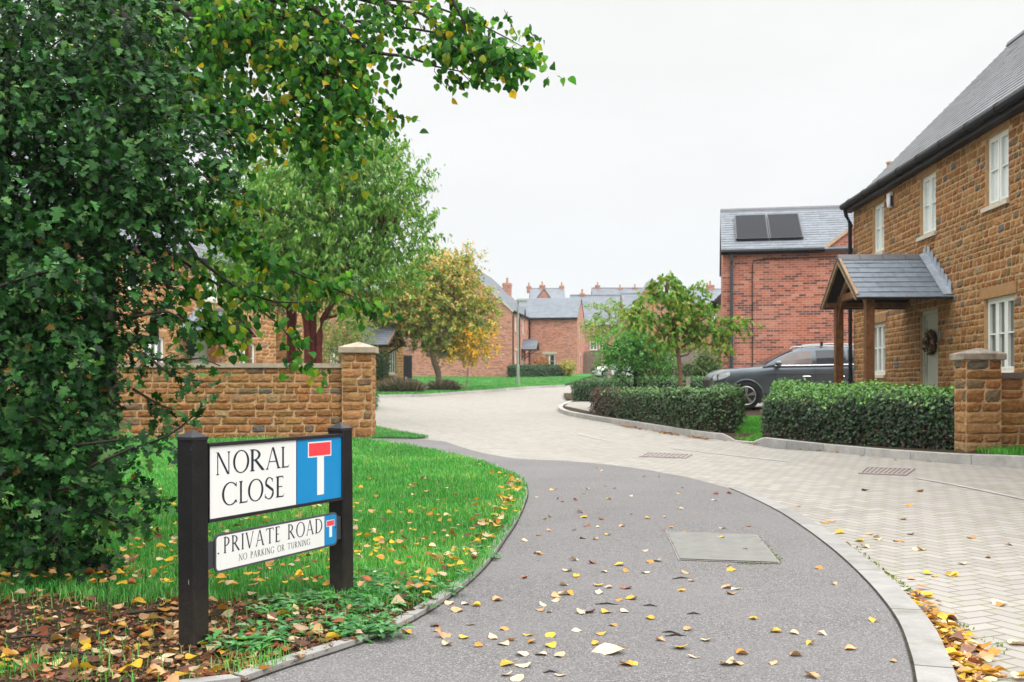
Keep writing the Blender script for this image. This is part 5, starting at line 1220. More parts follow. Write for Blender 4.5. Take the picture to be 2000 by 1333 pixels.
# ------------------------------------------------------------------ lime tree reaching over from behind the hawthorn
def lime():
    rg = np.random.default_rng(23); off = np.array((-3.4, 8.3, 0.0)); root = thing('lime_tree', 'lime tree with heart-shaped yellowing leaves, its boughs overhanging from the top and the middle', 'tree', tuple(off))
    br = Acc(); Os, Ds, Ls = [], [], []; trunk = [off+np.array(p) for p in ((0,0,-.2),(.05,0,1),(.1,-.1,2.4),(.15,-.1,4),(.2,-.2,6.5))]; br.tube(trunk, [.17,.14,.12,.10,.06], 9)
    boughs = [  # (px, py, depth) along each bough, twigs, spread in metres, twig length
        ([(250,40,7.4),(420,10,7.2),(600,30,7.0),(760,50,6.8),(880,70,6.6),(960,95,6.5),(1010,110,6.4)], 74, .16, (.14,.30)),
        ([(300,-60,7.6),(520,-50,7.2),(700,-10,6.9),(830,10,6.7),(920,40,6.6),(1000,80,6.5)], 58, .15, (.12,.28)),
        ([(760,10,6.8),(830,30,6.7),(880,90,6.6),(930,110,6.5),(960,130,6.5)], 34, .10, (.10,.20)),
        ([(880,-10,6.6),(905,40,6.6),(920,90,6.5),(985,112,6.4),(1030,100,6.4)], 34, .09, (.08,.18)),
        ([(620,20,6.9),(680,60,6.8),(720,100,6.7),(790,110,6.6),(850,130,6.6),(900,140,6.6)], 28, .12, (.10,.22)),
        ([(230,60,7.2),(320,150,7.0),(430,195,6.8),(520,210,6.7),(590,200,6.7),(650,215,6.6)], 150, .22, (.14,.32)),
        ([(400,60,7.1),(500,90,6.9),(590,120,6.8),(660,150,6.7),(690,190,6.7)], 140, .22, (.14,.32)),
        ([(300,200,7.0),(420,235,6.8),(520,250,6.7),(600,262,6.6),(660,285,6.6),(680,300,6.5)], 70, .15, (.12,.28)),
        ([(480,30,7.0),(560,60,6.9),(630,90,6.8),(680,120,6.7)], 62, .2, (.12,.28)),
        ([(250,330,7.1),(380,420,6.8),(470,470,6.6),(550,520,6.5),(620,550,6.4),(690,580,6.3),(730,595,6.3)], 62, .08, (.08,.18)),
        ([(300,470,7.0),(400,540,6.7),(480,590,6.5),(540,630,6.4),(590,690,6.3)], 22, .08, (.10,.24)),
        ([(380,500,6.7),(460,560,6.5),(540,590,6.4),(620,590,6.3)], 12, .08, (.1,.2)),
        ([(330,560,6.7),(390,590,6.5),(430,620,6.4),(470,640,6.3)], 20, .10, (.1,.2)),
        ([(280,380,7.0),(380,400,6.8),(450,430,6.7),(500,480,6.6)], 14, .10, (.1,.2)),
        ([(150,100,7.2),(300,80,7.1),(450,50,7.0),(560,30,6.9)], 130, .32, (.14,.3)),
        ([(300,250,7.1),(380,330,6.9),(440,370,6.8),(490,400,6.7)], 24, .14, (.12,.24)),
        ([(350,620,6.6),(420,650,6.5),(450,680,6.4)], 8, .08, (.08,.16)),
    ]
    for pts, n, spd, tl in boughs:
        w = np.array(resample([W(*p) for p in pts], .1)); k = len(w); br.tube(w, np.linspace(.020 if len(pts) > 5 else .012,.004,k), 6)
        j = min(np.array(trunk), key=lambda q: np.linalg.norm(q-w[0])); br.tube(limb(rg, j, w[0], .08, 5, .02), np.linspace(.05,.024,6), 6)
        i = np.minimum((rg.beta(1.3, 1.0, n)*k).astype(int), k-1); t = norm(np.gradient(w, axis=0)[i]); o = w[i]
        d = t*.55+rg.normal(0,.5,(n,3))+np.array((.1,0,-.12)); Os.append(o+rg.normal(0,spd*.42,(n,3))); Ds.append(d); Ls.append(rg.uniform(*tl, n))
        for q in range(0, n, 3): e = Os[-1][q]; dd = norm(Ds[-1][q]); br.tube([o[q], e, e+dd*Ls[-1][q]-np.array((0,0,.2*Ls[-1][q]))], [.004,.003,.0015], 3, caps=False)
    O = np.concatenate(Os); D = np.concatenate(Ds); L = np.concatenate(Ls)
    A = twig_leaves(rg, O, D, L, 8, .051, droop=.35, down=.8, spread=.7, upn=.55, out=np.tile(np.array((.15,-.35,.2)),(len(O),1)))
    n = len(A[0]); col = palette(rg, n, [(.018,.088,.020),(.040,.16,.026),(.115,.30,.036),(.33,.34,.03),(.66,.45,.03),(.24,.30,.03)], [2.8,4.5,4.6,.5,.32,.7])
    h = rg.random(n) < .6
    place_leaves('foliage', root, M_LIME, A[0][h]-off, A[1][h], A[2][h], A[3][h], T_LIME, col[h])
    o = place_leaves('upturned_foliage', root, M_LIME, A[0][~h]-off, A[1][~h], A[2][~h], A[3][~h], T_LIME2, col[~h])
    # the crown above and behind, out of the picture to the left and top
    bl = [px_blob(*b) for b in [(60,-60,8.2,260),(230,80,8.2,200),(420,-80,8.0,220),(-120,250,8.4,260),(170,250,8.2,180),(330,150,8.0,150),(480,40,7.8,130)]]
    P, d, r = blob_points(rg, bl, 800, .3); A = twig_leaves(rg, P, d+np.array((.1,0,-.2)), rg.uniform(.15,.35,len(P)), 7, .07, droop=.35, down=.7, upn=.6)
    place_leaves('crown', root, M_LEAF, A[0]-off, A[1], A[2], A[3], T_LIME2, palette(rg, len(A[0]), [(.03,.12,.03),(.05,.17,.03),(.09,.22,.03)], [4,4,2]))
    br.build('trunk', M_BARK, root, smooth=True, off=off)
lime()

# ------------------------------------------------------------------ trees further off
def tree(name, label, base, blobs, trunk_r, bark, n_twig, nl, size, cols, w, tmpl, m=None, tl=(.3,.7), stems=1, droop=.4, down=.5, shell=.35, seed=1, fork=.35, dirbias=(0,0,.15), limbs=26, group=None, upn=.8, stem_paths=None, spread=.8, topcol=None):
    rg = np.random.default_rng(seed); off = np.array(base, float); root = thing(name, label, 'tree', tuple(off), 0, group); br = Acc()
    P, d, r = blob_points(rg, blobs, n_twig, shell); cen = np.average(np.array(blobs)[:,:3], axis=0, weights=np.array(blobs)[:,3])
    zs = min(b[2]-b[5] for b in blobs); forkp = off+(np.array((cen[0],cen[1],max(zs, off[2]+.3)))-off)*np.array((fork,fork,1.0)); nodes = []
    if stem_paths is None:
        for k in range(stems):
            e = cen+np.array((rg.normal(0,.3)*(stems>1), rg.normal(0,.2)*(stems>1), .25*(cen[2]-off[2]))); pts = [off+np.array((rg.normal(0,trunk_r*.6)*(stems>1), rg.normal(0,trunk_r*.6)*(stems>1), -.15)), forkp*.5+off*.5+rg.normal(0,.02,3), forkp+rg.normal(0,trunk_r*.8,3)*(1,1,0), (forkp+e)/2+rg.normal(0,.08,3), e]
            pts = resample(pts, .25); br.tube(pts, np.linspace(trunk_r, trunk_r*.28, len(pts)), 8); nodes += pts[len(pts)//3:]
    else:
        for sp, r0, r1 in stem_paths: pts = resample([np.array(p, float) for p in sp], .2); br.tube(pts, np.linspace(r0, r1, len(pts)), 8); nodes += pts[len(pts)//3:]
    nodes = np.array(nodes)
    for k in range(limbs):
        i = rg.integers(0, len(P)); dd = np.linalg.norm(nodes-P[i], axis=1)+np.maximum(0, nodes[:,2]-P[i][2]+.2)*2; j = int(np.argmin(dd)); l = limb(rg, nodes[j], P[i], .06, 5, .04); br.tube(l, np.linspace(max(.012,trunk_r*.32), .006, 6), 5)
    br.build('trunk', bark, root, smooth=True, off=off)
    D = d*.8+np.array(dirbias)+rg.normal(0,.35,(len(P),3)); L = rg.uniform(*tl, len(P))
    A = twig_leaves(rg, P, D, L, nl, size, out=d, droop=droop, down=down, upn=upn, spread=spread); c = palette(rg, len(A[0]), cols, w)
    if topcol is not None:      # autumn colour comes to the outer, upper leaves first
        z = (A[0][:,2]-A[0][:,2].min())/np.ptp(A[0][:,2]); rr = np.repeat(r, nl); p = np.clip(z*.9-.2, 0, 1)*.6+.28*(rr > .87); q = rg.random(len(c)) < p; c[q] = palette(rg, int(q.sum()), topcol[0], topcol[1])
    place_leaves('crown', root, m or M_LEAF, A[0]-off, A[1], A[2], A[3], tmpl, c)
    return root
def WB(px, py, Y): p = W(px, py, Y); return (p[0], p[1], g(Y)+.02)
Y = 24.0
ch = [px_blob(*b) for b in [(670,330,Y,105,1.3),(750,370,Y,85,1.1),(760,450,Y+.3,85,1.1),(640,430,Y,130,1.5),(560,430,Y,100,1.2),(680,520,Y,100,1.2),(780,520,Y,60,.8),(560,340,Y+.4,90,1.0),(500,500,Y,90,1.1),(590,525,Y,60,.9),(720,285,Y,55,.7),(700,535,Y,40,.7),(480,400,Y+.6,80,1.0)]]
tree('cherry_tree', 'tall bright green cherry with drooping narrow leaves and red peeling stems behind the garden wall', WB(612,700,Y), ch, .15, M_BARKRED, 3400, 8, .14, [(.065,.19,.03),(.11,.27,.04),(.19,.36,.06),(.27,.38,.11),(.28,.22,.04)], [4,5,3.4,2.2,.1], T_LANCE, tl=(.3,.65), droop=.2, down=1.0, spread=.55, seed=5, dirbias=(0,0,.65), limbs=46, upn=.5,
    stem_paths=[([WB(604,700,Y), W(600,650,Y), W(590,600,Y), W(568,520,Y), W(540,430,Y)], .115, .04), ([WB(622,700,Y), W(625,650,Y), W(645,600,Y), W(690,530,Y-.2), W(750,460,Y-.2)], .10, .03), ([WB(613,700,Y+.1), W(611,650,Y+.1), W(612,600,Y+.1), W(620,520,Y), W(645,430,Y), W(670,300,Y)], .12, .03)])
ch2 = [px_blob(*b) for b in [(520,520,26,90,1.1),(570,500,26.3,80,1.0),(540,440,26,80,1.0),(490,560,26,55,.8),(570,550,26,45,.7)]]
tree('cherry_tree', 'second red-stemmed cherry tree, darker and half hidden behind the taller bright green one', WB(566,700,26), ch2, .11, M_BARKRED, 420, 9, .14, [(.04,.14,.03),(.07,.19,.04),(.10,.24,.05)], [4,4,2], T_LANCE, tl=(.3,.7), droop=.5, down=1.0, seed=6, upn=.5,
    stem_paths=[([WB(568,700,26), W(567,640,26), W(560,590,26), W(530,500,26)], .14, .04), ([WB(572,700,26), W(574,640,26), W(585,570,26), W(600,500,26)], .10, .03)])
Y = 51.5
mp = [px_blob(*b) for b in [(860,605,Y,78,2.4),(805,610,Y,46,1.6),(915,615,Y,42,1.5),(860,555,Y,60,2.0),(893,540,Y,36,1.2),(850,525,Y,34,1.1),(870,650,Y,46,1.8),(905,502,Y,18,.7),(790,580,Y,30,1.1),(922,580,Y,32,1.1),(822,560,Y,42,1.4),(805,645,Y,32,1.3),(915,655,Y,28,1.1),(776,615,Y,24,1.0),(945,610,Y,20,.9),(775,575,Y,20,.9),(925,515,Y,16,.6),(840,505,Y,14,.6),(776,602,Y,40,1.6),(764,632,Y,28,1.3),(758,590,Y,22,1.0),(790,560,Y,30,1.2),(955,595,Y,14,.8),(945,640,Y,18,.8),(800,550,Y,22,.9)]]
tree('maple_tree', 'round maple turning amber over olive green, on the lawn before the brick gable', (*WB(857,760,Y)[:2], g(Y)+.1), mp, .17, M_BARKGREY, 2450, 9, .18, [(.13,.23,.04),(.19,.30,.05),(.31,.32,.06),(.48,.33,.075)], [5,5,2.6,1.4], T_OVAL, tl=(.35,.8), droop=.1, down=.3, seed=8, limbs=36, topcol=([(.66,.40,.12),(.60,.42,.10),(.66,.33,.14),(.36,.34,.06)], [3,3,2,3]))
Y = 50.0
ys = [px_blob(*b) for b in [(915,672,Y,28,.8),(945,662,Y,24,.7),(893,690,Y,18,.6),(962,676,Y,14,.5),(930,690,Y,24,.8),(958,648,Y,14,.4),(915,705,Y,10,.4)]]
tree('maple_sapling', 'small sapling with bright yellow leaves in front of the amber maple', (*WB(910,760,Y)[:2], g(Y)+.1), ys, .06, M_BARKGREY, 190, 8, .15, [(.70,.42,.03),(.66,.33,.03),(.30,.28,.04),(.13,.2,.04)], [4,3,2,2], T_OVAL, tl=(.2,.5), droop=.1, down=.2, seed=9, limbs=14)
Y = 27.0
yt = [px_blob(*b) for b in [(1300,570,Y,28,.5,1.1),(1265,580,Y,18,.35),(1335,595,Y,26,.5),(1260,620,Y,30,.5,.6),(1320,630,Y,34,.6,.7),(1375,620,Y,30,.5),(1235,615,Y,18,.35),(1410,640,Y,22,.4),(1440,628,Y,16,.3,.5),(1412,675,Y,14,.3),(1290,665,Y,22,.5,.6),(1306,545,Y,12,.2),(1462,632,Y,8,.2,.6),(1360,570,Y,18,.3),(1345,655,Y,20,.4,.6)]]
tree('young_tree', 'slender young tree with leaning tan trunk and drooping yellow-green leaves, tied to a stake', (*WB(1333,760,Y)[:2], zplot(4.4,Y)), yt, .07, M_BARKTAN, 540, 8, .13, [(.085,.22,.025),(.14,.30,.03),(.24,.34,.045),(.40,.32,.06),(.42,.22,.08)], [4,5,3,.9,.6], T_OVAL, tl=(.10,.34), droop=.7, down=1.0, seed=13, shell=.1, limbs=30, upn=.5,
    stem_paths=[([(*WB(1334,760,Y)[:2], zplot(4.4,Y)-.1), W(1328,720,Y), W(1322,680,Y), W(1310,620,Y), W(1300,570,Y), W(1306,540,Y)], .075, .02), ([W(1322,685,Y), W(1345,670,Y-.1), W(1365,630,Y-.2), W(1395,615,Y-.2)], .035, .012), ([W(1317,660,Y), W(1295,650,Y), W(1270,620,Y), W(1262,600,Y)], .03, .01)])
a = Acc(); st = W(1344,752,26.8); root = thing('tree_stake', 'short pale square stake with a black rubber tie beside the leaning young tree', 'stake', (st[0], st[1], zplot(st[0], 26.8)))
a.box(-.05,.05,-.04,.04,-.1,.98); a.build('stake', M_WOODFENCE, root); a = Acc(); a.tube([(-.20,0,.62),(-.1,-.08,.62),(.08,-.06,.62),(.08,.06,.62),(-.1,.1,.62),(-.24,.04,.62),(-.20,0,.62)], .018, 6); a.build('rubber_tie', M_PIPEBLACK, root)
Y = 29.5
gm = [px_blob(*b) for b in [(1240,685,Y,42,.7,.7),(1213,700,Y,28,.5),(1272,695,Y,26,.5),(1242,662,Y,22,.4),(1198,690,Y,16,.3),(1290,715,Y,12,.3),(1262,715,Y,24,.5,.6),(1185,705,Y,8,.2),(1165,702,Y,9,.3,.6),(1302,682,Y,12,.3,.6),(1180,668,Y,10,.3,.6),(1212,650,Y,10,.3),(1250,642,Y,10,.3),(1205,728,Y,12,.3,.6),(1300,700,Y,9,.3)]]
tree('green_maple', 'small dense bright green maple with fine leaves and a dark trunk between the hedges', (*WB(1238,760,Y)[:2], zplot(3.5,Y)-.05), gm, .10, M_BARK, 950, 9, .08, [(.06,.21,.045),(.09,.28,.06),(.14,.35,.08),(.20,.38,.07)], [4,5,3,1], T_SMALL, tl=(.18,.42), droop=.35, down=.4, seed=15, shell=.2, limbs=24)
Y = 62.0
pt = [px_blob(*b) for b in [(1185,612,Y,22,.9),(1165,640,Y,16,.8),(1215,635,Y,20,.9),(1180,655,Y,18,.8),(1155,610,Y,8,.5)]]
tree('pale_tree', 'pale yellow-green light-leaved tree further back, above the small green maple', WB(1190,740,Y), pt, .10, M_BARKGREY, 150, 9, .21, [(.16,.30,.05),(.24,.36,.08),(.30,.30,.08)], [4,4,1], T_OVAL, tl=(.4,.8), droop=.3, down=.4, seed=17, shell=.1)
Y = 40.0
sb = [px_blob(*b) for b in [(660,640,31,52,1.0),(690,670,31,38,.8),(640,690,31,38,.8),(700,640,31.5,30,.6)]]
tree('olive_shrub', 'loose pale olive green shrub between the cherry stems and the gate pier', WB(665,720,31), sb, .05, M_BARKGREY, 520, 8, .085, [(.12,.20,.05),(.18,.25,.07),(.26,.28,.10),(.24,.14,.07)], [4,4,2,.4], T_OVAL, tl=(.2,.5), droop=.2, down=.1, seed=19, shell=.1, stems=3)
# greenery behind the parked car's nose, far off
for k, (lab, pts, Yb, cols, sz) in enumerate([
    ('dark rose-hedge shrub below the pale fence behind the young tree', [(1315,730,34,16,.4),(1345,733,34,14,.4),(1370,733,34,14,.4)], 34, [(.05,.11,.035),(.08,.15,.04)], .09),
    ('tall thin flowering shrub against the fence, left of the solar house', [(1378,716,33,12,.3,1.3),(1392,722,33,10,.3),(1370,700,33,7,.3)], 33, [(.08,.16,.05),(.13,.20,.06),(.16,.2,.09)], .08),
    ('mixed green garden shrubs in front of the parked cars, beyond the fence', [(1330,690,52,26,.9),(1360,698,52,28,.9),(1390,700,52,20,.8),(1312,700,52,18,.7)], 52, [(.12,.2,.06),(.18,.26,.09),(.34,.28,.1)], .14),
    ('rust red bush by the far house window', [(1058,712,80,12,.5,1.2)], 80, [(.42,.16,.06),(.36,.22,.07)], .16),
    ('small yellow bush at the corner of the far house wing', [(1108,718,79,12,.5)], 79, [(.44,.36,.06),(.26,.28,.06)], .16),
    ('dark climbing shrub beside the bracketed canopy of the smaller stone house', [(745,712,49,10,.4,2.2),(742,725,49,9,.4,1.5)], 49, [(.03,.07,.03),(.05,.10,.03)], .10)]):
    bl = [px_blob(*b) for b in pts]; c = np.mean(np.array(bl)[:,:3], axis=0); gz = zplot(c[0], Yb) if 30 < Yb < 46 and c[0] > 4 else g(Yb)
    tree('garden_shrub', lab, (c[0], c[1], gz), bl, .03, M_BARKGREY, 130*len(pts), 7, sz, cols, [1]*len(cols), T_OVAL, tl=(.15,.4), droop=.1, down=.1, seed=200+k, shell=.05, stems=3, limbs=8)

# ------------------------------------------------------------------ hedges
def hedge(label, line, width, h0, h1, zf, n, size, cols, wts, seed, brown=None, rnd_end=.25, top_cols=None, m=None, name='hedge'):
    """clipped hedge along a ground line (front face), leaves over a twiggy core"""
    rg = np.random.default_rng(seed); Ls = np.array(resample([np.array((p[0],p[1],0.)) for p in line], .15)); acc = np.concatenate([[0], np.cumsum(np.linalg.norm(np.diff(Ls[:,:2], axis=0), axis=1))]); T = acc[-1]
    off = np.array((Ls[0][0], Ls[0][1], zf(*Ls[0][:2]))); root = thing(name, label, 'hedge', tuple(off))
    def pt(s):
        x = np.interp(s, acc, Ls[:,0]); y = np.interp(s, acc, Ls[:,1]); x2 = np.interp(s+.05, acc, Ls[:,0])-np.interp(s-.05, acc, Ls[:,0]); y2 = np.interp(s+.05, acc, Ls[:,1])-np.interp(s-.05, acc, Ls[:,1]); l = np.hypot(x2, y2)+1e-9
        return np.stack([x, y], -1), np.stack([x2/l, y2/l], -1)
    hh = lambda s: h0+(h1-h0)*s/T+.025*np.sin(s*2.7+seed)+.02*np.sin(s*6.1)
    def surf(s, q):
        """q 0..1 round the section: front face bottom to top, over, down the back"""
        p, t = pt(np.clip(s, 0, T)); nrm = np.stack([t[...,1], -t[...,0]], -1)    # towards the street
        H = hh(np.clip(s,0,T)); per = 2*H+width; d = q*per; fr = d < H; tp = (d >= H) & (d < H+width)
        off_n = np.where(fr, 0, np.where(tp, -(d-H), -width)); z = np.where(fr, d, np.where(tp, H, per-d))
        cx = off_n+width/2; k = np.clip((z-H*.72)/(H*.28), 0, 1); sh = 1-.30*k**2.2; bul = 1+.07*np.sin(s*3.3+z*4+seed); cx = cx*sh*bul
        e = np.minimum(s, T-s); endk = np.sqrt(np.clip(1-(1-np.clip(e/rnd_end,0,1))**2, .02, 1)) if rnd_end else 1; cx = cx*(.35+.65*endk); z = z*(.8+.2*endk)
        xy = p+nrm*(cx-width/2)[...,None]; zz = np.array([zf(a, b) for a, b in xy.reshape(-1,2)]).reshape(z.shape)
        out3 = np.concatenate([nrm*np.where(fr,1,np.where(tp,.1,-1))[...,None], np.where(tp, 1, .25)[...,None]], -1)
        return np.concatenate([xy, (zz+z)[...,None]], -1), norm(out3), z/H
    s = rg.uniform(0, T, n); q = np.where(rg.random(n) < .48, rg.uniform(0, hh(s)/(2*hh(s)+width)), rg.uniform(.3, 1, n)); P, N3, zz = surf(s, q)
    m_end = int(n*.07*width/T*4)+40
    for e in (0, T):            # the two ends
        zc = rg.random(m_end); c = rg.uniform(-.5,.5,m_end); se = np.full(m_end, e) ; p, t = pt(np.clip(se,.06,T-.06)); nr = np.stack([t[:,1],-t[:,0]],-1); H = hh(se)
        xy = p+nr*(-width/2+c*width*.7)[:,None]+t*(rg.uniform(-.06,.1,m_end)*(1 if e else -1))[:,None]; z = np.array([zf(a,b) for a,b in xy])+zc*H*.93; P = np.concatenate([P, np.concatenate([xy, z[:,None]],1)]); N3 = np.concatenate([N3, norm(np.concatenate([t*(1 if e else -1), np.full((m_end,1), .3)],1))]); zz = np.concatenate([zz, zc]); s = np.concatenate([s, se])
    N_ = len(P); P = P+N3*rg.normal(-.005,.03,(N_,1))+rg.normal(0,.012,(N_,3)); P[:,2] = np.maximum(P[:,2], [zf(a,b)+.03 for a,b in P[:,:2]])
    Nn = N3*.9+rg.normal(0,.55,(N_,3)); Nn[:,2] += .35; Td = rg.normal(size=(N_,3))+N3*.5; Td[:,2] += .3; Td -= Nn*np.sum(Td*Nn,1,keepdims=True)/np.sum(Nn*Nn,1,keepdims=True)
    c = palette(rg, N_, cols, wts)
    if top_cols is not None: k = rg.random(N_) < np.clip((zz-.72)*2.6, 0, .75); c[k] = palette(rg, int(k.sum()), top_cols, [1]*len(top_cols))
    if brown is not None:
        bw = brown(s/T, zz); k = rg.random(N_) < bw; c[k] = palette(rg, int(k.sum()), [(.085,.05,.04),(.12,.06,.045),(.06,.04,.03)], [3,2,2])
    place_leaves('foliage', root, m or M_LEAFGLOSS, P-off, Td, Nn, size*rg.uniform(.7,1.25,N_), T_SMALL, c)
    # core of twigs
    ns = max(8, int(T/.25)); S = np.linspace(.04, T-.04, ns); rings = []; a = Acc()
    for si in S:
        r, nn, _ = surf(np.full(12, si), np.linspace(0.0, 1.0, 12)); rings.append(r-nn*.075-off+rg.normal(0,.02,(12,3)))
    a.loft([list(r) for r in rings], (.5,.5,.5)); a.build('twig_core', plain('hedge_core', (.022,.024,.012), .95, .1, var=.5, scale=25, bump=1.0, bscale=40), root)
    return root
H1 = [at(1482,861), at(1580,873), at(1700,884), at(1800,892), at(1884,898)]
H1 = [p+np.array((-.02,-.06,0)) for p in H1]
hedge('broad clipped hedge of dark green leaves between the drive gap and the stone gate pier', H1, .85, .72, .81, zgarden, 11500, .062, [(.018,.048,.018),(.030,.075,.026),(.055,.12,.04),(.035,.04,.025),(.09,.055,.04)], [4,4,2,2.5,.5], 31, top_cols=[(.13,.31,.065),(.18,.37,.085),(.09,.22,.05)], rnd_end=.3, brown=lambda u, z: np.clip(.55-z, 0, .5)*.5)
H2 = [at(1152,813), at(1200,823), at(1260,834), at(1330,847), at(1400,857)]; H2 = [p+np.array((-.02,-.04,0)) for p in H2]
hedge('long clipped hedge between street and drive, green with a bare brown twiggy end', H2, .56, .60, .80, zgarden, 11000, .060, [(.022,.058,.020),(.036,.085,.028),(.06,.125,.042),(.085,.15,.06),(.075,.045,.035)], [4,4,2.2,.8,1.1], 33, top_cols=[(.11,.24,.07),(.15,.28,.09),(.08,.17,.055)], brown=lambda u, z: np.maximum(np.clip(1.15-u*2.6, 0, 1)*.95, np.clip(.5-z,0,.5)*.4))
H2b = [np.array((4.85,19.7,0)), np.array((5.35,21.6,0)), np.array((5.5,24.2,0))]
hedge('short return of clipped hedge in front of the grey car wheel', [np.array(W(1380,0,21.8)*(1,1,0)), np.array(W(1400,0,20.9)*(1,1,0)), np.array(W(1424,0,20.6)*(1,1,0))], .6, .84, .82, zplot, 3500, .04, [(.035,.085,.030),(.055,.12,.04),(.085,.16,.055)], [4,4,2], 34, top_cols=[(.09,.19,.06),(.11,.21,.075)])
H3 = [at(1112,785), at(1150,783), at(1200,777), at(1300,768), at(1398,765)]; H3 = [W(1112,0,38.0), W(1150,0,36.0), W(1210,0,33.6), W(1300,0,32.0), W(1398,0,31.0)]
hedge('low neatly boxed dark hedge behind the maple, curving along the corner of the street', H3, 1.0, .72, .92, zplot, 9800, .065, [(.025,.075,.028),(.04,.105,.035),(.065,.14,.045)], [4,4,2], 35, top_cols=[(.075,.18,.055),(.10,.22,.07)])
hedge('dark low hedge under the windows of the far brick house', [W(1000,0,76.5), W(1060,0,77.5), W(1118,0,80.0)], 1.1, .95, .85, lambda X, Y: g(Y)+.05, 3500, .13, [(.02,.065,.025),(.035,.09,.03),(.05,.12,.04)], [4,4,2], 36)
hedge('narrow clipped hedge strip just behind the gate pier', [W(731,0,30.5), W(738,0,34.5)], .5, .62, .62, lambda X, Y: g(Y), 900, .05, [(.03,.10,.03),(.05,.13,.04)], [1,1], 37)
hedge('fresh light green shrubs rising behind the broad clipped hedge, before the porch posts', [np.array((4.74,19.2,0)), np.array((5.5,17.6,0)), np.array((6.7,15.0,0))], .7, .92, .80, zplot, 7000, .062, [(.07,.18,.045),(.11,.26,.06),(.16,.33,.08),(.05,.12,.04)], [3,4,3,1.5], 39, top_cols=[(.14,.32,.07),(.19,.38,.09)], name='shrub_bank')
def lavender(label, px0, px1, Y, h, seed):
    rg = np.random.default_rng(seed); x0, x1 = (px0-1000)/F*Y, (px1-1000)/F*Y; n = 2600; off = np.array(((x0+x1)/2, Y, g(Y)+.08)); root = thing('lavender_clump', label, 'shrub', tuple(off), 0, 'faded lavender clumps along the far kerb')
    c = np.stack([rg.uniform(x0+.2,x1-.2,n//40), rg.uniform(-.25,.25,n//40), np.zeros(n//40)],1); i = rg.integers(0,len(c),n); d = norm(rg.normal(size=(n,3))*np.array((.55,.55,.15))+np.array((0,0,.75))); k = np.sin(np.clip((c[i,0]-x0)/(x1-x0),0,1)*math.pi)**.4
    l = rg.uniform(.35,1.05,n)*h*k; P = np.stack([c[i,0]-off[0], c[i,1], np.zeros(n)],1)+rg.normal(0,.05,(n,3))*(1,1,0)
    tv = np.array([(0,-.006,0),(0,.006,0),(1,.012,-.05),(1,-.012,-.05)]); b = norm(np.cross(d, rg.normal(size=(n,3)))); V = P[:,None]+d[:,None]*(l[:,None]*tv[None,:,0])[...,None]+b[:,None]*(tv[None,:,1]*2.2)[...,None]
    col = palette(rg, n, [(.16,.13,.10),(.22,.165,.14),(.11,.12,.07),(.085,.11,.05),(.20,.14,.15)], [4,3,3,2,2]); fastmesh('stems', V.reshape(-1,3), np.arange(n*4).reshape(-1,4), np.repeat(col,4,0), M_LEAFDRY, root)
    m_ = 700; i = rg.integers(0,n,m_); A = P[i]+d[i]*(l[i]*rg.uniform(.1,.75,m_))[:,None]; place_leaves('foliage', root, M_LEAFDRY, A, d[i]+rg.normal(0,.5,(m_,3)), rg.normal(size=(m_,3))+(0,-.3,.6), rg.uniform(.08,.15,m_), T_LANCE, palette(rg,m_,[(.07,.11,.05),(.12,.14,.08),(.14,.11,.08)],[3,3,2]))
lavender('larger faded grey-mauve lavender clump by the kerb, nearer the gate pier', 738, 828, 47.0, .75, 41)
lavender('smaller faded grey-mauve lavender clump by the kerb under the amber maple', 832, 898, 49.5, .60, 42)
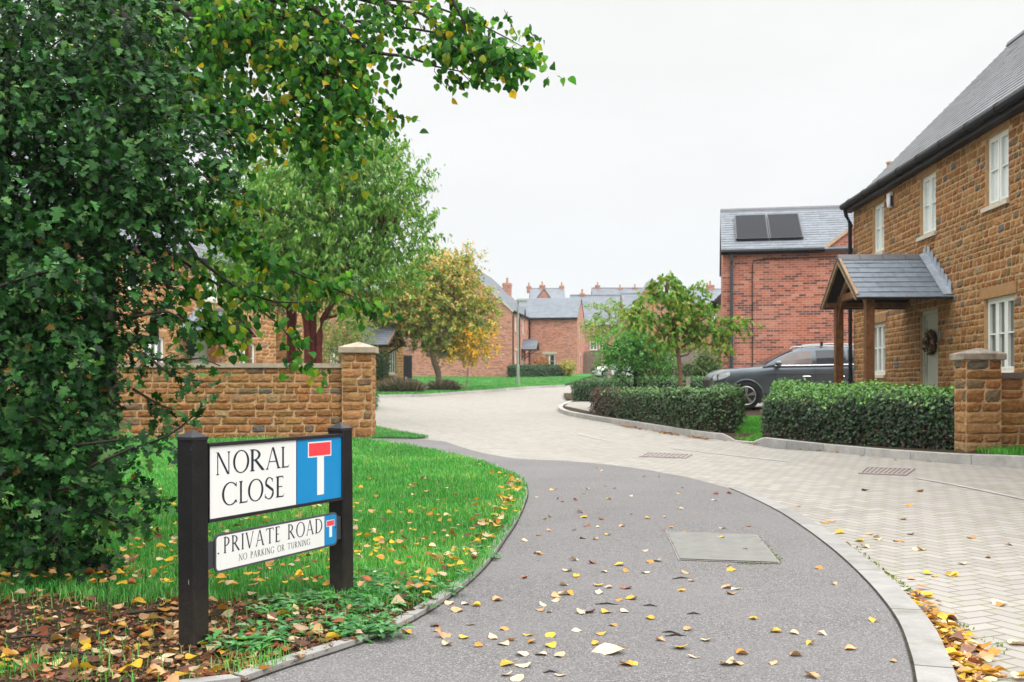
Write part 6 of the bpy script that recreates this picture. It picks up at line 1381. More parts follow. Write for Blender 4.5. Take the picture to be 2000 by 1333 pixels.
# ------------------------------------------------------------------ cars
def paint(name, c, metal=.55, rough=.32):
    return mat(name, lambda N: dict(color=N.mix(N.rng(N.noise(N.obj(), 3.0), .3, .7), tuple(x*.94 for x in c), tuple(x*1.05 for x in c)), rough=rough, spec=.5, metal=metal, coat=.3))
M_TYRE = plain('tyre_rubber', (.014,.014,.015), .85, .2, var=.2); M_RIM = plain('alloy_wheel', (.35,.36,.37), .35, .5, .8); M_CARGLASS = plain('car_glass', (.03,.036,.042), .08, .5); M_TRIM = plain('black_trim', (.016,.016,.018), .5, .4); M_CHROME = plain('bright_trim', (.7,.7,.72), .18, .6, .9)
M_LAMP = plain('headlamp_lens', (.55,.58,.6), .1, .7, .2, coat=1.0); M_TAIL = plain('red_tail_lens', (.30,.015,.015), .2, .6, coat=1.0)
def car(label, loc, rz, m_paint, kind='suv', cat='car'):
    """x runs from nose to tail; the near side is -y"""
    suv = kind == 'suv'; root = thing('parked_car', label, cat, loc, rz)
    if suv:
        st = [(0.00,.48,.80,.62),(0.05,.36,.92,.80),(0.16,.30,1.00,.90),(0.40,.27,1.07,.955),(0.80,.26,1.115,.975),(1.20,.26,1.145,.985),(1.55,.26,1.175,.985),(2.2,.26,1.185,.985),(3.0,.26,1.195,.985),(3.8,.27,1.215,.985),(4.35,.30,1.225,.97),(4.70,.36,1.20,.94),(4.88,.44,1.12,.88),(4.95,.55,1.0,.78)]
        gh = [(1.38,1.165),(1.62,1.33),(1.90,1.49),(2.20,1.625),(2.45,1.69),(2.8,1.73),(3.3,1.745),(3.9,1.735),(4.3,1.70),(4.55,1.64),(4.72,1.45),(4.86,1.22)]
        wb, wt, xw, R = .955, .70, (.93, 3.91), .375; glz = [(1.98,2.72),(2.84,3.62),(3.70,4.42)]
    else:
        st = [(0.00,.42,.62,.55),(0.06,.30,.74,.72),(0.25,.24,.82,.82),(0.6,.22,.90,.86),(1.0,.22,.96,.875),(1.3,.22,.99,.88),(2.0,.22,1.0,.88),(2.8,.22,1.01,.88),(3.5,.24,1.02,.86),(3.85,.30,.98,.82),(3.98,.42,.85,.72)]
        gh = [(1.02,.97),(1.3,1.13),(1.6,1.30),(1.9,1.42),(2.3,1.47),(2.9,1.47),(3.4,1.40),(3.7,1.22),(3.92,1.0)]
        wb, wt, xw, R = .85, .62, (.78, 3.25), .31; glz = [(1.65,2.25),(2.35,3.05),(3.12,3.5)]
    zb_at = lambda x: float(np.interp(x, [s[0] for s in st], [s[2] for s in st])); w_at = lambda x: float(np.interp(x, [s[0] for s in st], [s[3] for s in st])); zr_at = lambda x: float(np.interp(x, [q[0] for q in gh], [q[1] for q in gh]))
    # refined stations, sections with a shoulder line and tucked sill
    xs = sorted(set([s[0] for s in st]) | set(np.round(np.linspace(.1, st[-1][0]-.1, 40), 3))); rings = []
    bot = lambda x: float(np.interp(x, [s[0] for s in st], [s[1] for s in st]))
    def half(x):
        z0, z1, w = bot(x), zb_at(x), w_at(x); h = z1-z0
        return [(w*.86, z0), (w*.965, z0+h*.12), (w*.985, z0+h*.38), (w*.995, z0+h*.60), (w*1.0, z0+h*.74), (w*.985, z0+h*.86), (w*.955, z0+h*.95), (w*.89, z1), (w*.6, z1+.022), (w*.25, z1+.034)]
    for x in xs: p = half(x); rings.append([(x, -y, z) for y, z in p]+[(x, y, z) for y, z in p[::-1]])
    b = Acc(); b.loft(rings); body = b.build('body', m_paint, root, smooth=True)
    m = body.modifiers.new('edges', 'EDGE_SPLIT'); m.split_angle = math.radians(38)
    gx = sorted(set([q[0] for q in gh]) | set(np.round(np.linspace(gh[0][0]+.1, gh[-1][0]-.1, 22), 3))); rings = []
    def sidept(x, t):       # t 0 belt .. 1 roof edge
        zr = zr_at(x); zb = min(zb_at(x)-.01, zr-.02); k = np.clip((zr-zb)/.54, 0, 1); return (wb-.02)+(wt-wb+.02)*t**1.25*k, zb+(zr-.07*k-zb)*t
    for x in gx:
        zr = zr_at(x); pts = [sidept(x, t) for t in (0,.35,.7,.92,1.0)]; y1 = pts[-1][0]; pts += [(y1*.9, zr-.02), (y1*.6, zr), (y1*.25, zr+.008)]
        rings.append([(x,-y,z) for y,z in pts]+[(x,y,z) for y,z in pts[::-1]])
    b = Acc(); b.loft(rings); b.build('cabin', m_paint, root, smooth=True)
    # side glass, set a few millimetres proud of the cabin side
    for s in (-1, 1):
        for gi, (x0, x1) in enumerate(glz):
            a = Acc(); n = 8; vs = []
            for i in range(n+1):
                x = x0+(x1-x0)*i/n; tmax = .90
                for t in (.13, tmax*.5, tmax):
                    xx = x
                    if gi == 0 and i == 0: xx = x0-.34*(1-t)     # raked front edge by the pillar
                    elif gi == 0: xx = x-.34*(1-t)*(1-i/n)
                    if gi == 2: xx = x-(.12*(1-t)*(i/n))
                    y, z = sidept(xx, t); zlim = zr_at(xx)-.085; z = min(z, zlim); vs.append((xx, s*(y+.006), z))
            f = [(i*3+j, (i+1)*3+j, (i+1)*3+j+1, i*3+j+1) for i in range(n) for j in range(2)]
            if s > 0: f = [q[::-1] for q in f]
            a.add(vs, f); a.build('side_window', plain('clear_side_glass', (.15,.125,.12), .1, .5) if (gi == 0 and suv) else M_CARGLASS, root)
    a = Acc(); n = 6; vs = []                                       # windscreen
    x0, x1 = gh[0][0]+.1, gh[3][0]+.05
    for i in range(n+1):
        x = x0+(x1-x0)*i/n; zr = zr_at(x); y1 = sidept(x, 1)[0]*.93
        for k in (-1,-.5,0,.5,1): vs.append((x-.004, y1*k, zr+.012-.012*abs(k)))
    a.add(vs, [(i*5+j, i*5+j+1, (i+1)*5+j+1, (i+1)*5+j) for i in range(n) for j in range(4)]); a.build('windscreen', M_CARGLASS, root)
    # wheels in dark arches with painted flares
    for x in xw:
        for s in (-1, 1):
            ya = s*(w_at(x)+.004); ar = Acc(); k = 20; ra = R+.055
            ring = [(x+ra*math.cos(t), ya, .36+ra*math.sin(t)) for t in np.linspace(-.5, math.pi+.5, k)]
            ar.add(ring+[(x, ya, .30)], [(i, i+1, k) if s < 0 else (i+1, i, k) for i in range(k-1)]); ar.build('wheel_arch', M_TRIM, root)
            fl = Acc(); fl.tube([(x+(ra+.018)*math.cos(t), s*(w_at(x)-.002), .36+(ra+.018)*math.sin(t)) for t in np.linspace(-.35, math.pi+.35, 22)], .03, 6); fl.build('arch_flare', m_paint, root, smooth=True)
            w = Acc(); prof = [(R*.62,-.02),(R*.70,.012),(R*.93,.014),(R,.0-.02),(R,-.17),(R*.9,-.2),(R*.6,-.2)]; N_ = 28; rr = []
            for pr, pc in prof: rr.append([(x+pr*math.cos(2*math.pi*q/N_), ya+s*(pc+.008), R+pr*math.sin(2*math.pi*q/N_)) for q in range(N_)])
            w.loft(rr); ty = w.build('wheel', M_TYRE, root, smooth=True); r = Acc()
            for q in range(5):
                t = 2*math.pi*q/5+.3; 
                for dt in (-.13, .13): r.beam((x+.05*math.cos(t), ya+s*.012, R+.05*math.sin(t)), (x+R*.66*math.cos(t+dt), ya+s*.012, R+R*.66*math.sin(t+dt)), .035, .03, up=(0,1,0))
            r.tube([(x+R*.655*math.cos(2*math.pi*q/24), ya+s*.012, R+R*.655*math.sin(2*math.pi*q/24)) for q in range(25)], .018, 6, caps=False); r.tube([(x, ya-s*.01, R), (x, ya+s*.03, R)], .055, 12); r.build('rim', M_RIM, ty)
    for s in (-1, 1):
        y = lambda x: s*(w_at(x)+.003)
        if suv:   # belt chrome, shoulder crease, door lines, handles, lower cladding
            a = Acc(); pts = [(x, s*(wb-.004), zb_at(x)+.012) for x in np.linspace(1.72,4.5,14)]; a.tube(pts, .014, 5); a.build('belt_trim', M_CHROME, root)
            a = Acc(); a.tube([(x, s*(w_at(x)+.0), .955+.01*(x-1.5)) for x in np.linspace(1.42,4.2,10)], .009, 4); a.build('shoulder_crease', M_TRIM, root)
            a = Acc(); a.beam((.5,y(.5),.36),(4.4,y(4.4),.36),.02,.16); a.build('sill_cladding', M_TRIM, root)
        for xd in ([1.72,2.78,3.68] if suv else [1.35,2.3]):
            a = Acc(); pts = [(xd, s*(w_at(xd)*k+.001), bot(xd)+(zb_at(xd)-bot(xd))*h) for h, k in ((.2,.973),(.4,.986),(.6,.995),(.75,1.0),(.86,.985),(.95,.955))]; a.tube(pts, .0045, 4); a.build('door_seam', M_TRIM, root)
        for xd in ([2.55,3.45] if suv else [2.1]):
            a = Acc(); a.tube([(xd-.11, s*(w_at(xd)+.012), .90 if suv else .78), (xd, s*(w_at(xd)+.022), .905 if suv else .785), (xd+.11, s*(w_at(xd)+.012), .90 if suv else .78)], [.012,.016,.012], 6); a.build('door_handle', M_CHROME if suv else m_paint, root)
        xm = 1.78 if suv else 1.32; zm = zb_at(xm)+(.075 if suv else .05); a = Acc(); rr = []
        for k, sc in ((-.09,.4),(-.07,.8),(0,1.0),(.06,.95),(.075,.6)): rr.append([(xm+k, s*(wb+.13+.105*sc*math.cos(t)), zm+.075*sc*math.sin(t)) for t in np.linspace(0,2*math.pi,12,endpoint=False)])
        a.loft(rr); a.beam((xm, s*(wb-.03), zm-.06), (xm, s*(wb+.08), zm-.03), .06, .035); a.build('door_mirror', m_paint if not suv else paint('mirror_paint', (.16,.18,.20)), root, smooth=True)
        hl = Acc(); v = []
        for x, z0_, z1_ in (((.055,.78,.89),(.13,.79,.945),(.25,.82,.985),(.40,.87,1.01),(.50,.93,1.02)) if suv else ((.06,.58,.68),(.16,.6,.75),(.3,.64,.79),(.42,.7,.8))):
            h_ = half(x); 
            for zz in (z0_, (z0_+z1_)/2, z1_): yy = np.interp(zz, [q[1] for q in h_[:8]], [q[0] for q in h_[:8]]); v.append((x-.006, s*(yy+.010), zz))
        nn = len(v)//3; f = [(i*3+j, i*3+j+1, (i+1)*3+j+1, (i+1)*3+j) for i in range(nn-1) for j in range(2)]; hl.add(v, f if s > 0 else [q[::-1] for q in f]); hl.build('headlight', M_LAMP, root)
        tl = Acc(); xt = st[-2][0]; tl.box(xt-.28, xt+.02, s*(w_at(xt)+.02)-.03, s*(w_at(xt)+.02)+.03, .88 if suv else .7, 1.06 if suv else .86); tl.build('tail_light', M_TAIL, root)
        if suv: a = Acc(); a.tube([(2.45,s*.64,1.70),(2.52,s*.64,1.755),(3.3,s*.65,1.795),(4.2,s*.64,1.765),(4.3,s*.64,1.72)], .02, 6); a.build('roof_rail', M_RIM, root)
    g_ = Acc(); g_.box(-.012, .05, -.55, .55, .62, .80); g_.box(.0, .08, -.6, .6, .38, .52); g_.build('grille', M_TRIM, root)
    if suv:
        a = Acc(); a.box(3.0, 3.06, -.68, -.60, 1.74, 1.86); a.build('roof_bracket', M_TRIM, root)
    return root
car('dark grey estate off-roader parked nose-left on the drive, partly hidden by hedge and porch post', (5.50, 28.9, zplot(7, 28.0)+.012), math.radians(-3), paint('grey_metallic_paint', (.085,.108,.128), .42, .30), 'suv')
car('white hatchback parked far off behind the small green maple', (W(1158,0,76)[0], 76.0, g(76)), math.radians(8), paint('white_car_paint', (.72,.73,.74), .0, .3), 'hatch')
car('pale blue hatchback parked up the slope, just left of the solar house corner', (W(1358,0,70)[0], 70.0, g(70)+.7), math.radians(-8), paint('blue_car_paint', (.25,.36,.48), .2, .3), 'hatch')

# ------------------------------------------------------------------ lamp post, fences
def lamp():
    p = W(1012,757,58.0); root = thing('street_lamp', 'tall slim grey-green street lamp with a flat lantern at the edge of the far lawn', 'street lamp', (p[0], p[1], g(58)+.06)); M = plain('galvanised_column', (.30,.335,.29), .55, .4, .3, var=.1)
    a = Acc(); a.tube([(0,0,-.1),(0,0,1.15)], .085, 12); a.tube([(0,0,1.15),(0,0,1.25)], [.085,.055], 12); a.tube([(0,0,1.25),(0,0,4.78)], [.055,.042], 12); a.build('column', M, root, smooth=False)
    a = Acc(); a.loft([[(x-w_*0,-.12*k,4.80+z0),(x,.12*k,4.80+z0),(x,.12*k,4.80+z1),(x,-.12*k,4.80+z1)] for x,k,z0,z1,w_ in ((-.12,.5,0,.07,0),(.0,.8,-.02,.10,0),(.25,1,-.01,.11,0),(.5,.95,.02,.09,0),(.58,.6,.04,.07,0))]); l = a.build('lantern', M, root)
    a = Acc(); a.box(.1,.5,-.09,.09,4.775,4.788); a.build('lens', plain('lamp_glass', (.6,.62,.6), .2, .5), l)
    a = Acc(); a.box(-.05,.05,-.092,-.086,.5,1.0); a.build('door', M, root)
lamp()
def fence(label, p, q, h, zf):
    A, B = np.array(p), np.array(q); d = B-A; L = np.linalg.norm(d); root = thing('timber_fence', label, 'fence', (A[0], A[1], zf(*A)), math.atan2(d[1], d[0])); a = Acc(); x = 0.0; r = random.Random(int(L*10))
    while x < L:
        w = A+d*x/L; z = zf(*w)-zf(*A); k = r.uniform(.8,1.1); a.box(x, x+.145, 0, .02, z-.05, z+h+r.uniform(-.01,.01)); x += .15
    a.build('boards', M_WOODFENCE, root); x = 0
    while x <= L+.01: w = A+d*x/L; z = zf(*w)-zf(*A); b = Acc(); b.box(x-.05, x+.05, .021, .12, z-.1, z+h+.06); b.build('post', M_WOODFENCE, root); x += 2.4
fence('weathered close boarded fence behind the young tree, left of the solar panel house', (W(1300,0,46)[0], 46.0), (W(1408,0,44)[0], 44.0), 1.35, lambda X, Y: g(Y)+.55)
fence('tall grey close boarded fence beside the far brick house wing', (W(1136,0,92)[0], 92.0), (W(1172,0,91)[0], 91.0), 2.1, lambda X, Y: g(Y)-.2)

# ------------------------------------------------------------------ grass, weeds, litter
from mathutils.noise import noise as pnoise
def grass_fn(N):
    a = N.attr(); return dict(color=a, rough=.55, spec=.3, tcolor=N.mix(1.0, a, (1.2,1.3,.6), 'MULTIPLY'))
M_GRASS = mat('grass_blade', grass_fn, .35)
def blades(name, label, P, h, w, cols, wts, seed, lean=.55):
    rg = np.random.default_rng(seed); n = len(P); th = rg.uniform(0, 2*math.pi, n); d = np.stack([np.cos(th), np.sin(th), 0*th], 1); ph = th+math.pi/2+rg.normal(0,.5,n); s = np.stack([np.cos(ph), np.sin(ph), 0*ph], 1)
    l = rg.uniform(.1, lean, n)[:,None]; h = h[:,None]; w = w[:,None]; z = np.array((0,0,1.0))
    m_ = P+d*(h*l*.35)+z*h*.62; t = P+d*(h*l)+z*h*(1-.35*l)
    V = np.stack([P-s*w, P+s*w, m_+s*w*.75, m_-s*w*.75, t+s*w*.12, t-s*w*.12], 1).reshape(-1,3); k = np.arange(n)*6
    Fs = np.concatenate([np.stack([k,k+1,k+2,k+3],1), np.stack([k+3,k+2,k+4,k+5],1)])
    pc = palette(rg, n, cols, wts, .25); pt_ = np.array([pnoise(Vector((q[0]*.9, q[1]*.9, 5))) + .6*pnoise(Vector((q[0]*3.1, q[1]*3.1, 8))) for q in P])[:,None]; pc = pc*(1+.35*pt_)*np.where(pt_ > .25, np.array((1.35,1.0,1.1)), 1.0); c = np.repeat(np.clip(pc,.005,.9), 6, 0); o = fastmesh(name, V, Fs, c, M_GRASS); o['kind'] = 'stuff'; o['label'] = label; o['category'] = 'grass'; return o
GC = [(.04,.22,.035),(.06,.32,.055),(.11,.40,.08),(.19,.44,.13),(.36,.36,.17)]; GW = [3,5,3.5,1.4,.5]
def soil_amount(x, y):
    """1 on the bare earth under the tree, 0 in full grass"""
    e = 4.72+.28*pnoise(Vector((x*1.1, y*1.1, 3)))+.12*pnoise(Vector((x*4, y*4, 7))); v = 1-sst(e-.16, e+.38, y)
    return v*(1-.0)
def lawn():
    rg = np.random.default_rng(77); n = 330000; y = 3.0+16.5*rg.random(n)**1.9; x = -y*.52+rg.random(n)*(y*.52+.6); k = inpoly(x, y, LAWN); x, y = x[k], y[k]
    sa = np.array([soil_amount(a, b) for a, b in zip(x, y)]); pat = np.array([pnoise(Vector((a*2.3, b*2.3, 1))) for a, b in zip(x, y)])
    k = rg.random(len(x)) > np.clip(sa*1.02-np.clip(pat-.25,0,.4)*.5, 0, .985); x, y, pat = x[k], y[k], pat[k]
    z = np.array([soil_z(a, b) for a, b in zip(x, y)])-.004; h = rg.uniform(.035,.075,len(x))*(1+.35*pat)*(1+.012*(y-5)); w = rg.uniform(.0014,.0026,len(x))*(1+.16*np.clip(y-5,0,12)); 
    blades('grass', 'green lawn grass around the sign, thinning to bare earth in front', np.stack([x,y,z],1), h, w, GC, GW, 78)
    # hair of grass over edges, and the smaller plots
    for nm, poly, zf, num, hh, lab in (('grass', vg, lambda X,Y: g(Y)+.02, 5000, .07, 'grass verge beside the gate pier'), ('grass', far_lawn, lambda X,Y: g(Y)+.10, 42000, .10, 'mown grass of the far lawn')):
        xs = [p[0] for p in poly]; ys = [p[1] for p in poly]; lim = min(max(ys), 79); q = rg.random((num*3,2)); X = min(xs)+q[:,0]*(max(xs)-min(xs)); Yy = min(ys)+q[:,1]**1.5*(lim-min(ys)); k = inpoly(X, Yy, poly); X, Yy = X[k][:num], Yy[k][:num]
        Z = np.array([zf(a, b) for a, b in zip(X, Yy)]); sc = .004 if num < 10000 else .014; blades(nm, lab, np.stack([X,Yy,Z],1), rg.uniform(.5,1,len(X))*hh, rg.uniform(.6,1.2,len(X))*sc, [(.055,.23,.055),(.09,.30,.08),(.15,.35,.13)], [3,4,2], 79)
    pl = [tuple(p[:2]) for p in offset_line(RKs, -0.14)]+[(16, RKs[-1][1]), (16, 18), (7.9, 24), (5.4, 24.5), (3.2, 30)]
    num = 110000; X = rg.uniform(2.2, 8.5, num); Yy = rg.uniform(12.4, 27, num); k = inpoly(X, Yy, pl); X, Yy = X[k], Yy[k]; Z = np.array([zplot(a, b) for a, b in zip(X, Yy)])
    k = ~inpoly(X, Yy, [tuple(p) for p in drv]); k2 = ((X[k]/Yy[k] > .218) & (X[k]/Yy[k] < .245)) | (X[k] > 6.2); X, Yy, Z = X[k][k2], Yy[k][k2], np.array([zgarden(a, b) for a, b in zip(X[k][k2], Yy[k][k2])])
    blades('grass', 'grass of the front garden plots between the clipped hedges', np.stack([X,Yy,Z],1), rg.uniform(.05,.10,len(X)), rg.uniform(.003,.005,len(X)), [(.045,.26,.025),(.075,.34,.035),(.12,.36,.06)], [3,4,2], 80)
lawn()
def weeds():
    rg = np.random.default_rng(91); P, T, Nn, S, c = [], [], [], [], []
    for (px, py, r, n) in [(560,1215,.10,8),(610,1195,.13,12),(660,1175,.12,11),(700,1195,.10,9),(640,1235,.12,10),(590,1245,.08,6),(690,1240,.10,8),(745,1165,.12,10),(790,1160,.12,9),(830,1140,.12,9),(720,1140,.10,8),(770,1185,.08,6),(505,1270,.08,7),(480,1275,.06,5),(860,1120,.10,6),(700,1150,.10,8),(900,1095,.10,7),(730,1250,.07,6),(545,1190,.05,4),(925,1085,.07,5)]:
        o = at(px, py)
        for k in range(int(n*1.9)):
            q = o+np.array((rg.normal(0,r), rg.normal(0,r*.9), .012)); m_ = rg.integers(5,9); a0 = rg.uniform(0,6.28)
            for j in range(m_):
                t = a0+j*6.28/m_+rg.normal(0,.3); el = rg.uniform(.25,1.0); P.append(q+np.array((math.cos(t)*.006, math.sin(t)*.006, rg.uniform(.005,.04)))); T.append((math.cos(t), math.sin(t), el)); Nn.append((-math.cos(t)*el+rg.normal(0,.2), -math.sin(t)*el+rg.normal(0,.2), 1)); S.append(rg.uniform(.032,.068))
    TW = template([(0,.03),(.2,.10),(.3,.20),(.42,.10),(.55,.26),(.66,.13),(.8,.22),(1,0)], .2, .55); S = np.array(S)
    o = place_leaves('weeds', None, M_LEAF, np.array(P), np.array(T), np.array(Nn), S, TW, palette(rg, len(S), [(.05,.20,.05),(.08,.27,.06),(.16,.32,.15),(.035,.14,.04)], [4,4,2.2,2])); tag(o, 'bright green low weeds sprawling at the foot of the sign and along the edging', 'weeds', None, 'stuff')
weeds()
LEAFSHAPES = []
def leaf_shapes():
    rg = np.random.default_rng(5); lime = [(0,.03),(.02,.22),(.10,.40),(.28,.50),(.50,.45),(.72,.27),(.88,.10),(1,.0)]; oval = [(0,.03),(.12,.22),(.32,.36),(.58,.34),(.8,.18),(1,0)]
    for k in range(10):
        h = np.array(lime if k % 3 else oval, float); h[:,1] *= rg.uniform(.8,1.05)*(1+.05*rg.normal(size=len(h))); n = len(h); cx, cy, tw = rg.uniform(-.2,.5), rg.uniform(-.2,.85), rg.uniform(-.7,.7)
        rows = []
        for f in (-1,-.55,0,.55,1):
            x = h[:,0]-.45; y = h[:,1]*f; z = cx*x*x*1.6+cy*y*y*2.0+tw*x*y*1.6+.03*np.sin(7*x+k+f*3)*abs(f); rows.append(np.stack([x,y,z],1))
        V = np.concatenate(rows); V[:,2] -= V[:,2].min()-.01; Fs = np.array([(r*n+i, r*n+i+1, (r+1)*n+i+1, (r+1)*n+i) for r in range(4) for i in range(n-1)]); LEAFSHAPES.append((V, Fs))
leaf_shapes()
LC = {'bright yellow': (.62,.38,.035), 'pale cream': (.66,.50,.32), 'amber': (.50,.24,.04), 'russet': (.32,.10,.04), 'tan': (.56,.33,.16), 'dusky brown': (.20,.10,.065)}
def fallen():
    rg = np.random.default_rng(303); meshes = {}
    M = {}
    for nm, c in LC.items():
        def fn(N, c=c):
            o = N.obj(); p = N.sep(o); v = N.noise(o, 5.0, 4.0, .6); r = N.n('ShaderNodeObjectInfo').outputs['Random']; rib = N.m('LESS_THAN', N.m('ABSOLUTE', p[1]), .012)
            k = N.mix(N.rng(v,.35,.7), tuple(x*.72 for x in c), tuple(min(.85,x*1.2) for x in c)); k = N.mix(N.m('MULTIPLY', rib, .35), k, tuple(x*.5 for x in c)); k = N.mix(N.rng(v,.62,.75,0,.5), k, (.25,.11,.03)); b = N.rng(r,0,1,.78,1.18)
            return dict(color=N.mix(1.0, k, N.comb(b,b,b), 'MULTIPLY'), rough=.6, spec=.35)
        M[nm] = mat('fallen_leaf_'+nm.replace(' ','_'), fn, .12)
    def get(nm, k):
        if (nm, k) not in meshes:
            V, Fs = LEAFSHAPES[k]; me = bpy.data.meshes.new('fallen_leaf'); me.from_pydata([tuple(v) for v in V], [], [tuple(f) for f in Fs]); me.materials.append(M[nm]); me.polygons.foreach_set('use_smooth', np.ones(len(Fs), bool)); meshes[(nm, k)] = me
        return meshes[(nm, k)]
    names = list(LC)
    def leaf(x, y, z, size, nm, label, group, tilt=.18):
        o = link('fallen_leaf', get(nm, int(rg.integers(0, len(LEAFSHAPES))))); o.location = (x, y, z); o.scale = (size,)*3; o.rotation_euler = (rg.normal(0,tilt), rg.normal(0,tilt), rg.uniform(0,6.28)); tag(o, label, 'fallen leaf', group); return o
    # leaves read off the footpath: (px, py, colour, size)
    Y_, P_, A_, R_, T_, B_ = names
    spots = [(1168,917,Y_),(1176,921,P_),(1259,933,Y_),(1287,933,P_),(1182,951,A_),(1200,956,A_),(1140,965,A_),(1148,957,P_),(1085,957,P_),(1078,959,Y_),(1048,973,P_),(1088,976,P_),(1097,982,R_),(1125,979,R_),(1189,977,Y_),(1231,971,P_),(1334,955,A_),(1325,967,Y_),(1398,967,R_),(1424,966,R_),(1395,980,P_),(1330,996,P_),(1362,1005,A_),(1298,1012,P_),(1265,1015,Y_),(1230,1007,P_),(1174,1017,R_),(1141,1013,Y_),(1133,1003,P_),(1074,1012,A_),(1063,1016,Y_),(1146,1030,R_),(1168,1032,P_),(1215,1030,T_),(1122,1038,T_),(1072,1039,T_),(1053,1048,Y_),(1188,1047,Y_),(1138,1054,A_),(1163,1056,T_),(1294,1038,R_),(1311,1033,T_),(1336,1044,T_),(1408,1054,Y_),(1468,1056,Y_),(1456,1076,P_),(1412,1034,P_),(1463,1030,R_),
        (1024,1059,P_),(1048,1083,P_),(1055,1086,A_),(1120,1097,P_),(1158,1103,R_),(1260,1079,P_),(1269,1101,A_),(1284,1098,T_),(1210,1107,Y_),(1110,1118,P_),(1180,1120,P_),(1223,1119,A_),(1260,1122,P_),(1125,1129,Y_),(1338,1122,T_),(1351,1138,T_),(1423,1108,T_),(1428,1117,Y_),(1024,1132,R_),(1100,1146,P_),(1169,1147,Y_),(1188,1151,P_),(1223,1152,R_),(1331,1157,Y_),(1420,1151,T_),(1437,1154,P_),(1428,1163,A_),(1085,1168,T_),(1097,1165,P_),(1111,1164,A_),(1086,1177,P_),(1170,1162,P_),(1208,1176,A_),(1233,1173,Y_),(1060,1185,P_),(1056,1196,T_),(1073,1199,P_),(1150,1200,R_),(1183,1200,Y_),(1134,1201,P_),(1220,1199,P_),(1270,1212,Y_),(1197,1225,A_),(1127,1236,P_),(1175,1242,Y_),(1343,1234,T_),(1470,1212,Y_),(1600,1113,A_),(1629,1144,T_),(1517,1238,Y_),(1606,1243,P_),(1583,1262,Y_),(1662,1272,T_),(1745,1296,T_),(1555,1285,T_),(1552,1241,P_),(1708,1217,Y_),(1436,1301,T_),(1450,1281,A_),(1420,1302,P_),(1585,1326,T_),
        (985,1262,P_),(1000,1255,A_),(920,1224,T_),(856,1236,T_),(866,1248,T_),(984,1233,A_),(907,1250,Y_),(934,1266,A_),(873,1264,P_),(963,1250,P_),(1077,1246,Y_),(1032,1245,Y_),(1038,1259,A_),(1076,1267,Y_),(1058,1282,P_),(1092,1285,P_),(1018,1283,P_),(988,1302,Y_),(1023,1305,P_),(991,1323,P_),(1094,1324,P_),(1163,1262,Y_),(1213,1270,A_),(1191,1278,P_),(1237,1300,Y_),(1225,1303,A_),(1012,1331,P_),(972,1176,T_),(968,1173,R_),(894,1197,T_),(909,1184,P_),(930,1187,Y_),(878,1182,P_),(850,1226,B_),(790,1225,T_),(795,1241,A_),(1330,1270,Y_),(1355,1288,P_),(1510,1300,T_),(1380,1255,P_),(1290,1255,T_)]
    for (px, py, nm) in spots:
        p = at(px, py); sz = rg.uniform(.038,.064); 
        if (px, py) == (1191,1278): sz = .135
        where = 'beside the inspection cover' if 1290 < px < 1540 and 1030 < py < 1110 else ('near the far bend' if py < 1000 else ('in the middle of its run' if py < 1150 else 'close to the bottom edge'))
        leaf(p[0], p[1], zpath(p[0],p[1])+.001, sz, nm, f'{nm} fallen leaf lying on the grey tarmac footpath, {where}', f'{nm} leaves on the tarmac, {where}')
    for (px, py, nm, sz) in [(1190,1280,P_,.12),(960,1095,A_,.07),(965,1110,R_,.085),(948,1080,A_,.07),(1055,1332,P_,.09)]: pass
    # the drift of leaves in the gutter
    for k in range(64):
        t = rg.beta(1.4,1.0); px = np.interp(t, [0,.25,.5,.75,1], [1778,1812,1835,1862,1895]); py = np.interp(t, [0,.25,.5,.75,1], [1165,1205,1245,1285,1330]); sp = np.interp(t, [0,1], [10,36])
        p = at(px+rg.normal(0,sp)+sp*.6, py+rg.normal(0,10), zf=zroad); nm = names[rg.choice(6, p=[.30,.22,.2,.08,.14,.06])]
        leaf(p[0], p[1], zroad(p[0],p[1])+.004+.018*rg.random(), rg.uniform(.045,.08), nm, f'{nm} fallen leaf in the drift against the kerb face, bottom right', f'{nm} leaves in the drift by the kerb', .3)
    for (px, py) in [(1610,1022),(1625,1020),(1567,1040),(1602,1042),(1640,1042),(1650,1065),(1700,1045),(1750,1058),(1760,1058),(1780,1045),(1715,1055),(1712,1050),(1680,1058),(1790,1075),(1800,1075),(1860,1125),(1780,1132),(1812,1122),(1825,1127),(1858,1125),(1690,1070),(1950,1180),(1955,1184),(1765,1152),(1735,1135),(1558,990),(1690,959),(1776,989),(1795,961),(1896,1052),(1765,1015),(1930,1090),(1880,1103),(1970,1065),(1985,1260),(1920,1275)]:
        p = at(px, py, zf=zroad); nm = names[rg.choice(6, p=[.22,.3,.14,.12,.18,.04])]; leaf(p[0], p[1], zroad(p[0],p[1])+.002, rg.uniform(.05,.08), nm, f'{nm} fallen leaf out on the block paving, away from the kerb drift', f'{nm} leaves scattered on the block paving')
    # on the bare earth at the bottom left
    cnt = 0
    for k in range(900):
        if cnt >= 56: break
        px = rg.uniform(0, 620); py = rg.uniform(1195, 1333); p = at(px, py)
        if not inpoly(np.array([p[0]]), np.array([p[1]]), LAWN)[0] or rg.random() > .35+.65*(py-1195)/138: continue
        nm = names[rg.choice(6, p=[.10,.20,.10,.15,.28,.17])]; cnt += 1; side = 'to the left of the near sign post' if px < 345 else 'between the sign posts and the path edging'
        leaf(p[0], p[1], soil_z(p[0],p[1])+.008, rg.uniform(.04,.08), nm, f'{nm} fallen leaf on the bare earth {side}', f'{nm} leaves on the earth, {side}', .3)
    # everything smaller or deeper in the grass: one litter object
    pts = []; sizes = []
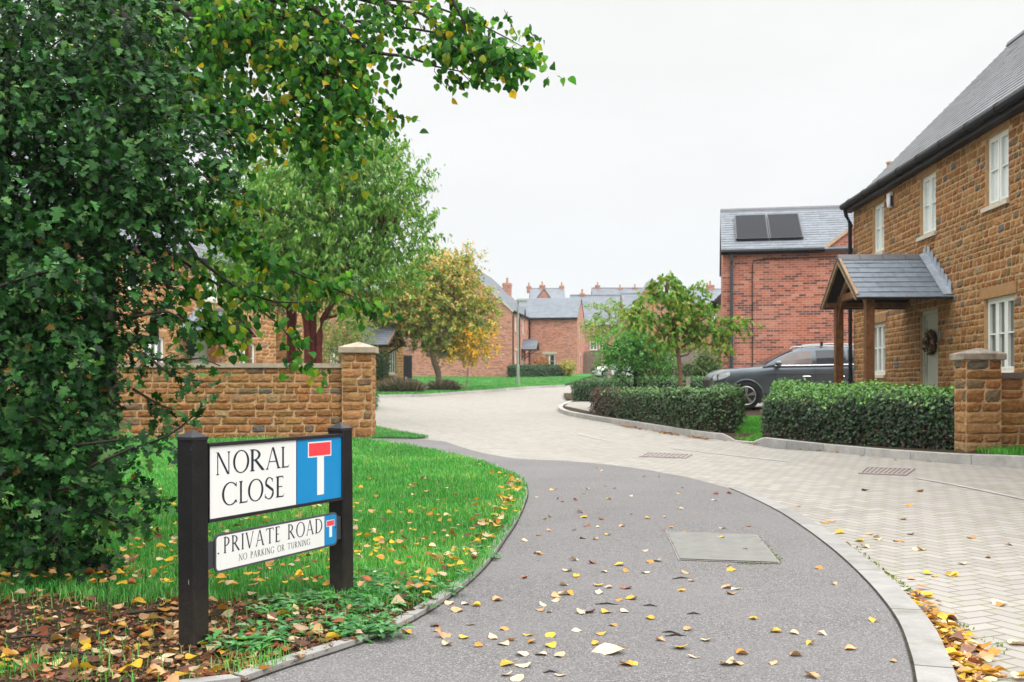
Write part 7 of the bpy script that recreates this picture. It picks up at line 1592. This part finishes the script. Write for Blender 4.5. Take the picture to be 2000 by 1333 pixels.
    for k in range(11000):
        px = rg.uniform(-30, 1040); py = 905+430*rg.random()**.8; p = at(px, py)
        if not inpoly(np.array([p[0]]), np.array([p[1]]), LAWN)[0]: continue
        e = soil_amount(p[0], p[1]); dens = (.06+.02*e+.15*sst(13,5.0,p[1])*(1-e))*(.5+1.0*max(0,pnoise(Vector((p[0]*1.6,p[1]*1.6,9)))+.2))
        if rg.random() < dens: pts.append((p[0], p[1], soil_z(p[0],p[1])+(.006+.02*rg.random() if e > .5 else .052+.03*rg.random()))); sizes.append(rg.uniform(.035,.07) if e > .5 else rg.uniform(.025,.06))
    for q in ED[2:]:      # swept up against the edging
        if q[1] > 12: continue
        for k in range(5):
            if rg.random() < (.55 if q[1] > 4.6 else .25): pts.append((q[0]-abs(rg.normal(.06,.07))-.075, q[1]+rg.normal(.02,.05), .03+.04*rg.random())); sizes.append(rg.uniform(.045,.075))
    nbig = len(pts)
    for k in range(5200):     # crumbled bits over the earth
        px = rg.uniform(-20, 780); py = rg.uniform(1150, 1338); p = at(px, py)
        if inpoly(np.array([p[0]]), np.array([p[1]]), LAWN)[0] and rg.random() < .15+.85*soil_amount(p[0], p[1]): pts.append((p[0], p[1], soil_z(p[0],p[1])+.003+.008*rg.random())); sizes.append(rg.uniform(.008,.028))
    pts = np.array(pts); n = len(pts); V, Fs, c = [], [], []; cols = np.array(list(LC.values())); wt = np.array([.30,.17,.20,.07,.18,.12])
    for i in range(n):
        tv, tf = LEAFSHAPES[rg.integers(0,10)]; a, b = rg.uniform(0,6.28), rg.normal(0,.4); R1 = np.array(((math.cos(a),-math.sin(a),0),(math.sin(a),math.cos(a),0),(0,0,1))); R2 = np.array(((1,0,0),(0,math.cos(b),-math.sin(b)),(0,math.sin(b),math.cos(b))))
        v = (tv*sizes[i])@(R1@R2).T+pts[i]; Fs.append(tf+len(V)*len(tv)) if False else None; V.append(v); k = (cols[rg.choice(6, p=(wt/wt.sum() if soil_amount(pts[i][0],pts[i][1]) < .5 else [.12,.16,.13,.16,.2,.23]))] if i < nbig else cols[rg.choice([3,4,5,5])])*rg.uniform(.6,1.15)*(.75 if soil_amount(pts[i][0],pts[i][1]) > .5 else 1); c.append(np.tile(k,(len(tv),1))); Fs.append(tf)
    o_ = 0; FF = []
    for v, f in zip(V, Fs): FF.append((f+o_).tolist()); o_ += len(v)
    tri = [tuple(q) for f in FF for q in f]; o = fastmesh('leaf_litter', np.concatenate(V), np.array(tri), np.concatenate(c), M_LEAFDRY, None, True); tag(o, 'yellow and brown leaf litter scattered through the lawn and over the earth', 'leaf litter', None, 'stuff')
    V, c, tri, o_ = [], [], [], 0      # small leaves and crumbs that fill the gutter drift
    for k in range(260):
        t = rg.beta(1.6,1.0); px = np.interp(t, [0,.25,.5,.75,1], [1775,1812,1838,1868,1905]); py = np.interp(t, [0,.25,.5,.75,1], [1160,1205,1245,1290,1345]); sp = np.interp(t, [0,1], [8,34])
        p = at(px+rg.normal(0,sp)+sp*.5, py+rg.normal(0,10), zf=zroad); tv, tf = LEAFSHAPES[rg.integers(0,10)]; a = rg.uniform(0,6.28); R1 = np.array(((math.cos(a),-math.sin(a),0),(math.sin(a),math.cos(a),0),(0,0,1))); s_ = rg.uniform(.02,.075)
        V.append((tv*s_)@R1.T+(p[0],p[1],zroad(p[0],p[1])+.004+.015*rg.random())); c.append(np.tile(cols[rg.choice(6, p=[.22,.2,.2,.12,.16,.1])]*rg.uniform(.6,1.1),(len(tv),1))); tri += [tuple(q) for q in (tf+o_)]; o_ += len(tv)
    o = fastmesh('leaf_litter', np.concatenate(V), np.array(tri), np.concatenate(c), M_LEAFDRY, None, True); tag(o, 'small leaf fragments packed in the gutter against the near kerb', 'leaf litter', None, 'stuff')
    # moss and seedlings along the cover edges and the kerb joint
    mp_ = []
    for (a_, b_, n_, s_) in [((1475,1048),(1524,1104),150,5),((1440,1104),(1521,1104),90,2),((1303,1042),(1328,1096),50,2),((1505,1085),(1525,1100),90,6),((1500,1003),(1640,1068),120,3),((1640,1068),(1770,1165),130,4),((1850,1215),(1900,1240),30,14),((1935,1250),(1960,1275),20,10)]:
        for k in range(n_):
            t = rg.random(); px = a_[0]+(b_[0]-a_[0])*t+rg.normal(0,s_); py = a_[1]+(b_[1]-a_[1])*t+rg.normal(0,s_*.4); road_ = px > 1535 or a_[0] in (1500,)
            if road_ and a_[0] in (1500, 1640): px += 22
            p = at(px, py, zf=zroad if road_ else None); mp_.append(p)
    mp_ = np.array(mp_); blades('moss', 'thin green moss and seedlings along the cover edge and paving joints', mp_, rg.uniform(.006,.018,len(mp_)), rg.uniform(.003,.007,len(mp_)), [(.12,.22,.02),(.2,.28,.03),(.08,.12,.02)], [3,3,2], 99)
    # russet litter along the far kerb under the long hedge
    V, c, tri, o_ = [], [], [], 0
    for k in range(150):
        px = rg.choice([rg.normal(1235,14), rg.normal(1300,22), rg.normal(1365,14), rg.uniform(1180,1860)], p=[.33,.27,.25,.15]); py = np.interp(px, [q[0] for q in RK_PX], [q[1] for q in RK_PX])+1.5+abs(rg.normal(0,1.2)); p = at(px, py)
        tv, tf = LEAFSHAPES[rg.integers(0,10)]; a = rg.uniform(0,6.28); R1 = np.array(((math.cos(a),-math.sin(a),0),(math.sin(a),math.cos(a),0),(0,0,1))); V.append((tv*.075)@R1.T+(p[0],p[1],zroad(p[0],p[1])+.006)); c.append(np.tile(cols[rg.choice([2,3,4,5])]*rg.uniform(.6,1),(len(tv),1))); tri += [tuple(q) for q in (tf+o_)]; o_ += len(tv)
    o = fastmesh('leaf_litter', np.concatenate(V), np.array(tri), np.concatenate(c), M_LEAFDRY, None, True); tag(o, 'russet leaf litter along the foot of the far kerb under the hedges', 'leaf litter', None, 'stuff')
    # dropped twigs on the tarmac
    tw = []
    for (px, py, l) in [(1330,1133,.10),(1185,1184,.11),(1280,1100,.09),(1310,1240,.08),(1320,1246,.09),(1270,1187,.07),(1355,1203,.06),(1075,1318,.05),(135,1290,.22),(290,1210,.3),(60,1260,.15)]:
        p = at(px, py); a_ = rg.uniform(-.6,.6); d = np.array((math.cos(a_), math.sin(a_)*.6, 0)); a = Acc(); e = p+(0,0,.006 if px > 600 else .03); a.tube([e-d*l/2-p, e+np.array((0,.01,.006))-p, e+d*l/2-p], [.0035,.004,.002] if px > 600 else [.007,.008,.004], 5); o = a.build('fallen_twig', M_BARK); o.location = tuple(p)
        tag(o, 'thin dark dropped twig lying on the tarmac footpath' if px > 600 else 'thicker dead twig lying among leaves on the bare earth', 'twig', 'dropped twigs on the path' if px > 600 else 'dead twigs on the earth')
fallen()

# ------------------------------------------------------------------ thin air haze round the whole place
def haze():
    m = bpy.data.materials.new('haze_air'); m.use_nodes = True; nt = m.node_tree; nt.nodes.clear(); N = NT(nt)
    out = N.n('ShaderNodeOutputMaterial'); v = N.n('ShaderNodeVolumePrincipled'); v.inputs['Color'].default_value = (.93,.96,1,1); v.inputs['Density'].default_value = .0004; v.inputs['Anisotropy'].default_value = 0.2
    nt.links.new(v.outputs[0], out.inputs['Volume']); a = Acc(); a.box(-2500, 2500, -60, 2500, -4.0, 60.0); o = a.build('haze', m); tag(o, 'thin pale haze that softens the far houses', 'haze', None, 'stuff')
haze()
